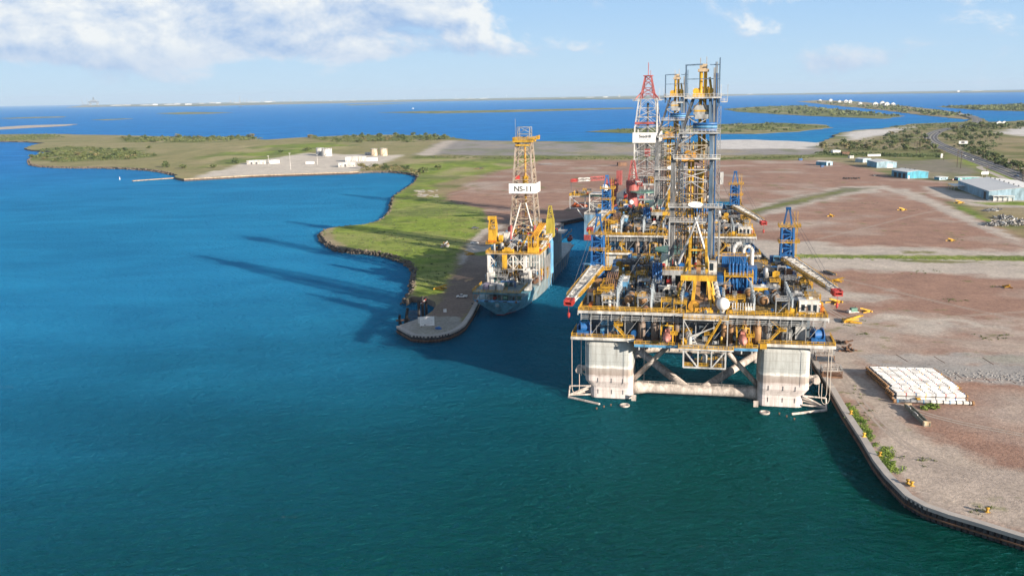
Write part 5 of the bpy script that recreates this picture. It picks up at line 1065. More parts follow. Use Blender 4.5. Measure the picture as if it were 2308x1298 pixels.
    mb = MB(); mb.box(cx - 3.6, cx + 3.6, cy - 3.6, cy + 3.6, 118.5, 119.2); mb.tube((cx, cy, 119), (cx, cy, 129), .28, 6); mb.tube((cx + 1.8, cy, 119), (cx + 1.8, cy, 123), .2, 5); mb.build('mast_top', PINKRED, D3)
    mb = MB(); mb.box(cx - 9, cx + 9, cy - 9.4, cy - 8.4, 81.5, 83.4); mb.box(cx - 7, cx + 7, cy - 8, cy + 6, 82, 82.6); mb.build('racking_board', PINKRED, D2)
    MB().tube((cx, cy, 46), (cx, cy, 98), .9, 8).build('guide_rail', DGR, D); MB().box(cx - 2, cx + 2, cy - 2, cy + 2, 56, 62).build('top_drive', PINKRED, D)
    for k in range(10): MB().tube((cx - 6 + k * 1.3, cy + 3, 36), (cx - 6 + k * 1.3, cy + 3, 66), .22, 5).build('racked_drill_pipe', DGR, D)
    MB().tube((cx + 8.2, cy - 9.6, 36), (cx + 8.2, cy - 9.6, 98), .7, 8).build('standpipe', LGR, D)
    sg = group_part('name_board', D); MB().box(cx - 10.4, cx + 8.6, cy - 10.6, cy - 10.2, 67.2, 75.2).build('front_panel', CLEAN, sg); MB().box(cx + 8.7, cx + 10.6, cy - 10, cy + 8, 68, 75.8).build('side_panel', CLEAN, sg)
    lettering('Seadrill', 3.2, (cx - .6, cy - 10.7, 72.2), (R(90), 0, 0), INK, sg, .04)
    for k, w in enumerate((.5, .3, .55, .4, .3, .5, .45)): MB().box(cx - 4.6 + k * 1.15, cx - 4.6 + k * 1.15 + w, cy - 10.68, cy - 10.62, 69.2, 70.0).build('faded_letter', LGR, sg)
    return t
SEADR = ship_sea()
a_ = R(-16); lifeboat('bright orange lifeboat under the outrigger platform of the farthest drillship', (74 + -29 * math.cos(a_) - 22 * math.sin(a_), 668 + -29 * math.sin(a_) + 22 * math.cos(a_), 21.6), R(74), paint('orange_hull', (.62, .13, .03), .5, .05), 12)
# ------------------------------------------------------------------ quays
def resample(pts, step):
    out = []; acc = 0.0
    for (x0, y0), (x1, y1) in zip(pts, pts[1:]):
        L = math.hypot(x1 - x0, y1 - y0); d = step - acc
        while d <= L: t = d / L; out.append((x0 + (x1 - x0) * t, y0 + (y1 - y0) * t, math.atan2(y1 - y0, x1 - x0))); d += step
        acc = (acc + L) % step
    return out
pile_me = MB().loft([[(-.72, 0, -2), (-.42, -.42, -2), (.42, -.42, -2), (.72, 0, -2)], [(-.72, 0, 2.95), (-.42, -.42, 2.95), (.42, -.42, 2.95), (.72, 0, 2.95)]]).mesh('sheet_pile'); pile_me.materials.append(PILE)
def quay_wall(name, pts, label, side, piles=True, step=1.5, cap=CONC):
    """capped sheet-pile wall: the cap beam follows the line, each pile is a piece of its own"""
    t = thing(name, None, None); tag(t, label, kind='structure')
    mb = MB(); n = len(pts); off = []
    for i, (x, y) in enumerate(pts):
        a = pts[max(0, i - 1)]; c = pts[min(n - 1, i + 1)]; d = math.hypot(c[0] - a[0], c[1] - a[1]); nx, ny = -(c[1] - a[1]) / d * side, (c[0] - a[0]) / d * side
        off.append((nx, ny))
    rings = [[(x - ox * .75, y - oy * .75, 2.35), (x - ox * .75, y - oy * .75, 3.32), (x + ox * 1.3, y + oy * 1.3, 3.32), (x + ox * 1.3, y + oy * 1.3, 2.35)] for (x, y), (ox, oy) in zip(pts, off)]
    mb.loft(rings); mb.build('cap_beam', cap, t)
    mb = MB(); mb.v = []; rings = [[(x - ox * .25, y - oy * .25, -2), (x - ox * .25, y - oy * .25, 2.5), (x + ox * .4, y + oy * .4, 2.5), (x + ox * .4, y + oy * .4, -2)] for (x, y), (ox, oy) in zip(pts, off)]; mb.loft(rings); mb.build('back_wall', PILE, t)
    mb = MB(); mb.loft([[(x - ox * 1.05, y - oy * 1.05, .9), (x - ox * 1.05, y - oy * 1.05, 1.25), (x - ox * .7, y - oy * .7, 1.25), (x - ox * .7, y - oy * .7, .9)] for (x, y), (ox, oy) in zip(pts, off)]); mb.build('waler_beam', RUST, t)
    if piles:
        for x, y, a in resample(pts, step):
            o = inst(pile_me, 'sheet_pile', t, (x + math.sin(a) * .32 * side, y - math.cos(a) * .32 * side, 0), a + (0 if side > 0 else math.pi))
    return t
quay_wall('quay_wall', [(160, 156), (117.8, 197.6), (110.6, 205.4), (106.2, 209.7), (102.6, 214.4), (100.6, 220.5), (100.6, 233.5), (101.5, 243.8), (104.2, 260.9), (107.4, 284.6), (111.5, 310)], 'dark sheet-pile quay wall with a pale cap round the dirt yard', -1)
quay_wall('quay_wall', [(111.6, 310.6), (115.3, 337.4), (133, 425), (150, 510), (160, 560), (168, 640)], 'quay wall along the right side of the moored rigs', -1, False)
quay_wall('quay_wall', [(66, 786), (37.5, 748.8)], 'dark quay wall across the end of the basin', -1, True, 2.6, PILE)
quay_wall('quay_wall', [(37.2, 748), (-16.1, 474.1)], 'quay wall beside the teal drillship', -1, False)
quay_wall('pier_wall', [(-16.2, 473.4), (-20.1, 429.1), (-22.5, 410), (-25.0, 402.0), (-28.5, 395.5), (-33.1, 391.5), (-38, 390.8), (-44, 393), (-52.4, 408.6)], 'curved dark wall round the pier head', -1, True, 1.6)
quay_wall('wharf_wall', wharf[:4], 'long rusty wharf wall below the grey buildings on the left', -1, False, cap=TAN)

# ------------------------------------------------------------------ stack of riser joints
RL = 22.4; rx = R(-8.6)
SPEC = [RED, BLU, YEL, DGR, ORG, LBL]
RWHT = paint('buoyancy_white', (0.76, 0.76, 0.755), .5, .05)
mod_me = MB().lathe([(.56, 0), (.63, .04), (.63, 2.86), (.56, 2.9)], (0, 0, 0), (1, 0, 0), 16).mesh('buoyancy_module'); mod_me.materials.append(RWHT)
ban = {}
for mt in SPEC:
    q = MB().lathe([(.58, 0), (.64, .02), (.64, .34), (.58, .36)], (0, 0, 0), (1, 0, 0), 10).mesh('band'); q.materials.append(mt); ban[mt.name] = q
core_me = MB().tube((-.6, 0, 0), (RL + .4, 0, 0), .3, 8).mesh('core_pipe'); core_me.materials.append(GRY)
fl_me = MB().lathe([(.5, 0), (.55, .1), (.55, .5), (.3, .6)], (0, 0, 0), (1, 0, 0), 10).mesh('end_flange'); fl_me.materials.append(BRN)
ORD = ['first', 'second', 'third', 'fourth', 'fifth', 'sixth', 'seventh', 'eighth', 'ninth', 'tenth', 'eleventh', 'twelfth', 'thirteenth', 'fourteenth', 'fifteenth', 'sixteenth', 'seventeenth', 'eighteenth', 'nineteenth', 'twentieth']
def riser(x, y, z, label, seed, n=7):
    rnd = random.Random(seed); t = thing('riser_joint', label, 'riser pipe', (x, y, z), rx, 'white riser joints stacked in the yard')
    inst(core_me, 'core_pipe', t)
    for k in range(n): inst(mod_me, 'buoyancy_module', t, (.55 + k * 3.13, 0, 0))
    for k in range(n + 1): inst(ban[(DGR, DGR, DGR, RED, DGR, BLU, DGR, YEL)[(rnd.randrange(8) if k else 1)].name], 'band', t, (.33 + k * 3.13 - (.1 if k else 0), 0, 0))
    inst(fl_me, 'end_flange', t, (-.9, 0, 0)); inst(fl_me, 'end_flange', t, (RL + .2, 0, 0)); return t
ux, uy = math.cos(rx), math.sin(rx); vx, vy = 0.045, 0.999
for blk, (ox, oy, nr) in enumerate(((129.4, 303.4, 16), (127.7, 295.2, 5))):
    for lay in (1, 0):
        for i in range(nr):
            y = i * 1.46
            lab = f"white riser joint, {ORD[i]} from the front in the {'upper' if lay else 'lower'} layer of the {'rear' if blk == 0 else 'front'} block"
            riser(ox + vx * y + random.Random(blk * 50 + i * 2 + lay).uniform(-.06, .06), oy + vy * y, ZL + .85 + lay * 1.42, lab, blk * 100 + i * 2 + lay)
    for k in range(3):
        x, y = ox + ux * (2.5 + k * 8.7), oy + uy * (2.5 + k * 8.7)
        o = MB().box(-.2, .2, -.8, nr * 1.46 - .4, 0, .17).build('dunnage_beam', RUST, None, loc=(x, y, ZL), rz=R(-2)); tag(o, f"{('left', 'middle', 'right')[k]} timber bearer under the {'rear' if blk == 0 else 'front'} riser block", 'timber', 'timber bearers under the risers')
t = thing('clamped_riser_pipe', 'single long white pipe with dark clamps in front of the riser stack', 'pipe', (126.9, 292.7, ZL + .75), rx)
MB().tube((0, 0, 0), (24.2, 0, 0), .55, 12).build('pipe', WHT, t, True); MB().tube((.2, .95, .1), (23, .95, .1), .3, 8).build('choke_line', LGR, t)
for k in range(12): MB().lathe([(.66, 0), (.66, .28)], (.6 + k * 2.05, 0, 0), (1, 0, 0), 10).build('clamp', DGR if k % 4 else LBL, t)
inst(fl_me, 'end_flange', t, (24.0, 0, 0), 0, 1.4); inst(fl_me, 'end_flange', t, (-.6, 0, 0), 0, 1.3); MB().box(7, 8.2, .4, 1.5, .3, .9).build('valve_box', YEL, t)
# long concrete and steel beam
t = thing('steel_trough', 'long dark steel trough lying alone in front of the riser stack', 'steel beam', (128.4, 279.3, ZL), R(-4.6))
mb = MB(); mb.box(-1.0, -.7, -9, 9, 0, 1.4); mb.box(.7, 1.0, -9, 9, 0, 1.1); mb.box(-.7, .7, -9, 9, .1, .3); mb.build('channel', paint('grey_green_steel', (.20, .22, .19), .7, .4), t)
for y in (-8.9, 8.2): MB().box(-1.1, 1.1, y, y + .7, .0, 1.6).build('end_plate', TAN, t)
for y in (-3, 3.5): MB().box(-1.0, -.75, y, y + 3, 1.4, 1.75).build('pad', LGR, t)

# ------------------------------------------------------------------ anchors, bollards, small yard gear
def anchor(label, x, y, rz, s=1.0, group='yellow ship anchors on the ground'):
    t = thing('ship_anchor', label, 'anchor', (x, y, ZL), rz, group); t.scale = (s, s, s)
    mb = MB(); mb.loft([[(-3.6, -2.4, .1), (-2.4, -2.6, .1), (-2.4, -2.6, .5), (-3.6, -2.4, .6)], [(2.2, -.7, .2), (2.6, -1.0, .2), (2.6, -1.0, 1.1), (2.2, -.7, 1.0)]]); mb.loft([[(-3.6, 2.4, .1), (-2.4, 2.6, .1), (-2.4, 2.6, .5), (-3.6, 2.4, .6)], [(2.2, .7, .2), (2.6, 1.0, .2), (2.6, 1.0, 1.1), (2.2, .7, 1.0)]]); mb.build('fluke', YEL, t)
    mb = MB(); mb.beam((2.2, -.8, .6), (-3.4, 0, 2.4), .55, .8); mb.beam((2.2, .8, .6), (-3.4, 0, 2.4), .55, .8); mb.beam((-3.2, 0, 2.3), (-4.4, 0, 2.6), .5); mb.build('shank', YEL, t)
    MB().tube((2.2, -2.3, .6), (2.2, 2.3, .6), .42, 8).build('crown', YEL, t); MB().box(-.4, .4, -2.0, 2.0, .3, .7).build('cross_plate', YEL, t)
    return t
for lab, px_, py_, a, s in (('yellow anchor on the shaded grass left of the pier truck', 990, 652, 2.9, 1.0), ('yellow anchor beside the pale path near the drillship crane', 1060, 574, .3, .95), ('large yellow anchor on the dirt right of the nearest rig deck', 1916, 726, 3.0, 1.25), ('yellow anchor just right of the white crane boom tip', 1886, 634, 2.6, .9), ('yellow anchor half hidden behind the boom rest', 1882, 683, .6, 1.1), ('small yellow anchor beside the generator skid', 1953, 703, .2, .8),
                               ('tiny yellow anchor on the far dirt below the diagonal grass strip', 2034, 474, .4, 1.0), ('yellow anchor left of the big blue warehouse', 2163, 458, .2, 1.1), ('weathered yellow anchor on the dirt left of the middle', 1873, 488, .9, .9), ('yellow anchor on the dirt at the right edge', 2270, 648, 1.4, .8), ('yellow anchor lying near the pale grass band', 2143, 543, .5, .8)):
    x, y = gp(px_, py_, ZL); anchor(lab, x, y, a, s)
def bollard(label, x, y):
    t = thing('mooring_bollard', label, 'bollard', (x, y, 3.32), 0, 'yellow bollards on the quay')
    MB().lathe([(.55, 0), (.5, .15), (.3, .25), (.28, .75), (.52, .85), (.55, 1.1), (.3, 1.2)], (0, 0, 0), n=12).build('post', YEL, t, True); MB().box(-.6, .6, -.6, .6, -.0, .08).build('base_plate', YEL, t); return t
for lab, px_, py_ in (('left yellow bollard of the pair on the quay bend', 2046, 1089), ('right yellow bollard of the pair on the quay bend', 2055, 1094), ('yellow bollard near the bottom right corner of the quay', 2225, 1153)): bollard(lab, *gp(px_, py_, 3.3))
for lab, x, y in (('yellow bollard at the top of the quay grass', 103.6, 262), ('yellow bollard in the middle of the quay grass', 102.4, 247), ('yellow bollard in the lower part of the quay grass', 106.9, 282)): bollard(lab, x + 1.4, y)
t = thing('generator_skid', 'white and green generator skid on the dirt right of the rig', 'generator', (*gp(1922, 705, ZL), ZL), .2); MB().box(-2.6, 2.6, -1.1, 1.1, .3, .6).build('skid', WHT, t); MB().box(-1.2, 1.8, -.9, .9, .6, 2.4).build('enclosure', GRN, t); MB().tube((1.2, 0, 2.4), (1.2, 0, 3.1), .15, 6).build('exhaust', DGR, t); MB().box(-2.4, -1.4, -.8, .8, .6, 1.5).build('fuel_tank', WHT, t)
t = thing('steel_ramp', 'dark steel ramp lying on the dirt behind the yellow anchor', 'ramp', (*gp(1870, 617, ZL), ZL), R(8)); MB().box(-1, 1, -6, 6, .5, .8).build('plate', DGR, t)
for q in (-1, 1): MB().box(q - .12, q + .12, -6, 6, .1, 1.1).build('side_beam', YEL if q > 0 else DGR, t)
# dockside brow frames between the rig and the quay
for k, (px_, py_, lab) in enumerate(((1858, 797, 'upper steel gangway landing between the rig and the quay'), (1874, 832, 'lower rusty gangway landing beside the right column'))):
    x, y = gp(px_, py_, 5.5); t = thing('gangway_landing', lab, 'gangway', (x, y, ZL), R(-10))
    MB().box(-3.6, 3.6, -2.8, 2.8, .0, .6).build('base', RUST if k else DGR, t)
    mb = MB(); mb.box(-3.4, 3.4, -2.6, 2.6, 2.4, 2.6)
    for a in (-3.3, 3.3):
        for c in (-2.5, 2.5): mb.beam((a, c, 0), (a, c, 2.4), .3)
    mb.build('deck', RUST, t); MB().rail([(-3.4, -2.6, 2.6), (3.4, -2.6, 2.6), (3.4, 2.6, 2.6), (-3.4, 2.6, 2.6)], 1.1, .13, 1.6, True).build('rail', LGR, t)
# concrete slab joints on the yard and the low rubble strip
rb = MB(); rnd = random.Random(77)
for i in range(900):
    px_ = rnd.uniform(1950, 2600); c = 820 + (px_ - 1950) * .05; x, y = gp(px_, rnd.gauss(c + 14, 7), ZL)
    s = rnd.uniform(.12, .5); rb.lathe([(s, 0), (s * rnd.uniform(.6, 1), s * .35), (s * .25, s * .6)], (x, y, ZL - .02), (rnd.uniform(-.3, .3), rnd.uniform(-.3, .3), 1), 5)
tag(rb.build('rubble_strip', flat('pale_rubble', (.31, .30, .29), .9, .4, .8)), 'strip of pale broken concrete rubble behind the risers', 'rubble', kind='stuff')
for k, (a, c) in enumerate((((2020, 799), (2046, 815)), ((2105, 803), (2130, 818)), ((2215, 806), (2240, 822)), ((2150, 840), (2170, 853)), ((2205, 842), (2232, 860)), ((2258, 845), (2290, 864)))):
    (x0, y0), (x1, y1) = gp(*a, ZL), gp(*c, ZL); o = MB().beam((x0, y0, ZL + .02), (x1, y1, ZL + .02), .22, .1).build('rail_sleeper', RUST); tag(o, f"{ORD[k]} rusty steel strip let into the concrete apron, counting from the left rear", 'steel strip', 'rusty strips in the concrete apron')

TRK = flat('packed_track', (.40, .335, .285), .95, .2, .3)
for k, pl in enumerate(([(2500, 640), (2308, 556), (2150, 488), (2040, 436), (1985, 415)], [(1846, 770), (1890, 835), (1950, 920), (2030, 1000), (2160, 1060), (2330, 1110)], [(1800, 640), (1880, 712), (1990, 745), (2150, 768), (2500, 800)], [(1840, 540), (1960, 512), (2080, 480), (2140, 470)], [(1860, 765), (1960, 735), (2120, 715), (2500, 690)], [(1800, 610), (1950, 640), (2150, 690), (2500, 760)], [(1905, 880), (1990, 900), (2120, 945), (2330, 985)], [(1240, 372), (1330, 380), (1420, 400), (1500, 420)], [(1010, 440), (1090, 420), (1200, 405), (1320, 420)])):
    pts_ = G(pl, ZL)
    for _ in range(3):
        q_ = [pts_[0]]
        for a_, c_ in zip(pts_, pts_[1:]): q_ += [(a_[0] * .75 + c_[0] * .25, a_[1] * .75 + c_[1] * .25), (a_[0] * .25 + c_[0] * .75, a_[1] * .25 + c_[1] * .75)]
        pts_ = q_ + [pts_[-1]]
    for off in (-1.0, 1.0):
        mb = MB(); L_ = []; R_ = []
        for i, (x, y) in enumerate(pts_):
            a_ = pts_[max(0, i - 1)]; c_ = pts_[min(len(pts_) - 1, i + 1)]; d_ = math.hypot(c_[0] - a_[0], c_[1] - a_[1]) or 1; nx, ny = -(c_[1] - a_[1]) / d_, (c_[0] - a_[0]) / d_; w_ = .34 * (.6 + .8 * abs(math.sin(i * 1.7 + k)))
            L_.append((x + nx * (off + w_), y + ny * (off + w_), ZL + .02 + .004 * k)); R_.append((x + nx * (off - w_), y + ny * (off - w_), ZL + .02 + .004 * k))
        mb.v = L_ + R_; n_ = len(L_); mb.f = [(i, n_ + i, n_ + i + 1, i + 1) for i in range(n_ - 1)]; mb.build('tyre_track', TRK, MAIN)
# ------------------------------------------------------------------ pier head
t = thing('sign_board', 'large white notice board with lines of small text on the pier head', 'sign', (*gp(963, 737, ZL), ZL), R(4))
MB().box(-3.3, 3.3, -.1, .1, .6, 4.9).build('board', CLEAN, t)
for x in (-2.6, 2.6): MB().box(x - .15, x + .15, .1, .4, 0, 5).build('post', RUST, t)
for k, (w, z) in enumerate(((5.6, 4.5), (3.2, 4.0), (4.2, 3.55), (5.6, 3.1), (5.2, 2.75), (2.4, 2.35), (5.4, 2.0), (4.4, 1.65), (2.2, 1.25), (1.8, .95))):
    rnd = random.Random(k); x = -w / 2
    while x < w / 2:
        ww = rnd.uniform(.2, .7); MB().box(x, min(x + ww, w / 2), -.13, -.105, z - .04, z + .04).build('text_line', GRY if k < 8 else PINKRED, t); x += ww + .16
MB().prism([(0, 0)] + [(.35 * math.cos(a * .6), .5 * abs(math.sin(a * .6))) for a in range(5)], 0, .01).build('emblem', BLK, t, loc=(-1.1, -.13, .8)).rotation_euler = (R(90), 0, 0)
for lab, pts_ in (('tall dark timber gate of three pier dolphins with a red and white bar', ((945, 722, 11), (953, 711, 10.5), (961, 706, 9.5))),):
    t = thing('mooring_dolphin', lab, 'dolphin', (0, 0, 0))
    for px_, py_, h in pts_:
        x, y = gp(px_, py_, 1); MB().tube((x, y, -2), (x, y, h), .75, 8, .65).build('pile', BLK, t)
    a, c = gp(946, 722, 1), gp(961, 706, 1); b2 = (a[0] + (c[0] - a[0]), a[1] + (c[1] - a[1]))
    MB().beam((a[0], a[1], 8.2), (b2[0], b2[1], 7.6), .7).build('cross_beam', BLK, t)
    for k in range(5):
        q0, q1 = k / 5, (k + 1) / 5; MB().beam((a[0] + (c[0] - a[0]) * q0, a[1] + (c[1] - a[1]) * q0 - .5, 8.25), (a[0] + (c[0] - a[0]) * q1, a[1] + (c[1] - a[1]) * q1 - .5, 8.2), .5).build('bar', RED if k % 2 == 0 else WHT, t)
    x, y = gp(945, 728, 3); MB().box(x - .5, x + .5, y - .9, y - .8, 3, 6).build('white_panel', WHT, t)
for k, (lab, a, c) in enumerate((('black leaning timber dolphin at the left end of the pier', (912, 724, 1), (919, 704, 6)), ('short black timber post at the left tip of the pier', (900, 725, 1), (901, 713, 4)))):
    t = thing('timber_dolphin', lab, 'dolphin', (0, 0, 0)); (x0, y0), (x1, y1) = gp(*a), gp(*c)
    MB().beam((x0, y0, -2), (x1, y1, 8 - k * 3.4), 1.0).build('pile', BLK, t); MB().beam((x0 + 1.4, y0 - .6, -2), (x1 - .4, y1, 6.6 - k * 3), .8).build('raking_pile', BLK, t); MB().beam((x0 - 1.5, y0, 1.6), (x0 + 2.4, y0 - .3, 1.8), .7).build('cap', RUST, t)
t = thing('slatted_fender', 'low dark slatted timber fender floating behind the pier head', 'fender', (0, 0, 0))
for k in range(9):
    (x0, y0), (x1, y1) = gp(917 - k * .8, 700 + k * 3.2, .4), gp(941 + k * .2, 700 + k * 3.2, .4); MB().beam((x0, y0, .35), (x1, y1, .35), .26, .25).build('timber', DGR, t)
t = thing('tarpaulin_heap', 'blue tarpaulin heap beside the pier notice board', 'tarpaulin', (*gp(988, 741, ZL), ZL), .3); mb = MB(); mb.lathe([(1.7, 0), (1.5, .5), (.9, .85), (.2, 1.0)], (0, 0, 0), (.15, 0, 1), 9); mb.build('cover', BLU, t); MB().lathe([(.5, .3), (.4, 1.1), (.1, 1.25)], (.4, .1, 0), n=8).build('bundle', LBL, t)
t = thing('white_crate', 'small white crate alone on the pier dirt', 'crate', (*gp(1003, 703, ZL), ZL), .2); MB().box(-.7, .7, -.7, .7, 0, 1.3).build('box', CLEAN, t); MB().box(-.75, .75, -.75, .75, 1.3, 1.4).build('lid', WHT, t)
t = thing('mooring_rope', 'slack mooring rope from the pier to the teal drillship', 'rope', (0, 0, 0)); pts = []
for k in range(15):
    q = k / 14; a = gp(1064, 686, 3.3); c = sw(-8.5, -5); pts.append((a[0] + (c[0] - a[0]) * q, a[1] + (c[1] - a[1]) * q, 3.4 + 4.4 * q - 4.6 * math.sin(math.pi * q) * (1 - .3 * q)))
MB().path(pts, .14, 6).build('strand', ROPE, t); MB().lathe([(.4, 0), (.3, .8), (.45, .9)], (pts[0][0], pts[0][1], 3.3), n=8).build('bollard', DGR, t)

def pickup(label, x, y, rz, mat, bed=True):
    t = thing('pickup_truck' if bed else 'parked_car', label, 'truck' if bed else 'car', (x, y, ZL), rz)
    def ring(z, x0, x1, w): return [(x0, -w, z), (x1, -w, z), (x1, w, z), (x0, w, z)]
    mb = MB(); mb.loft([ring(.45, -2.8, 2.75, .92), ring(.75, -2.9, 2.85, 1.0), ring(1.1, -2.85, 2.7, .98)]); bo = mb.build('body', mat, t)
    if bed: MB().box(-2.7, -.75, -.82, .82, 1.105, 1.13).build('load_bed', DGR, t); mb = MB(); mb.box(-2.85, -.7, -.98, -.82, 1.1, 1.4); mb.box(-2.85, -.7, .82, .98, 1.1, 1.4); mb.box(-2.85, -2.72, -.82, .82, 1.1, 1.4); mb.build('bed_side', mat, t); c0, c1, r0, r1 = -.7, 1.5, -.5, .8
    else: c0, c1, r0, r1 = -2.2, 1.5, -1.7, .7
    mb = MB(); mb.loft([ring(1.1, c0, c1, .92), ring(1.75, r0, r1, .76)]); mb.build('cabin', GLS, t)
    mb = MB(); mb.loft([ring(1.755, r0, r1, .77), ring(1.85, r0 + .08, r1 - .12, .70)]); mb.build('roof', mat, t)
    for wx in (-1.85, 1.8):
        for wy in (-.95, .95):
            w = MB().lathe([(.4, -.14), (.42, -.1), (.42, .1), (.4, .14)], (wx, wy, .42), (0, 1, 0), 12).build('wheel', BLK, t); MB().lathe([(.22, 0), (.18, .03)], (wx, wy + (.145 if wy > 0 else -.145), .42), (0, 1 if wy > 0 else -1, 0), 8).build('hub', LGR, w)
    for wy in (-.7, .7): MB().box(2.7, 2.84, wy - .18, wy + .18, .78, .98).build('headlight', CLEAN, t)
    return t
pickup('white pickup truck parked on the pier dirt near the drillship bow', *gp(1041, 671, ZL), R(172), CLEAN)
pickup('white pickup truck parked beside the pale path behind the yellow crane', *gp(1070, 550, ZL), R(4), CLEAN)
pickup('dark car parked where the pale path bends by the grass', *gp(1071, 516, ZL), R(8), DGR, False)
pickup('red car beside the long low blue office', *gp(2150, 407, ZL), R(10), RED, False)
pickup('dark pickup truck left of the blue shed with white roof', *gp(1972, 397, ZL), R(20), DGR)
# ------------------------------------------------------------------ sheds, tanks, road, poles
WALLB = paint('pale_blue_cladding', (.30, .45, .55), .5, .12); WALLD = paint('shaded_blue_cladding', (.05, .26, .42), .5, .1); ROOFW = flat('white_sheet_roof', (.72, .72, .70), .5, .08, .05); GREYW = paint('grey_cladding', (.50, .50, .49), .6, .2)  # darker blue of the side walls is shade put into the colour
def shed(label, x, y, w, d, h, rise, rot, wall, front=None, doors=(), vents=0, cat='warehouse', name='shed', windows=0, z=ZL):
    """clad shed: long walls, gables, pitched sheet roof with overhang, doors, roof vents"""
    t = thing(name, label, cat, (x, y, z), rot)
    MB().box(0, .2, 0, d, 0, h).build('wall', wall, t); MB().box(w - .2, w, 0, d, 0, h).build('wall', wall, t)
    for yy in (0.0, d - .2):
        mb = MB(); pr = [(.2, h * 0), (w - .2, 0), (w - .2, h), (w / 2, h + rise), (.2, h)]
        mb.loft([[(a, yy, c) for a, c in pr], [(a, yy + .2, c) for a, c in pr]]); mb.build('gable', front or wall, t)
    for s in (0, 1):
        mb = MB(); e = -.5 if s == 0 else w + .5; he = h - .5 * rise / (w / 2) + .08
        mb.loft([[(e, -.6, he), (w / 2, -.6, h + rise + .08), (w / 2, -.6, h + rise + .28), (e, -.6, he + .2)], [(e, d + .6, he), (w / 2, d + .6, h + rise + .08), (w / 2, d + .6, h + rise + .28), (e, d + .6, he + .2)]]); rf = mb.build('roof', ROOFW, t)
    for k in range(vents):
        yy = d * (k + .7) / (vents + .4); MB().lathe([(.6, 0), (.6, .8), (.9, .9), (.5, 1.4)], (w / 2, yy, h + rise), n=8).build('roof_vent', DGR, rf)
    for side, a, c, hh, mt in doors:
        if side == 'f': dr = MB().box(a, c, -.1, -.03, 0.02, hh).build('door', mt, t)
        else: dr = MB().box(-.1, -.03, a, c, .02, hh).build('door', mt, t)
    for k in range(windows): MB().box(w * (k + .5) / windows - .5, w * (k + .5) / windows + .5, -.1, -.04, 1.1, 2.2).build('window', GLS, t)
    MB().box(-.05, w + .05, -.05, d + .05, -.2, .15).build('plinth', CONC, t)
    return t
shed('small pale blue shed with a dark open doorway, leftmost by the yard', 440, 1290, 13, 18, 5, 1.2, R(32), WALLD, WALLB, (('f', 3.5, 8, 4, BLK),))  # black panel painted for the dark inside of the open doorway
shed('small blue shed half hidden behind the shed with a white door', 508, 1336, 15, 16, 5, 1, R(20), WALLB, None, (('f', 2, 5, 3, WHT),))
shed('blue-grey shed with a large white roller door', 490, 1239, 26, 42, 7.5, 1.6, R(-4), WALLD, WALLB, (('f', 14, 21, 5, CLEAN),))
shed('bright blue shed with a white roof and a small white door', 464, 1081, 26, 36, 7.5, 1.8, R(6), WALLD, paint('bright_blue_cladding', (.03, .33, .48), .5, .06), (('f', 1.2, 2.8, 3.4, CLEAN), ('l', 4, 10, 5.5, BLK), ('l', 14, 20, 5.5, BLK), ('l', 24, 30, 5.5, BLK)), 3)
shed('tiny blue and white hut between the bright blue shed and the long office', 490, 1056, 11, 9, 3.2, .4, R(10), WALLD, WALLB, (), 0, 'hut', 'hut', 2)
shed('long low turquoise office with a flat white roof', 507, 1046, 26, 10, 3.4, .5, R(-3), WALLD, paint('turquoise_cladding', (.14, .42, .46), .5, .1), (('f', 2, 4, 2.6, WHT),), 0, 'office', 'office', 6)
big = shed('large pale blue warehouse with a wide white roof at the right edge', 444, 855, 56, 110, 8.5, 3.4, R(-12), paint('shaded_side_cladding', (.14, .32, .46), .5, .12), WALLB, (('l', 8, 16, 7, BLK), ('l', 17, 22, 7, LBL)), 7)  # side walls coloured darker than the front for the shade on them
MB().box(-10, 0, 84, 110, 5.0, 5.3).build('lean_to_roof', ROOFW, big)
for yy in (85, 97, 109): MB().box(-9.6, -9.3, yy, yy + .3, 0, 5).build('lean_to_post', WHT, big)
MB().box(2, 20, -8, -.4, 4.6, 4.9).build('porch_roof', ROOFW, big)
for xx in range(5): MB().box(2.2 + xx * 4.3, 2.5 + xx * 4.3, -7.8, -7.5, 0, 4.6).build('porch_post', WHT, big)
for xx in range(4): MB().box(2.6 + xx * 4.3, 6.2 + xx * 4.3, -7.0, -6.8, .3, 3.2).build('porch_panel', LGR, big)
shed('white hut with an open front standing by the hedge', 538, 1548, 13, 9, 4.6, .5, R(5), CLEAN, None, (), 0, 'hut', 'hut')
# left bank
shed('low grey building, leftmost on the concrete of the left bank', -428, 1512, 30, 10, 5.5, .8, R(14), GREYW, None, (('f', 6, 9, 3.5, DGR), ('f', 14, 17, 3.5, DGR)), 0, 'building', 'low_building', 3)
shed('pale low building joined behind the leftmost grey one', -394, 1524, 16, 9, 5.0, .6, R(12), GREYW, CLEAN, (), 0, 'building', 'low_building')
shed('grey two-storey building in the middle of the left bank', -272, 1538, 34, 14, 7.5, .8, R(8), GREYW, None, (), 0, 'building', 'low_building', 9)
shed('white flat building right of the two-storey grey one', -238, 1545, 18, 12, 5, .5, R(8), GREYW, CLEAN, (), 0, 'building', 'low_building', 4)
shed('grey waterfront building nearest the wharf edge', -262, 1418, 26, 12, 6, .8, R(12), GREYW, None, (('f', 9, 12, 4, DGR),), 0, 'building', 'low_building', 4)
shed('small white trailer on the concrete left of the two-storey building', -330, 1500, 14, 4, 3.2, .3, R(12), CLEAN, None, (), 0, 'trailer', 'trailer', 4)
TANKW = paint('silver_tank_paint', (.60, .59, .57), .5, .12); TANKT = paint('buff_tank_paint', (.62, .50, .36), .55, .12)
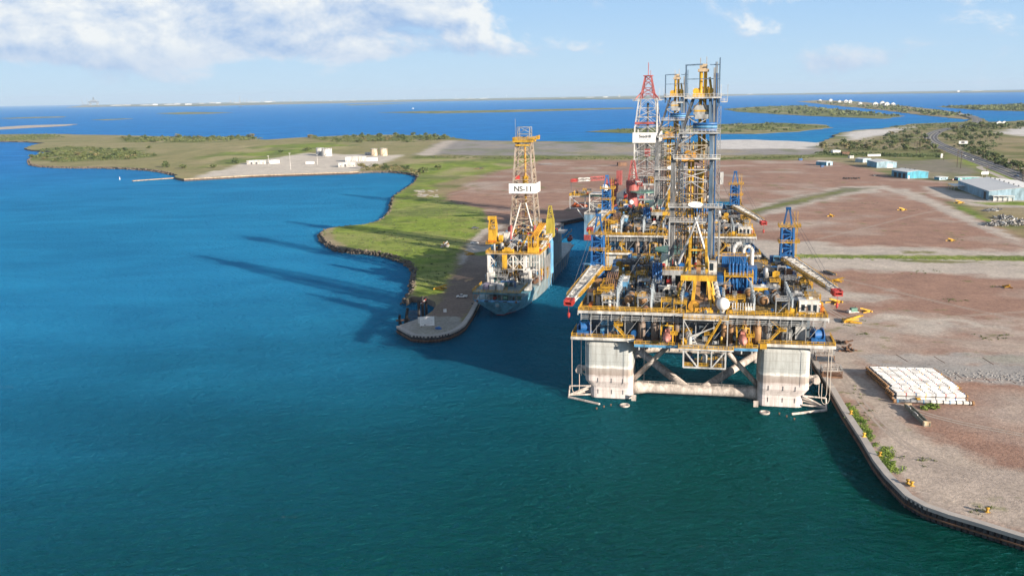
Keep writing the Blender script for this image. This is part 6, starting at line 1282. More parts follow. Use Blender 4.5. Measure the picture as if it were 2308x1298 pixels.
def tank(label, px_, py_, r, h, mat):
    x, y = gp(px_, py_, ZL); t = thing('storage_tank', label, 'tank', (x, y, ZL))
    MB().lathe([(r, 0), (r, h)], (0, 0, 0), n=28).build('shell', mat, t); MB().lathe([(r * 1.01, h), (r * .5, h + r * .1), (.3, h + r * .14)], (0, 0, 0), n=28).build('roof', LGR if mat is TANKW else TANKT, t)
    MB().rail([(r * math.cos(a * .5236), r * math.sin(a * .5236), h) for a in range(12)], 1.2, .2, 3, True).build('rail', LGR, t)
    mb = MB()
    for k in range(10):
        a0, a1 = -1.9 + k * .14, -1.9 + (k + 1) * .14; mb.beam(((r + .4) * math.cos(a0), (r + .4) * math.sin(a0), h * k / 10), ((r + .4) * math.cos(a1), (r + .4) * math.sin(a1), h * (k + 1) / 10), .9, .25)
    mb.build('spiral_stair', DGR, t); MB().lathe([(r * 1.005, 0), (r * 1.005, .3)], (0, 0, h * .5), n=28).build('girth_ring', mat, t); return t
tank('large silver tank with a spiral stair, right one of the pair', 737, 352, 9.5, 13, TANKW); tank('shaded silver tank, left one of the pair', 722, 350, 7.5, 12.5, TANKW); tank('left buff storage tank', 844, 351, 6.6, 11.5, TANKT); tank('right buff storage tank', 865, 351, 6.8, 12, TANKT)
t = thing('horizontal_tank', 'short white horizontal tank left of the buff tanks', 'tank', (*gp(830, 350, ZL), ZL), .1); MB().tube((-6, 0, 3), (6, 0, 3), 2.2, 14).build('shell', WHT, t); MB().box(-4, -3, -1.5, 1.5, 0, 1.5).build('saddle', CONC, t); MB().box(3, 4, -1.5, 1.5, 0, 1.5).build('saddle', CONC, t)
# road
road_px = [(2700, 566), (2500, 480), (2308, 400), (2240, 375), (2180, 353), (2130, 333), (2108, 323), (2097, 315), (2096, 307), (2110, 297), (2130, 292), (2150, 288), (2175, 283), (2195, 278), (2204, 272), (2202, 268), (2195, 265), (2180, 261)]
rc = G(road_px, ZL)
def smooth(pts, n=3):
    for _ in range(n):
        q = [pts[0]]
        for a, c in zip(pts, pts[1:]): q += [(a[0] * .75 + c[0] * .25, a[1] * .75 + c[1] * .25), (a[0] * .25 + c[0] * .75, a[1] * .25 + c[1] * .75)]
        pts = q + [pts[-1]]
    return pts
rc = smooth(rc, 3)
def strip(pts, off, w, z):
    mb = MB(); L = []; Rr = []
    for i, (x, y) in enumerate(pts):
        a = pts[max(0, i - 1)]; c = pts[min(len(pts) - 1, i + 1)]; d = math.hypot(c[0] - a[0], c[1] - a[1]) or 1; nx, ny = -(c[1] - a[1]) / d, (c[0] - a[0]) / d
        L.append((x + nx * (off + w / 2), y + ny * (off + w / 2), z)); Rr.append((x + nx * (off - w / 2), y + ny * (off - w / 2), z))
    mb.v = L + Rr; n = len(L); mb.f = [(i, n + i, n + i + 1, i + 1) for i in range(n - 1)]; return mb
ASPH = flat('worn_asphalt', (.105, .10, .105), .85, .25, .1); LINE = flat('road_line_paint', (.62, .58, .42), .7, .1)
rd = strip(rc, 0, 30, ZL + .12).build('road', ASPH); tag(rd, 'grey two-way highway curving away to the causeway', kind='structure')
for off in (-13.5, 13.5, -.9, .9): strip(rc, off, .7, ZL + .2).build('painted_line', LINE, rd)
strip(rc, -7, .5, ZL + .2).build('painted_line', CLEAN, rd); strip(rc, 7, .5, ZL + .2).build('painted_line', CLEAN, rd)
MB().box(-.1, .1, -.1, .1, 0, .1)
dv = smooth(G([(2308, 425), (2270, 405), (2240, 392), (2212, 381), (2205, 376), (2225, 374)], ZL), 2); tag(strip(dv, 0, 8, ZL + .08).build('path', flat('gravel_path', (.42, .38, .32), .9, .2, .2)), 'pale gravel drive joining the highway', kind='structure')
dv = smooth(G([(2180, 335), (2240, 355), (2308, 380), (2400, 420)], ZL), 2); tag(strip(dv, 0, 7, ZL + .08).build('path', MATS['gravel_path']), 'pale gravel track right of the highway', kind='structure')
# bridge carrying the highway over the gap
x0, y0 = rc[-1]; br = thing('road_bridge', 'long low road bridge carrying the highway out to the causeway', 'bridge', (0, 0, 0)); bx, by = gp(2150, 254, 3)
MB().beam((x0, y0, ZL - .4), (bx, by, ZL - .4), 26, 1.0).build('bridge_deck', CONC, br)
for k in range(9): q = (k + .5) / 9; MB().beam((x0 + (bx - x0) * q, y0 + (by - y0) * q, -2), (x0 + (bx - x0) * q, y0 + (by - y0) * q, 2), 5).build('pier', CONC, br)
for k, (px_, py_, mt, lab) in enumerate(((2118, 299, DGR, 'dark car entering the highway bend'), (2136, 294, DGR, 'dark van beyond the highway bend'), (2190, 361, CLEAN, 'white car on the straight of the highway'), (2172, 353, LGR, 'pale car on the highway near the poles'), (2290, 398, BLU, 'blue car on the highway at the right edge'))):
    x, y = gp(px_, py_, ZL); o = pickup(lab, x, y, R(110), mt, False); o.location.z = ZL + .2
def pole(label, px_, py_, h, cross=True):
    x, y = gp(px_, py_, ZL); t = thing('utility_pole', label, 'pole', (x, y, ZL), R(30)); MB().tube((0, 0, 0), (0, 0, h), .45, 7, .3).build('post', paint('dark_pole_wood', (.10, .075, .055), .8, .2), t)
    if cross:
        for z in (h - 1, h - 3): MB().box(-3, 3, -.2, .2, z, z + .4).build('cross_arm', paint('dark_pole_wood', (.1, .075, .055)), t)
    return t
for k, (px_, py_, h, lab) in enumerate(((2157, 377, 22, 'left tall pole of the pair beside the highway'), (2165, 380, 22, 'right tall pole of the pair beside the highway'), (2127, 361, 14, 'utility pole by the roadside sign'), (2066, 347, 20, 'left utility pole in the scrub'), (2073, 345, 19, 'right utility pole in the scrub'), (2303, 424, 18, 'utility pole at the right edge of the frame'), (2077, 310, 14, 'utility pole above the highway bend'), (2223, 397, 12, 'thin pole beside the white billboard'))): pole(lab, px_, py_, h)
for k, (px_, py_, lab, h) in enumerate(((655, 383, 'white lamp mast on the wharf, left one', 24), (716, 372, 'white lamp mast on the wharf, right one', 16), (606, 374, 'thin lamp mast near the leftmost building', 15))):
    x, y = gp(px_, py_, ZL); t = thing('lamp_mast', lab, 'lamp mast', (x, y, ZL)); MB().tube((0, 0, 0), (0, 0, h), .3, 6, .2).build('mast', WHT, t); MB().box(-1.4, 1.4, -.4, .4, h, h + .6).build('lamp_head', WHT, t)
def billboard(label, px_, py_, w, h, z0, rot, mat=CLEAN):
    x, y = gp(px_, py_, ZL); t = thing('billboard', label, 'billboard', (x, y, ZL), rot); MB().box(-w / 2, w / 2, -.2, .2, z0, z0 + h).build('panel', mat, t)
    for q in (-.3, .3): MB().box(w * q - .2, w * q + .2, .2, .6, 0, z0 + h).build('post', STEEL, t)
    MB().box(-w / 2, w / 2, -1.2, -.2, z0 - .2, z0).build('catwalk', LGR, t); return t
billboard('white billboard with a dark picture standing right of the highway', 2170, 335, 14, 5, 8, R(-20)); billboard('long white banner board near the blue sheds', 1970, 356, 20, 3, 2.5, 0); billboard('tilted grey sign panel beside the highway pole', 2122, 359, 7, 6, 2, R(40), LGR); billboard('small white billboard above the office drive', 2219, 402, 8, 3, 4.5, R(-5)); billboard('flat white board right of the office', 2235, 411, 14, 1.6, 1.2, 0)
MB().box(-3.2, 2.0, -.26, -.22, 9, 12).build('picture', DGR, [o for o in bpy.data.objects if o.name.startswith('billboard')][0])
# shipping boxes, scrap and sleepers on the yard
for px_, py_, mt, s, lab, rz in ((1853, 377, BLU, 4, 'small blue skip in front of the leftmost shed', .2), (1804, 362, BLU, 5, 'blue box far left of the sheds', .1), (1918, 357, LGR, 7, 'grey-green hut left of the half-hidden shed', .2), (1905, 350, RUST, 12, 'long rust-red container stack near the hedge', 0), (1402, 374, RUST, 13, 'rust-red container hut on the far dirt left of the signed derrick', .1), (1005, 705, WHT, .01, '', 0)):
    if not lab: continue
    x, y = gp(px_, py_, ZL); t = thing('yard_container', lab, 'container', (x, y, ZL), rz); MB().box(-s / 2, s / 2, -s / 3, s / 3, 0, min(5, s * .55)).build('shell', mt, t); MB().box(-s / 2 - .1, s / 2 + .1, -s / 3 - .1, s / 3 + .1, min(5, s * .55), min(5, s * .55) + .2).build('lid', mt, t)
    for k in range(5): MB().box(-s * .4 + k * s * .2 - .08, -s * .4 + k * s * .2 + .08, -s / 3 - .12, -s / 3, .2, min(5, s * .55) - .1).build('rib', DGR, t)
for k in range(7):
    x, y = gp(1902 + k * 5.6, 403.2 + (k % 2) * .5, ZL); t = thing('chain_heap', f'{ORD[k]} dark chain heap from the left in the row on the far dirt', 'chain heap', (x, y, ZL), k, 'dark chain heaps on the far dirt')
    MB().lathe([(1.9, 0), (1.5, .9), (.7, 1.6), (.1, 1.9)], (0, 0, 0), n=7).build('pile', BLK, t); MB().lathe([(1.1, 0), (.8, .7), (.1, 1.1)], (1.8, .8, 0), n=6).build('loose_links', RUST, t)
def heap(name, label, px_, py_, wx, wy, h, n, mats, seed):
    rnd = random.Random(seed); x, y = gp(px_, py_, ZL); t = thing(name, label, 'scrap heap', (x, y, ZL), rnd.random())
    for mt in mats:
        mb = MB()
        for i in range(n):
            a = rnd.uniform(0, 6.28); q = math.sqrt(rnd.random()); p0 = Vector((math.cos(a) * q * wx, math.sin(a) * q * wy, rnd.random() * h * (1 - q * .8))); d = Vector((rnd.uniform(-1, 1), rnd.uniform(-1, 1), rnd.uniform(-.3, .5))) * rnd.uniform(1, 4); mb.beam(p0, p0 + d, rnd.uniform(.3, 1.3), rnd.uniform(.2, .9))
        tag(mb.build('scrap_pieces', mt, t), kind='stuff')
    return t
heap('scrap_heap', 'big pale scrap and rubble heap at the right edge', 2275, 506, 22, 10, 6, 90, (LGR, CONC, DGR), 4); heap('scrap_heap', 'low grey scrap heap above the big one at the right edge', 2262, 492, 10, 6, 3, 50, (DGR, GRY), 5); heap('scrap_heap', 'flat dark steel grating pile left of the scrap heaps', 2235, 474, 13, 6, .9, 40, (DGR, GRY), 6); heap('debris_pile', 'small dark debris pile on the far green field', 1078, 381, 7, 3, 1.2, 22, (DGR, BRN), 8); heap('debris_pile', 'black twisted debris on the dirt beside the nearest rig', 1912, 790, 1.6, 1.2, .6, 16, (BLK, RUST), 9); heap('debris_pile', 'black twisted debris strip above the gangway landing', 1903, 774, 1.6, .9, .5, 14, (BLK, RUST), 10); heap('debris_pile', 'pile of pale junk on the shaded peninsula grass', 1003, 556, 2.2, 1.4, 2.4, 20, (WHT, BRN), 12)
t = thing('timber_raft', 'flat grey timber platform on the far dirt beside the field', 'platform', (*gp(1230, 371, ZL), ZL), .3)
for k in range(8): MB().box(-9, 9, -6 + k * 1.5, -4.7 + k * 1.5, .3, .8).build('plank', DGR if k % 3 == 0 else CONC, t)
# tan stone pieces of the broken slab on the peninsula
rnd = random.Random(31); sl = thing('broken_slab', 'broken pale concrete slab on the grass of the peninsula', 'slab', (0, 0, 0))
for k in range(26):
    x, y = gp(rnd.uniform(936, 985), rnd.uniform(428, 444), ZL); MB().cbox(x, y, ZL - .05, rnd.uniform(2, 6), rnd.uniform(3, 9), rnd.uniform(.15, .4)).build('slab_piece', MATS['gravel_path'] if k % 2 else CONC, sl)

# ------------------------------------------------------------------ vegetation
def leafmat(name, a, c):
    m, nt, b = newmat(name); p = pos(nt); nt.links.new(mix(nt, ramp(nt, noise(nt, .22, 3, .6, p), [(.35, (0, 0, 0)), (.65, (1, 1, 1))]), a, c), b.inputs['Base Color']); b.inputs['Roughness'].default_value = .7; return m
LEAF = [leafmat('scrub_leaf', (.062, .095, .026), (.15, .17, .055)), leafmat('dark_leaf', (.042, .075, .024), (.10, .135, .04)), leafmat('dry_leaf', (.12, .12, .05), (.22, .19, .085)), leafmat('fresh_leaf', (.09, .17, .022), (.22, .30, .05))]
STEM = flat('bark', (.12, .09, .065), .9, .3)
def crown(mb, rnd, c, rx_, ry_, rz_, n, s):
    lobes = [(rnd.uniform(-.6, .6), rnd.uniform(-.6, .6), rnd.uniform(-.3, .5), rnd.uniform(.4, .75)) for _ in range(6)]
    for i in range(n):
        lx, ly, lz, lr = lobes[i % 6]; v = Vector((rnd.gauss(0, 1), rnd.gauss(0, 1), rnd.gauss(0, 1))).normalized() * lr * rnd.uniform(.55, 1.0)
        p = Vector((c[0] + (lx + v.x) * rx_, c[1] + (ly + v.y) * ry_, c[2] + max(-.9, lz + v.z) * rz_))
        a = Vector((rnd.gauss(0, 1), rnd.gauss(0, 1), rnd.gauss(0, .6))).normalized(); b_ = a.cross(Vector((rnd.gauss(0, 1), rnd.gauss(0, 1), rnd.gauss(0, 1)))).normalized(); k = s * rnd.uniform(.6, 1.3)
        mb.add([p - a * k, p + b_ * k * .7, p + a * k, p - b_ * k * .7], [(0, 1, 2, 3)])
BUSH = []
for v in range(6):
    rnd = random.Random(100 + v); mb = MB(); crown(mb, rnd, (0, 0, 1.7), 2.6, 2.6, 1.7, 170, .55); me = mb.mesh('foliage'); me.materials.append(LEAF[(0, 1, 0, 2, 1, 0)[v]])
    sb = MB()
    for k in range(3): sb.tube((0, 0, -.2), (rnd.uniform(-1.2, 1.2), rnd.uniform(-1.2, 1.2), 1.8), .14, 5, .06)
    sm = sb.mesh('stem'); sm.materials.append(STEM); BUSH.append((me, sm))
TREE = []
for v in range(4):
    rnd = random.Random(200 + v); mb = MB(); crown(mb, rnd, (0, 0, 5.2), 3.4, 3.4, 2.8, 260, .75); me = mb.mesh('crown'); me.materials.append(LEAF[1 if v % 2 else 0])
    sb = MB(); sb.tube((0, 0, -.3), (.2, 0, 3.2), .32, 7, .22)
    for k in range(4): sb.tube((.2, 0, 2.6), (rnd.uniform(-2.4, 2.4), rnd.uniform(-2.4, 2.4), 5.4), .16, 5, .06)
    sm = sb.mesh('trunk'); sm.materials.append(STEM); TREE.append((me, sm))
def inpx(poly, rnd):
    xs = [q[0] for q in poly]; ys = [q[1] for q in poly]
    while True:
        x, y = rnd.uniform(min(xs), max(xs)), rnd.uniform(min(ys), max(ys))
        if inside(poly, np.array([x]), np.array([y]))[0]: return x, y
def nth(k): return f"{k}{'th' if 10 < k % 100 < 14 else {1: 'st', 2: 'nd', 3: 'rd'}.get(k % 10, 'th')}"
def plant(poly, n, label, group, kind, s0, s1, seed, z=ZL):
    rnd = random.Random(seed); spots = sorted(inpx(poly, rnd) for _ in range(n))
    for i in range(n):
        x, y = gp(*spots[i], z); src = BUSH if kind == 'shrub' else TREE; a, c = src[rnd.randrange(len(src))]; s = rnd.uniform(s0, s1)
        lab = label if n == 1 else f'{label}, {nth(i + 1)} counting from the left'
        t = thing(kind if kind == 'shrub' else 'broadleaf_tree', lab, kind, (x, y, z), rnd.uniform(0, 6.28), group); t.scale = (s, s, s * rnd.uniform(.8, 1.1)); inst(a, 'foliage' if kind == 'shrub' else 'crown', t); inst(c, 'stem' if kind == 'shrub' else 'trunk', t)
def scrub(name, poly, n, label, s0, s1, seed, mat, z=ZL, leaf=14):
    rnd = random.Random(seed); mb = MB()
    for i in range(n):
        x, y = gp(*inpx(poly, rnd), z); s = rnd.uniform(s0, s1); crown(mb, rnd, (x, y, z + s * .3), s * 1.2, s * 1.2, s * .42, leaf, s * .36)
    tag(mb.build(name, mat), label, 'scrub', kind='stuff')
P1 = [(60, 356), (100, 340), (150, 331), (300, 337), (352, 352), (285, 361), (130, 366)]
plant(P1, 60, 'green shrub in the dense scrub of the left point', 'shrubs on the left point', 'shrub', 1.3, 2.6, 1); scrub('scrub_thicket', P1, 420, 'dense low scrub on the left point', 2.0, 4.5, 2, LEAF[0])
P2 = [(-60, 308), (120, 303), (145, 309), (100, 315), (-60, 320)]; scrub('scrub_thicket', P2, 160, 'scrub strip at the far left edge of the land', 3, 6, 3, LEAF[0])
P3 = [(270, 311), (450, 309), (570, 308), (600, 315), (450, 321), (290, 321)]; plant(P3, 40, 'dark shrub along the far shore of the left land', 'shrubs along the far left shore', 'shrub', 1.6, 3.2, 4); scrub('scrub_thicket', P3, 260, 'scrub along the far shore of the left land', 3, 6, 5, LEAF[0])
P4 = [(690, 312), (800, 306), (990, 306), (1035, 312), (930, 322), (760, 322)]; plant(P4, 50, 'dark shrub along the far shore behind the tanks', 'shrubs behind the tanks', 'shrub', 1.6, 3.6, 6); scrub('scrub_thicket', P4, 260, 'scrub along the far shore behind the tanks', 2.5, 5, 7, LEAF[0])
for k, (px_, py_, s, lab) in enumerate(((413, 380, 2.2, 'round green bush left of the wharf corner'), (371, 378, 2.6, 'grey-green bush at the corner of the left shore'), (483, 379, 2.2, 'green bush on the edge of the pale concrete'), (528, 369, 2.6, 'green bush just left of the leftmost grey building'), (693, 341, 3.2, 'dark bush left of the silver tanks'), (337, 335, 2.2, 'single bush at the tip of the left scrub'), (632, 346, 2.2, 'green bush on the grass above the concrete'), (815, 380, 2.6, 'green bush at the end of the wharf'), (988, 382, 2.2, 'dark bush on the green bank above the beach'), (955, 390, 2.4, 'bush on the bank just above the cove'))):
    plant([(px_ - .4, py_ - .3), (px_ + .4, py_ - .3), (px_ + .4, py_ + .3), (px_ - .4, py_ + .3)], 1, lab, 'single bushes on the left bank', 'shrub', s, s, 40 + k)
P5 = [(812, 384), (835, 372), (900, 376), (945, 385), (944, 396), (915, 386)]; scrub('reed_bank', P5, 200, 'tan and green reeds along the cove bank', 1.5, 3.2, 8, LEAF[2]); plant(P5, 18, 'green shrub among the reeds of the cove bank', 'shrubs on the cove bank', 'shrub', .9, 1.8, 9)
P6 = [(940, 352), (1220, 354), (1500, 356), (1840, 352), (1840, 357), (1500, 361), (1220, 359), (940, 357)]; scrub('scrub_hedge', P6, 420, 'low green hedge line behind the dirt yard', 1.2, 2.6, 10, LEAF[0])
P7 = [(1830, 330), (1900, 322), (2000, 305), (2090, 290), (2088, 320), (2120, 345), (2000, 338), (1860, 345)]; plant(P7, 75, 'green shrub in the scrub left of the highway bend', 'shrubs left of the highway', 'shrub', 1.4, 3.0, 11); scrub('scrub_thicket', P7, 260, 'loose scrub left of the highway bend', 1.5, 3.5, 12, LEAF[0])
P8 = [(1840, 343), (2000, 347), (2125, 350), (2125, 356), (2000, 354), (1840, 350)]; scrub('scrub_hedge', P8, 260, 'dark hedge between the sheds and the scrub', 2, 4, 13, LEAF[1])
P9 = [(2120, 305), (2180, 295), (2240, 300), (2265, 320), (2230, 345), (2300, 372), (2308, 392), (2230, 362), (2150, 332)]; plant(P9, 60, 'broad dark tree in the wood right of the highway', 'trees right of the highway', 'tree', .8, 1.7, 14); scrub('scrub_thicket', P9, 220, 'undergrowth right of the highway', 1.5, 3.5, 15, LEAF[1])
P10 = [(2130, 290), (2200, 280), (2308, 278), (2400, 275), (2400, 290), (2250, 292), (2180, 300)]; plant(P10, 40, 'green shrub beyond the highway near the bay', 'shrubs beyond the highway', 'shrub', 2, 4, 16); scrub('scrub_thicket', P10, 180, 'scrub beyond the highway near the bay', 2.5, 5, 17, LEAF[0])
P11 = [(2180, 335), (2210, 345), (2308, 378), (2350, 395), (2350, 410), (2308, 396), (2200, 352)]; plant(P11, 46, 'rounded shrub in the row beside the highway', 'shrubs in the row beside the highway', 'shrub', 1.2, 2.2, 18)
P12 = [(2000, 286), (2130, 278), (2190, 274), (2190, 282), (2120, 290), (2040, 294)]; scrub('scrub_thicket', P12, 140, 'scrub along the bay shore before the bridge', 2.5, 5, 19, LEAF[0])
for k, pz in enumerate(([(1330, 296), (1500, 287), (1750, 278), (1870, 287), (1700, 300), (1400, 299)], [(1640, 247), (1800, 239), (2030, 262), (1880, 263), (1660, 252)], [(1810, 229), (2010, 237), (2200, 264), (2100, 261), (1900, 239)], [(2120, 241), (2308, 236), (2308, 250), (2200, 248)])):
    scrub('marsh_grass', pz, 160, ('marsh grass on the island behind the derricks', 'marsh grass on the long right island', 'scrub on the causeway strip', 'marsh grass on the right edge island')[k], 4 + 6 * (k > 0), 9 + 9 * (k > 0), 20 + k, LEAF[0], .8)
def palm(label, px_, py_, h):
    x, y = gp(px_, py_, ZL); t = thing('palm_tree', label, 'palm', (x, y, ZL)); MB().tube((0, 0, 0), (.3, 0, h), .45, 7, .3).build('trunk', STEM, t); mb = MB(); rnd = random.Random(int(px_))
    for k in range(16):
        a = k * .3927 + rnd.uniform(-.15, .15); e = rnd.uniform(.3, 1.0) if k % 2 else rnd.uniform(-.5, .3); d = Vector((math.cos(a), math.sin(a), e)).normalized(); p0 = Vector((.3, 0, h)); p1 = p0 + d * 1.6; p2 = p1 + Vector((math.cos(a) * 1.2, math.sin(a) * 1.2, -1.0)); s = Vector((-math.sin(a), math.cos(a), 0)) * .45
        mb.add([p0, p1 - s, p2, p1 + s], [(0, 1, 2, 3)])
    mb.build('crown', LEAF[1], t)
for k, (px_, py_, h, lab) in enumerate(((2034, 327, 11, 'tall palm, leftmost in the scrub'), (2058, 304, 10, 'left palm of the pair above the scrub'), (2066, 303, 9, 'right palm of the pair above the scrub'), (2107, 291, 10, 'palm above the highway bend'), (2061, 331, 11, 'palm in the middle of the scrub'), (2095, 327, 10, 'palm just inside the highway bend'), (2175, 283, 12, 'palm beside the far highway'), (2022, 330, 8, 'short palm left of the tallest palm'))): palm(lab, px_, py_, h)
# grass along the quay cap and tufts in the yard
def tufts(name, label, spots, mat, seed, hmin=.25, hmax=.8):
    rnd = random.Random(seed); mb = MB()
    for x, y, r, n in spots:
        for i in range(n):
            a = rnd.uniform(0, 6.28); q = r * math.sqrt(rnd.random()); p = Vector((x + q * math.cos(a), y + q * math.sin(a), ZL)); h = rnd.uniform(hmin, hmax) * (1.2 - .7 * q / r); b_ = rnd.uniform(0, 6.28); s = Vector((math.cos(b_), math.sin(b_), 0)) * h * .32; l = Vector((rnd.uniform(-.4, .4), rnd.uniform(-.4, .4), 1)) * h
            mb.add([p - s, p + s, p + l + s * .4, p + l - s * .4], [(0, 1, 2, 3)])
    tag(mb.build(name, mat), label, 'grass', kind='stuff')
rnd = random.Random(3); sp = []
for k in range(60):
    y = rnd.uniform(255, 292); x = 101.5 + 1.9 + (y - 243.8) * .145 + abs(rnd.gauss(0, .9)); sp.append((x, y, rnd.uniform(.6, 1.5), 60))
for k in range(34): y = rnd.uniform(236, 250); sp.append((102.4 + (y - 236) * .06 + abs(rnd.gauss(0, 1.6)), y, rnd.uniform(.5, 1.4), 55))
for k in range(26): sp.append((*gp(rnd.uniform(1985, 2015), rnd.uniform(1010, 1032), ZL), rnd.uniform(.3, 1.0), 40))
tufts('quay_grass', 'bright green weeds growing behind the quay cap', [(x + q_, y + q_ * 1.7, r * .8, n // 2) for x, y, r, n in sp for q_ in (-.5, .1, .7)], LEAF[3], 33, .15, .5)
sp = [(*gp(rnd.gauss(2100, 12), rnd.gauss(918, 4.5), ZL), rnd.uniform(.5, 1.2), 60) for k in range(16)]; tufts('weed_patch', 'patch of green weeds right of the steel trough', sp, LEAF[3], 34, .3, .9)
sp = []
for px_, py_, sx_, sy_, n in ((1920, 729, 18, 4, 14), (2155, 676, 18, 3, 12), (2250, 760, 30, 3, 16), (2240, 647, 6, 2, 5), (2080, 615, 30, 3, 14), (1950, 752, 14, 3, 8), (1945, 930, 18, 25, 22), (2205, 1150, 20, 5, 8), (2070, 1035, 40, 6, 10), (2155, 545, 20, 3, 8), (2040, 476, 14, 2, 8), (1955, 457, 14, 2, 8)):
    for k in range(n): sp.append((*gp(rnd.gauss(px_, sx_), rnd.gauss(py_, sy_), ZL), rnd.uniform(.4, 1.3), 24))
tufts('weed_patch', 'scattered weed tufts across the dirt yard', sp, LEAF[0], 35, .15, .5)
sp = []
for k in range(260): px_ = rnd.uniform(1800, 2420); sp.append((*gp(px_, rnd.gauss(580 + (px_ - 1800) * .005, 2.2), ZL), rnd.uniform(.6, 1.8), 22))
tufts('grass_strip', 'straight strip of grass across the yard', sp, LEAF[3], 36, .2, .6)
PG = [(735, 520), (850, 502), (895, 455), (940, 425), (1080, 470), (1095, 510), (1040, 550), (1000, 640), (945, 650), (935, 600), (800, 556)]
sp = [(*gp(*inpx(PG, rnd), ZL), rnd.uniform(.6, 2.4), 14) for k in range(700)]; tufts('peninsula_grass', 'rough grass and weeds on the green peninsula', sp, LEAF[3], 37, .2, .6)
sp = [(*gp(*inpx(PG, rnd), ZL), rnd.uniform(.6, 2.0), 16) for k in range(160)]; tufts('dark_weeds', 'darker weed clumps on the green peninsula', sp, LEAF[1], 38, .3, .9)
# rocks along the shores
def riprap(name, label, pts, n, s0, s1, seed, spread):
    rnd = random.Random(seed); mb = MB()
    rs = resample(pts, 1.0)
    for i in range(n):
        x, y, a = rs[rnd.randrange(len(rs))]; q = rnd.uniform(-spread, spread * .25); s = rnd.uniform(s0, s1); mb.lathe([(s * .5, -s * .6), (s, -.1 * s), (s * .7, s * .5), (s * .15, s * .7)], (x + math.sin(a) * q, y - math.cos(a) * q, rnd.uniform(.0, 1.6) + (1.4 if q > -spread * .4 else 0)), (rnd.uniform(-.5, .5), rnd.uniform(-.5, .5), 1), 5)
    tag(mb.build(name, ROCK), label, 'rocks', kind='stuff')
riprap('shore_rocks', 'dark rocks and debris along the peninsula shore', ramp_pts[8:] + shore[:16], 1500, .25, 1.1, 50, 3.4); riprap('shore_rocks', 'rocky edge of the cove beach', shore[14:], 420, .3, 1.3, 51, 3.0); riprap('shore_rocks', 'dark rocky edge of the left land', left_shore[:12], 700, .5, 1.7, 52, 4.0)
# ------------------------------------------------------------------ far away
def far_house(label, px_, py_, w, h, mat, rz=0.0, group='houses on the causeway'):
    x, y = gp(px_, py_, 1.0); t = thing('far_house', label, 'house', (x, y, 1.0), rz, group); d = w * .7
    MB().box(-w / 2, w / 2, -d / 2, d / 2, 0, h).build('wall', mat, t); mb = MB(); mb.loft([[(-w * .54, -d * .55, h), (w * .54, -d * .55, h), (0, -d * .55, h + w * .3)], [(-w * .54, d * .55, h), (w * .54, d * .55, h), (0, d * .55, h + w * .3)]]); mb.build('roof', LGR if mat is CLEAN else CLEAN, t)
    MB().box(-w * .3, -w * .1, -d / 2 - .3, -d / 2 - .05, h * .3, h * .7).build('window', GLS, t); MB().box(w * .1, w * .3, -d / 2 - .3, -d / 2 - .05, h * .3, h * .7).build('window', GLS, t)
for k, (px_, py_, w, h) in enumerate(((1848, 229, 40, 16), (1872, 229, 36, 26), (1892, 231, 30, 18), (1906, 232, 44, 22), (1916, 233, 34, 30), (1938, 236, 36, 16), (1972, 238, 44, 18), (1988, 239, 36, 34), (1998, 239, 38, 24), (2012, 240, 34, 22))): far_house(f'{ORD[k]} white house from the left on the causeway strip', px_, py_, w * .75, h * .7, CLEAN if k % 3 else LGR)
for k, (px_, py_, w) in enumerate(((2250, 281, 14), (2262, 280, 10))): far_house(('left', 'right')[k] + ' white house on the scrub beyond the highway', px_, py_, w, 6, CLEAN, 0, 'houses beyond the highway')
rnd = random.Random(12)
for k, (px_, py_, L, h) in enumerate(((262, 238.5, 40, 26), (285, 238, 34, 40), (330, 238, 46, 36), (350, 237.6, 20, 60), (382, 237, 40, 46), (400, 236.5, 24, 80), (425, 236.5, 26, 50), (455, 234.6, 18, 60), (478, 233.5, 22, 90), (492, 233.6, 20, 60), (534, 233.4, 22, 50), (572, 231.5, 44, 70), (605, 231, 28, 80), (618, 230.4, 12, 90), (672, 229, 20, 60), (745, 228.5, 14, 40), (772, 228, 18, 50), (796, 227.2, 24, 90), (892, 226.2, 10, 40), (1030, 223.6, 30, 50), (1060, 223, 44, 60), (1090, 222.6, 34, 60), (1270, 221.2, 24, 40), (1330, 220.6, 34, 60), (1365, 220, 22, 60), (1396, 219.6, 6, 190), (1628, 213.6, 16, 110), (1690, 213, 20, 40), (1820, 210, 24, 40), (1935, 208.6, 12, 60), (2160, 207.6, 10, 110), (2200, 205.4, 50, 50))):
    x, y = gp(px_, py_, 6.0); w = L * .5 * y / F; h = h * (.55 if px_ < 700 else .35); t = thing('far_building', f'tiny white building on the far shore, number {ORD[k] if k < 20 else ("twenty-" + ORD[k - 20])} from the left', 'building', (x, y, 6.0), 0, 'white buildings on the far shore')
    MB().box(-w / 2, w / 2, -w * .2, w * .2, 0, h).build('wall', LGR if k % 3 else CLEAN, t); MB().box(-w * .2, w * .12, -w * .18, w * .18, h, h * 1.3).build('roof_block', LGR, t)  # light grey on most walls puts haze into the colour of white buildings
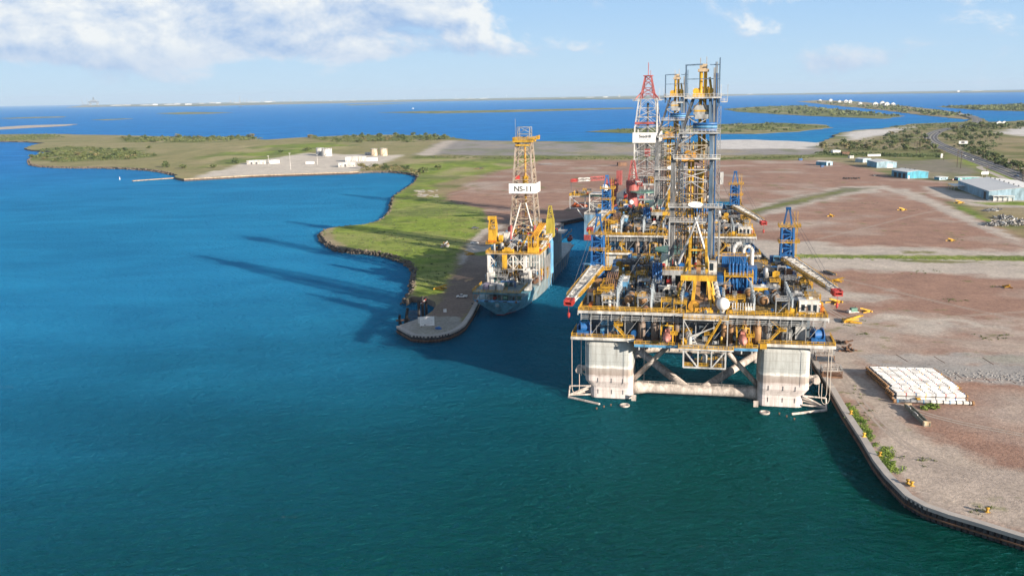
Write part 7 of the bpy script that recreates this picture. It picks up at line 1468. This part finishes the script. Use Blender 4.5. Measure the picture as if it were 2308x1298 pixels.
# platform and floating cranes off the left shore
x, y = gp(212, 238.2, 0); k_ = y / F; t = thing('far_platform', 'hazy offshore platform on the left horizon', 'oil rig', (x, y, 0))
for sx_ in (-8, 8): MB().box((sx_ - 2) * k_, (sx_ + 2) * k_, -2 * k_, 2 * k_, 0, 6 * k_).build('column', GRY, t)
MB().box(-10 * k_, 10 * k_, -4 * k_, 4 * k_, 6 * k_, 9 * k_).build('deck', DGR, t); MB().lattice([(-2 * k_, -2 * k_, 9 * k_), (2 * k_, -2 * k_, 9 * k_), (2 * k_, 2 * k_, 9 * k_), (-2 * k_, 2 * k_, 9 * k_)], [(-.6 * k_, -.6 * k_, 18 * k_), (.6 * k_, -.6 * k_, 18 * k_), (.6 * k_, .6 * k_, 18 * k_), (-.6 * k_, .6 * k_, 18 * k_)], 4, .4 * k_).build('derrick', DGR, t); MB().box(-7 * k_, 7 * k_, -2 * k_, 2 * k_, 9 * k_, 12 * k_).build('topside', GRY, t)
for q, (px_, lab) in enumerate(((188, 'left hazy crane barge on the left horizon'), (197, 'right hazy crane barge on the left horizon'))):
    x, y = gp(px_, 238, 0); t = thing('crane_barge', lab, 'crane', (x, y, 0)); MB().box(-6 * k_, 5 * k_, -3 * k_, 3 * k_, 0, 2 * k_).build('barge', DGR, t); MB().beam((0, 0, 2 * k_), (-4 * k_ + 8 * q * k_ * .6, 0, 16 * k_), .7 * k_).build('boom', GRY, t); MB().beam((2 * k_, 0, 2 * k_), (-4 * k_ + 8 * q * k_ * .6, 0, 16 * k_), .4 * k_).build('stay', GRY, t)
# refinery stacks and wind turbines on the skyline
for k, (px_, h, w) in enumerate(((520, 6, 3), (528, 8, 1.4), (541, 14, 2.2), (549, 8, 1.4), (556, 9, 1.2), (566, 7, 2), (590, 7, 1.6), (596, 9, 1), (612, 8, 1.6), (655, 6, 3), (705, 5, 2))):
    x, y = gp(px_, 232.2 - (px_ - 520) * .0165, 6); q = y / F; t = thing('refinery_stack', f'{ORD[k]} hazy refinery stack from the left on the skyline', 'stack', (x, y, 6), 0, 'refinery stacks on the skyline'); MB().tube((0, 0, 0), (0, 0, h * q), w * q * .5, 7, w * q * .35).build('stack', GRY, t); MB().box(-w * q, w * q, -q, q, 0, h * q * .3).build('base', GRY, t)
for k in range(16):
    px_ = 640 + k * 38 + (k * 37 % 11); x, y = gp(px_, 230 - (px_ - 640) * .0165, 6); q = y / F; t = thing('wind_turbine', f'{ORD[k]} tiny wind turbine from the left on the skyline', 'wind turbine', (x, y, 6), 0, 'wind turbines on the skyline')
    MB().tube((0, 0, 0), (0, 0, 6.5 * q), .22 * q, 6, .14 * q).build('tower', CLEAN, t)
    for b_ in range(3): a = b_ * 2.094 + k; MB().beam((0, -.3 * q, 6.5 * q), (math.cos(a) * 3 * q, -.3 * q, 6.5 * q + math.sin(a) * 3 * q), .2 * q, .1 * q).build('blade', CLEAN, t)
# small boats and channel markers out in the bay
for k, (px_, py_, lab) in enumerate(((541, 242, 'tiny dark boat left in the bay'), (930, 246, 'tiny white boat in the middle of the bay'), (270, 405, 'small white marker buoy before the sand spit jetty'))):
    x, y = gp(px_, py_, 0); s = y / F * 3 if k < 2 else .8; t = thing('small_boat' if k < 2 else 'marker_buoy', lab, 'boat' if k < 2 else 'buoy', (x, y, 0)); mt = DGR if k == 0 else CLEAN
    if k < 2: MB().loft([[(-s, 0, .1 * s), (-s * .8, .3 * s, .3 * s), (-s * .8, -.3 * s, .3 * s)], [(s, .3 * s, .3 * s), (s, .3 * s, 0), (s, -.3 * s, 0)]]).build('hull', mt, t); MB().box(0, s * .6, -.2 * s, .2 * s, .3 * s, .7 * s).build('cabin', mt, t)
    else: MB().lathe([(s, -.3), (s, .6), (.3, 1.0), (.2, 3.4)], (0, 0, 0), n=10).build('float', mt, t); MB().box(-.4, .4, -.1, .1, 2.6, 3.6).build('top_mark', mt, t)
t = thing('jetty', 'narrow pale jetty running left from the wharf corner', 'jetty', (0, 0, 0)); (x0, y0), (x1, y1) = gp(405, 400, 1.4), gp(298, 407, 1.4)
MB().beam((x0, y0, 1.2), (x1, y1, .9), 5, .8).build('deck', TAN, t)
for k in range(12): q = (k + .5) / 12; MB().beam((x0 + (x1 - x0) * q, y0 + (y1 - y0) * q - 2, -2), (x0 + (x1 - x0) * q, y0 + (y1 - y0) * q - 2, 1.2), .8).build('pile', RUST, t)

# foam where an outfall runs into the dock
m, nt, b = newmat('sea_foam'); p = pos(nt); b.inputs['Base Color'].default_value = (.62, .66, .66, 1); b.inputs['Roughness'].default_value = .9
tr = nd(nt, 'ShaderNodeBsdfTransparent'); mx = nd(nt, 'ShaderNodeMixShader'); nt.links.new(ramp(nt, noise(nt, .75, 6, .75, p, 1.5), [(.55, (0, 0, 0)), (.75, (.45, .45, .45))]), mx.inputs[0]); nt.links.new(tr.outputs[0], mx.inputs[1]); nt.links.new(b.outputs[0], mx.inputs[2]); nt.links.new(mx.outputs[0], nt.nodes['Material Output'].inputs[0])
FOAM = m
def foam(label, px_, py_, rx_, ry_, seed):
    rnd = random.Random(seed); x, y = gp(px_, py_, .05); mb = MB(); n = 22; ring_ = [(x + rx_ * rnd.uniform(.55, 1) * math.cos(i * 6.283 / n), y + ry_ * rnd.uniform(.55, 1) * math.sin(i * 6.283 / n), .05) for i in range(n)]
    mb.add([(x, y, .06)] + ring_, [(0, i + 1, (i + 1) % n + 1) for i in range(n)]); tag(mb.build('foam_patch', FOAM), label, 'foam', kind='stuff')
for k, (px_, py_, rx_, ry_, lab) in enumerate(((1908, 962, 2.6, 6, 'white foam against the quay wall below the grass'), (1908, 1068, 2.5, 1.6, 'small foam fleck out from the quay bend'), (1165, 1100, 3.4, .9, 'thin foam streak in the lower middle of the water'), (375, 1212, 1.5, .7, 'small foam fleck at the lower left'), (650, 1165, 3, .8, 'thin foam streak left of the lower middle'), (1575, 1230, 3, .8, 'thin foam streak at the bottom centre right'), (1475, 1280, .6, 1.2, 'foam fleck at the bottom edge'), (15, 872, 6, 2.5, 'pale foam streak at the left edge'))): foam(lab, px_, py_, rx_, ry_, k)
# ------------------------------------------------------------------ air
m = bpy.data.materials.new('haze_air'); m.use_nodes = True; nt = m.node_tree; nt.nodes.clear()
pvn = nt.nodes.new('ShaderNodeVolumePrincipled'); pvn.inputs['Color'].default_value = (.60, .78, 1.0, 1); pvn.inputs['Density'].default_value = 2.1e-5; pvn.inputs['Anisotropy'].default_value = 0.0
on = nt.nodes.new('ShaderNodeOutputMaterial'); nt.links.new(pvn.outputs[0], on.inputs['Volume'])
hz_ = MB().box(-SEA_R - 500, SEA_R + 500, -2500, SEA_R + 500, -11.5, 460).build('haze', m); tag(hz_, 'pale sea haze over the whole bay', 'haze', kind='stuff')
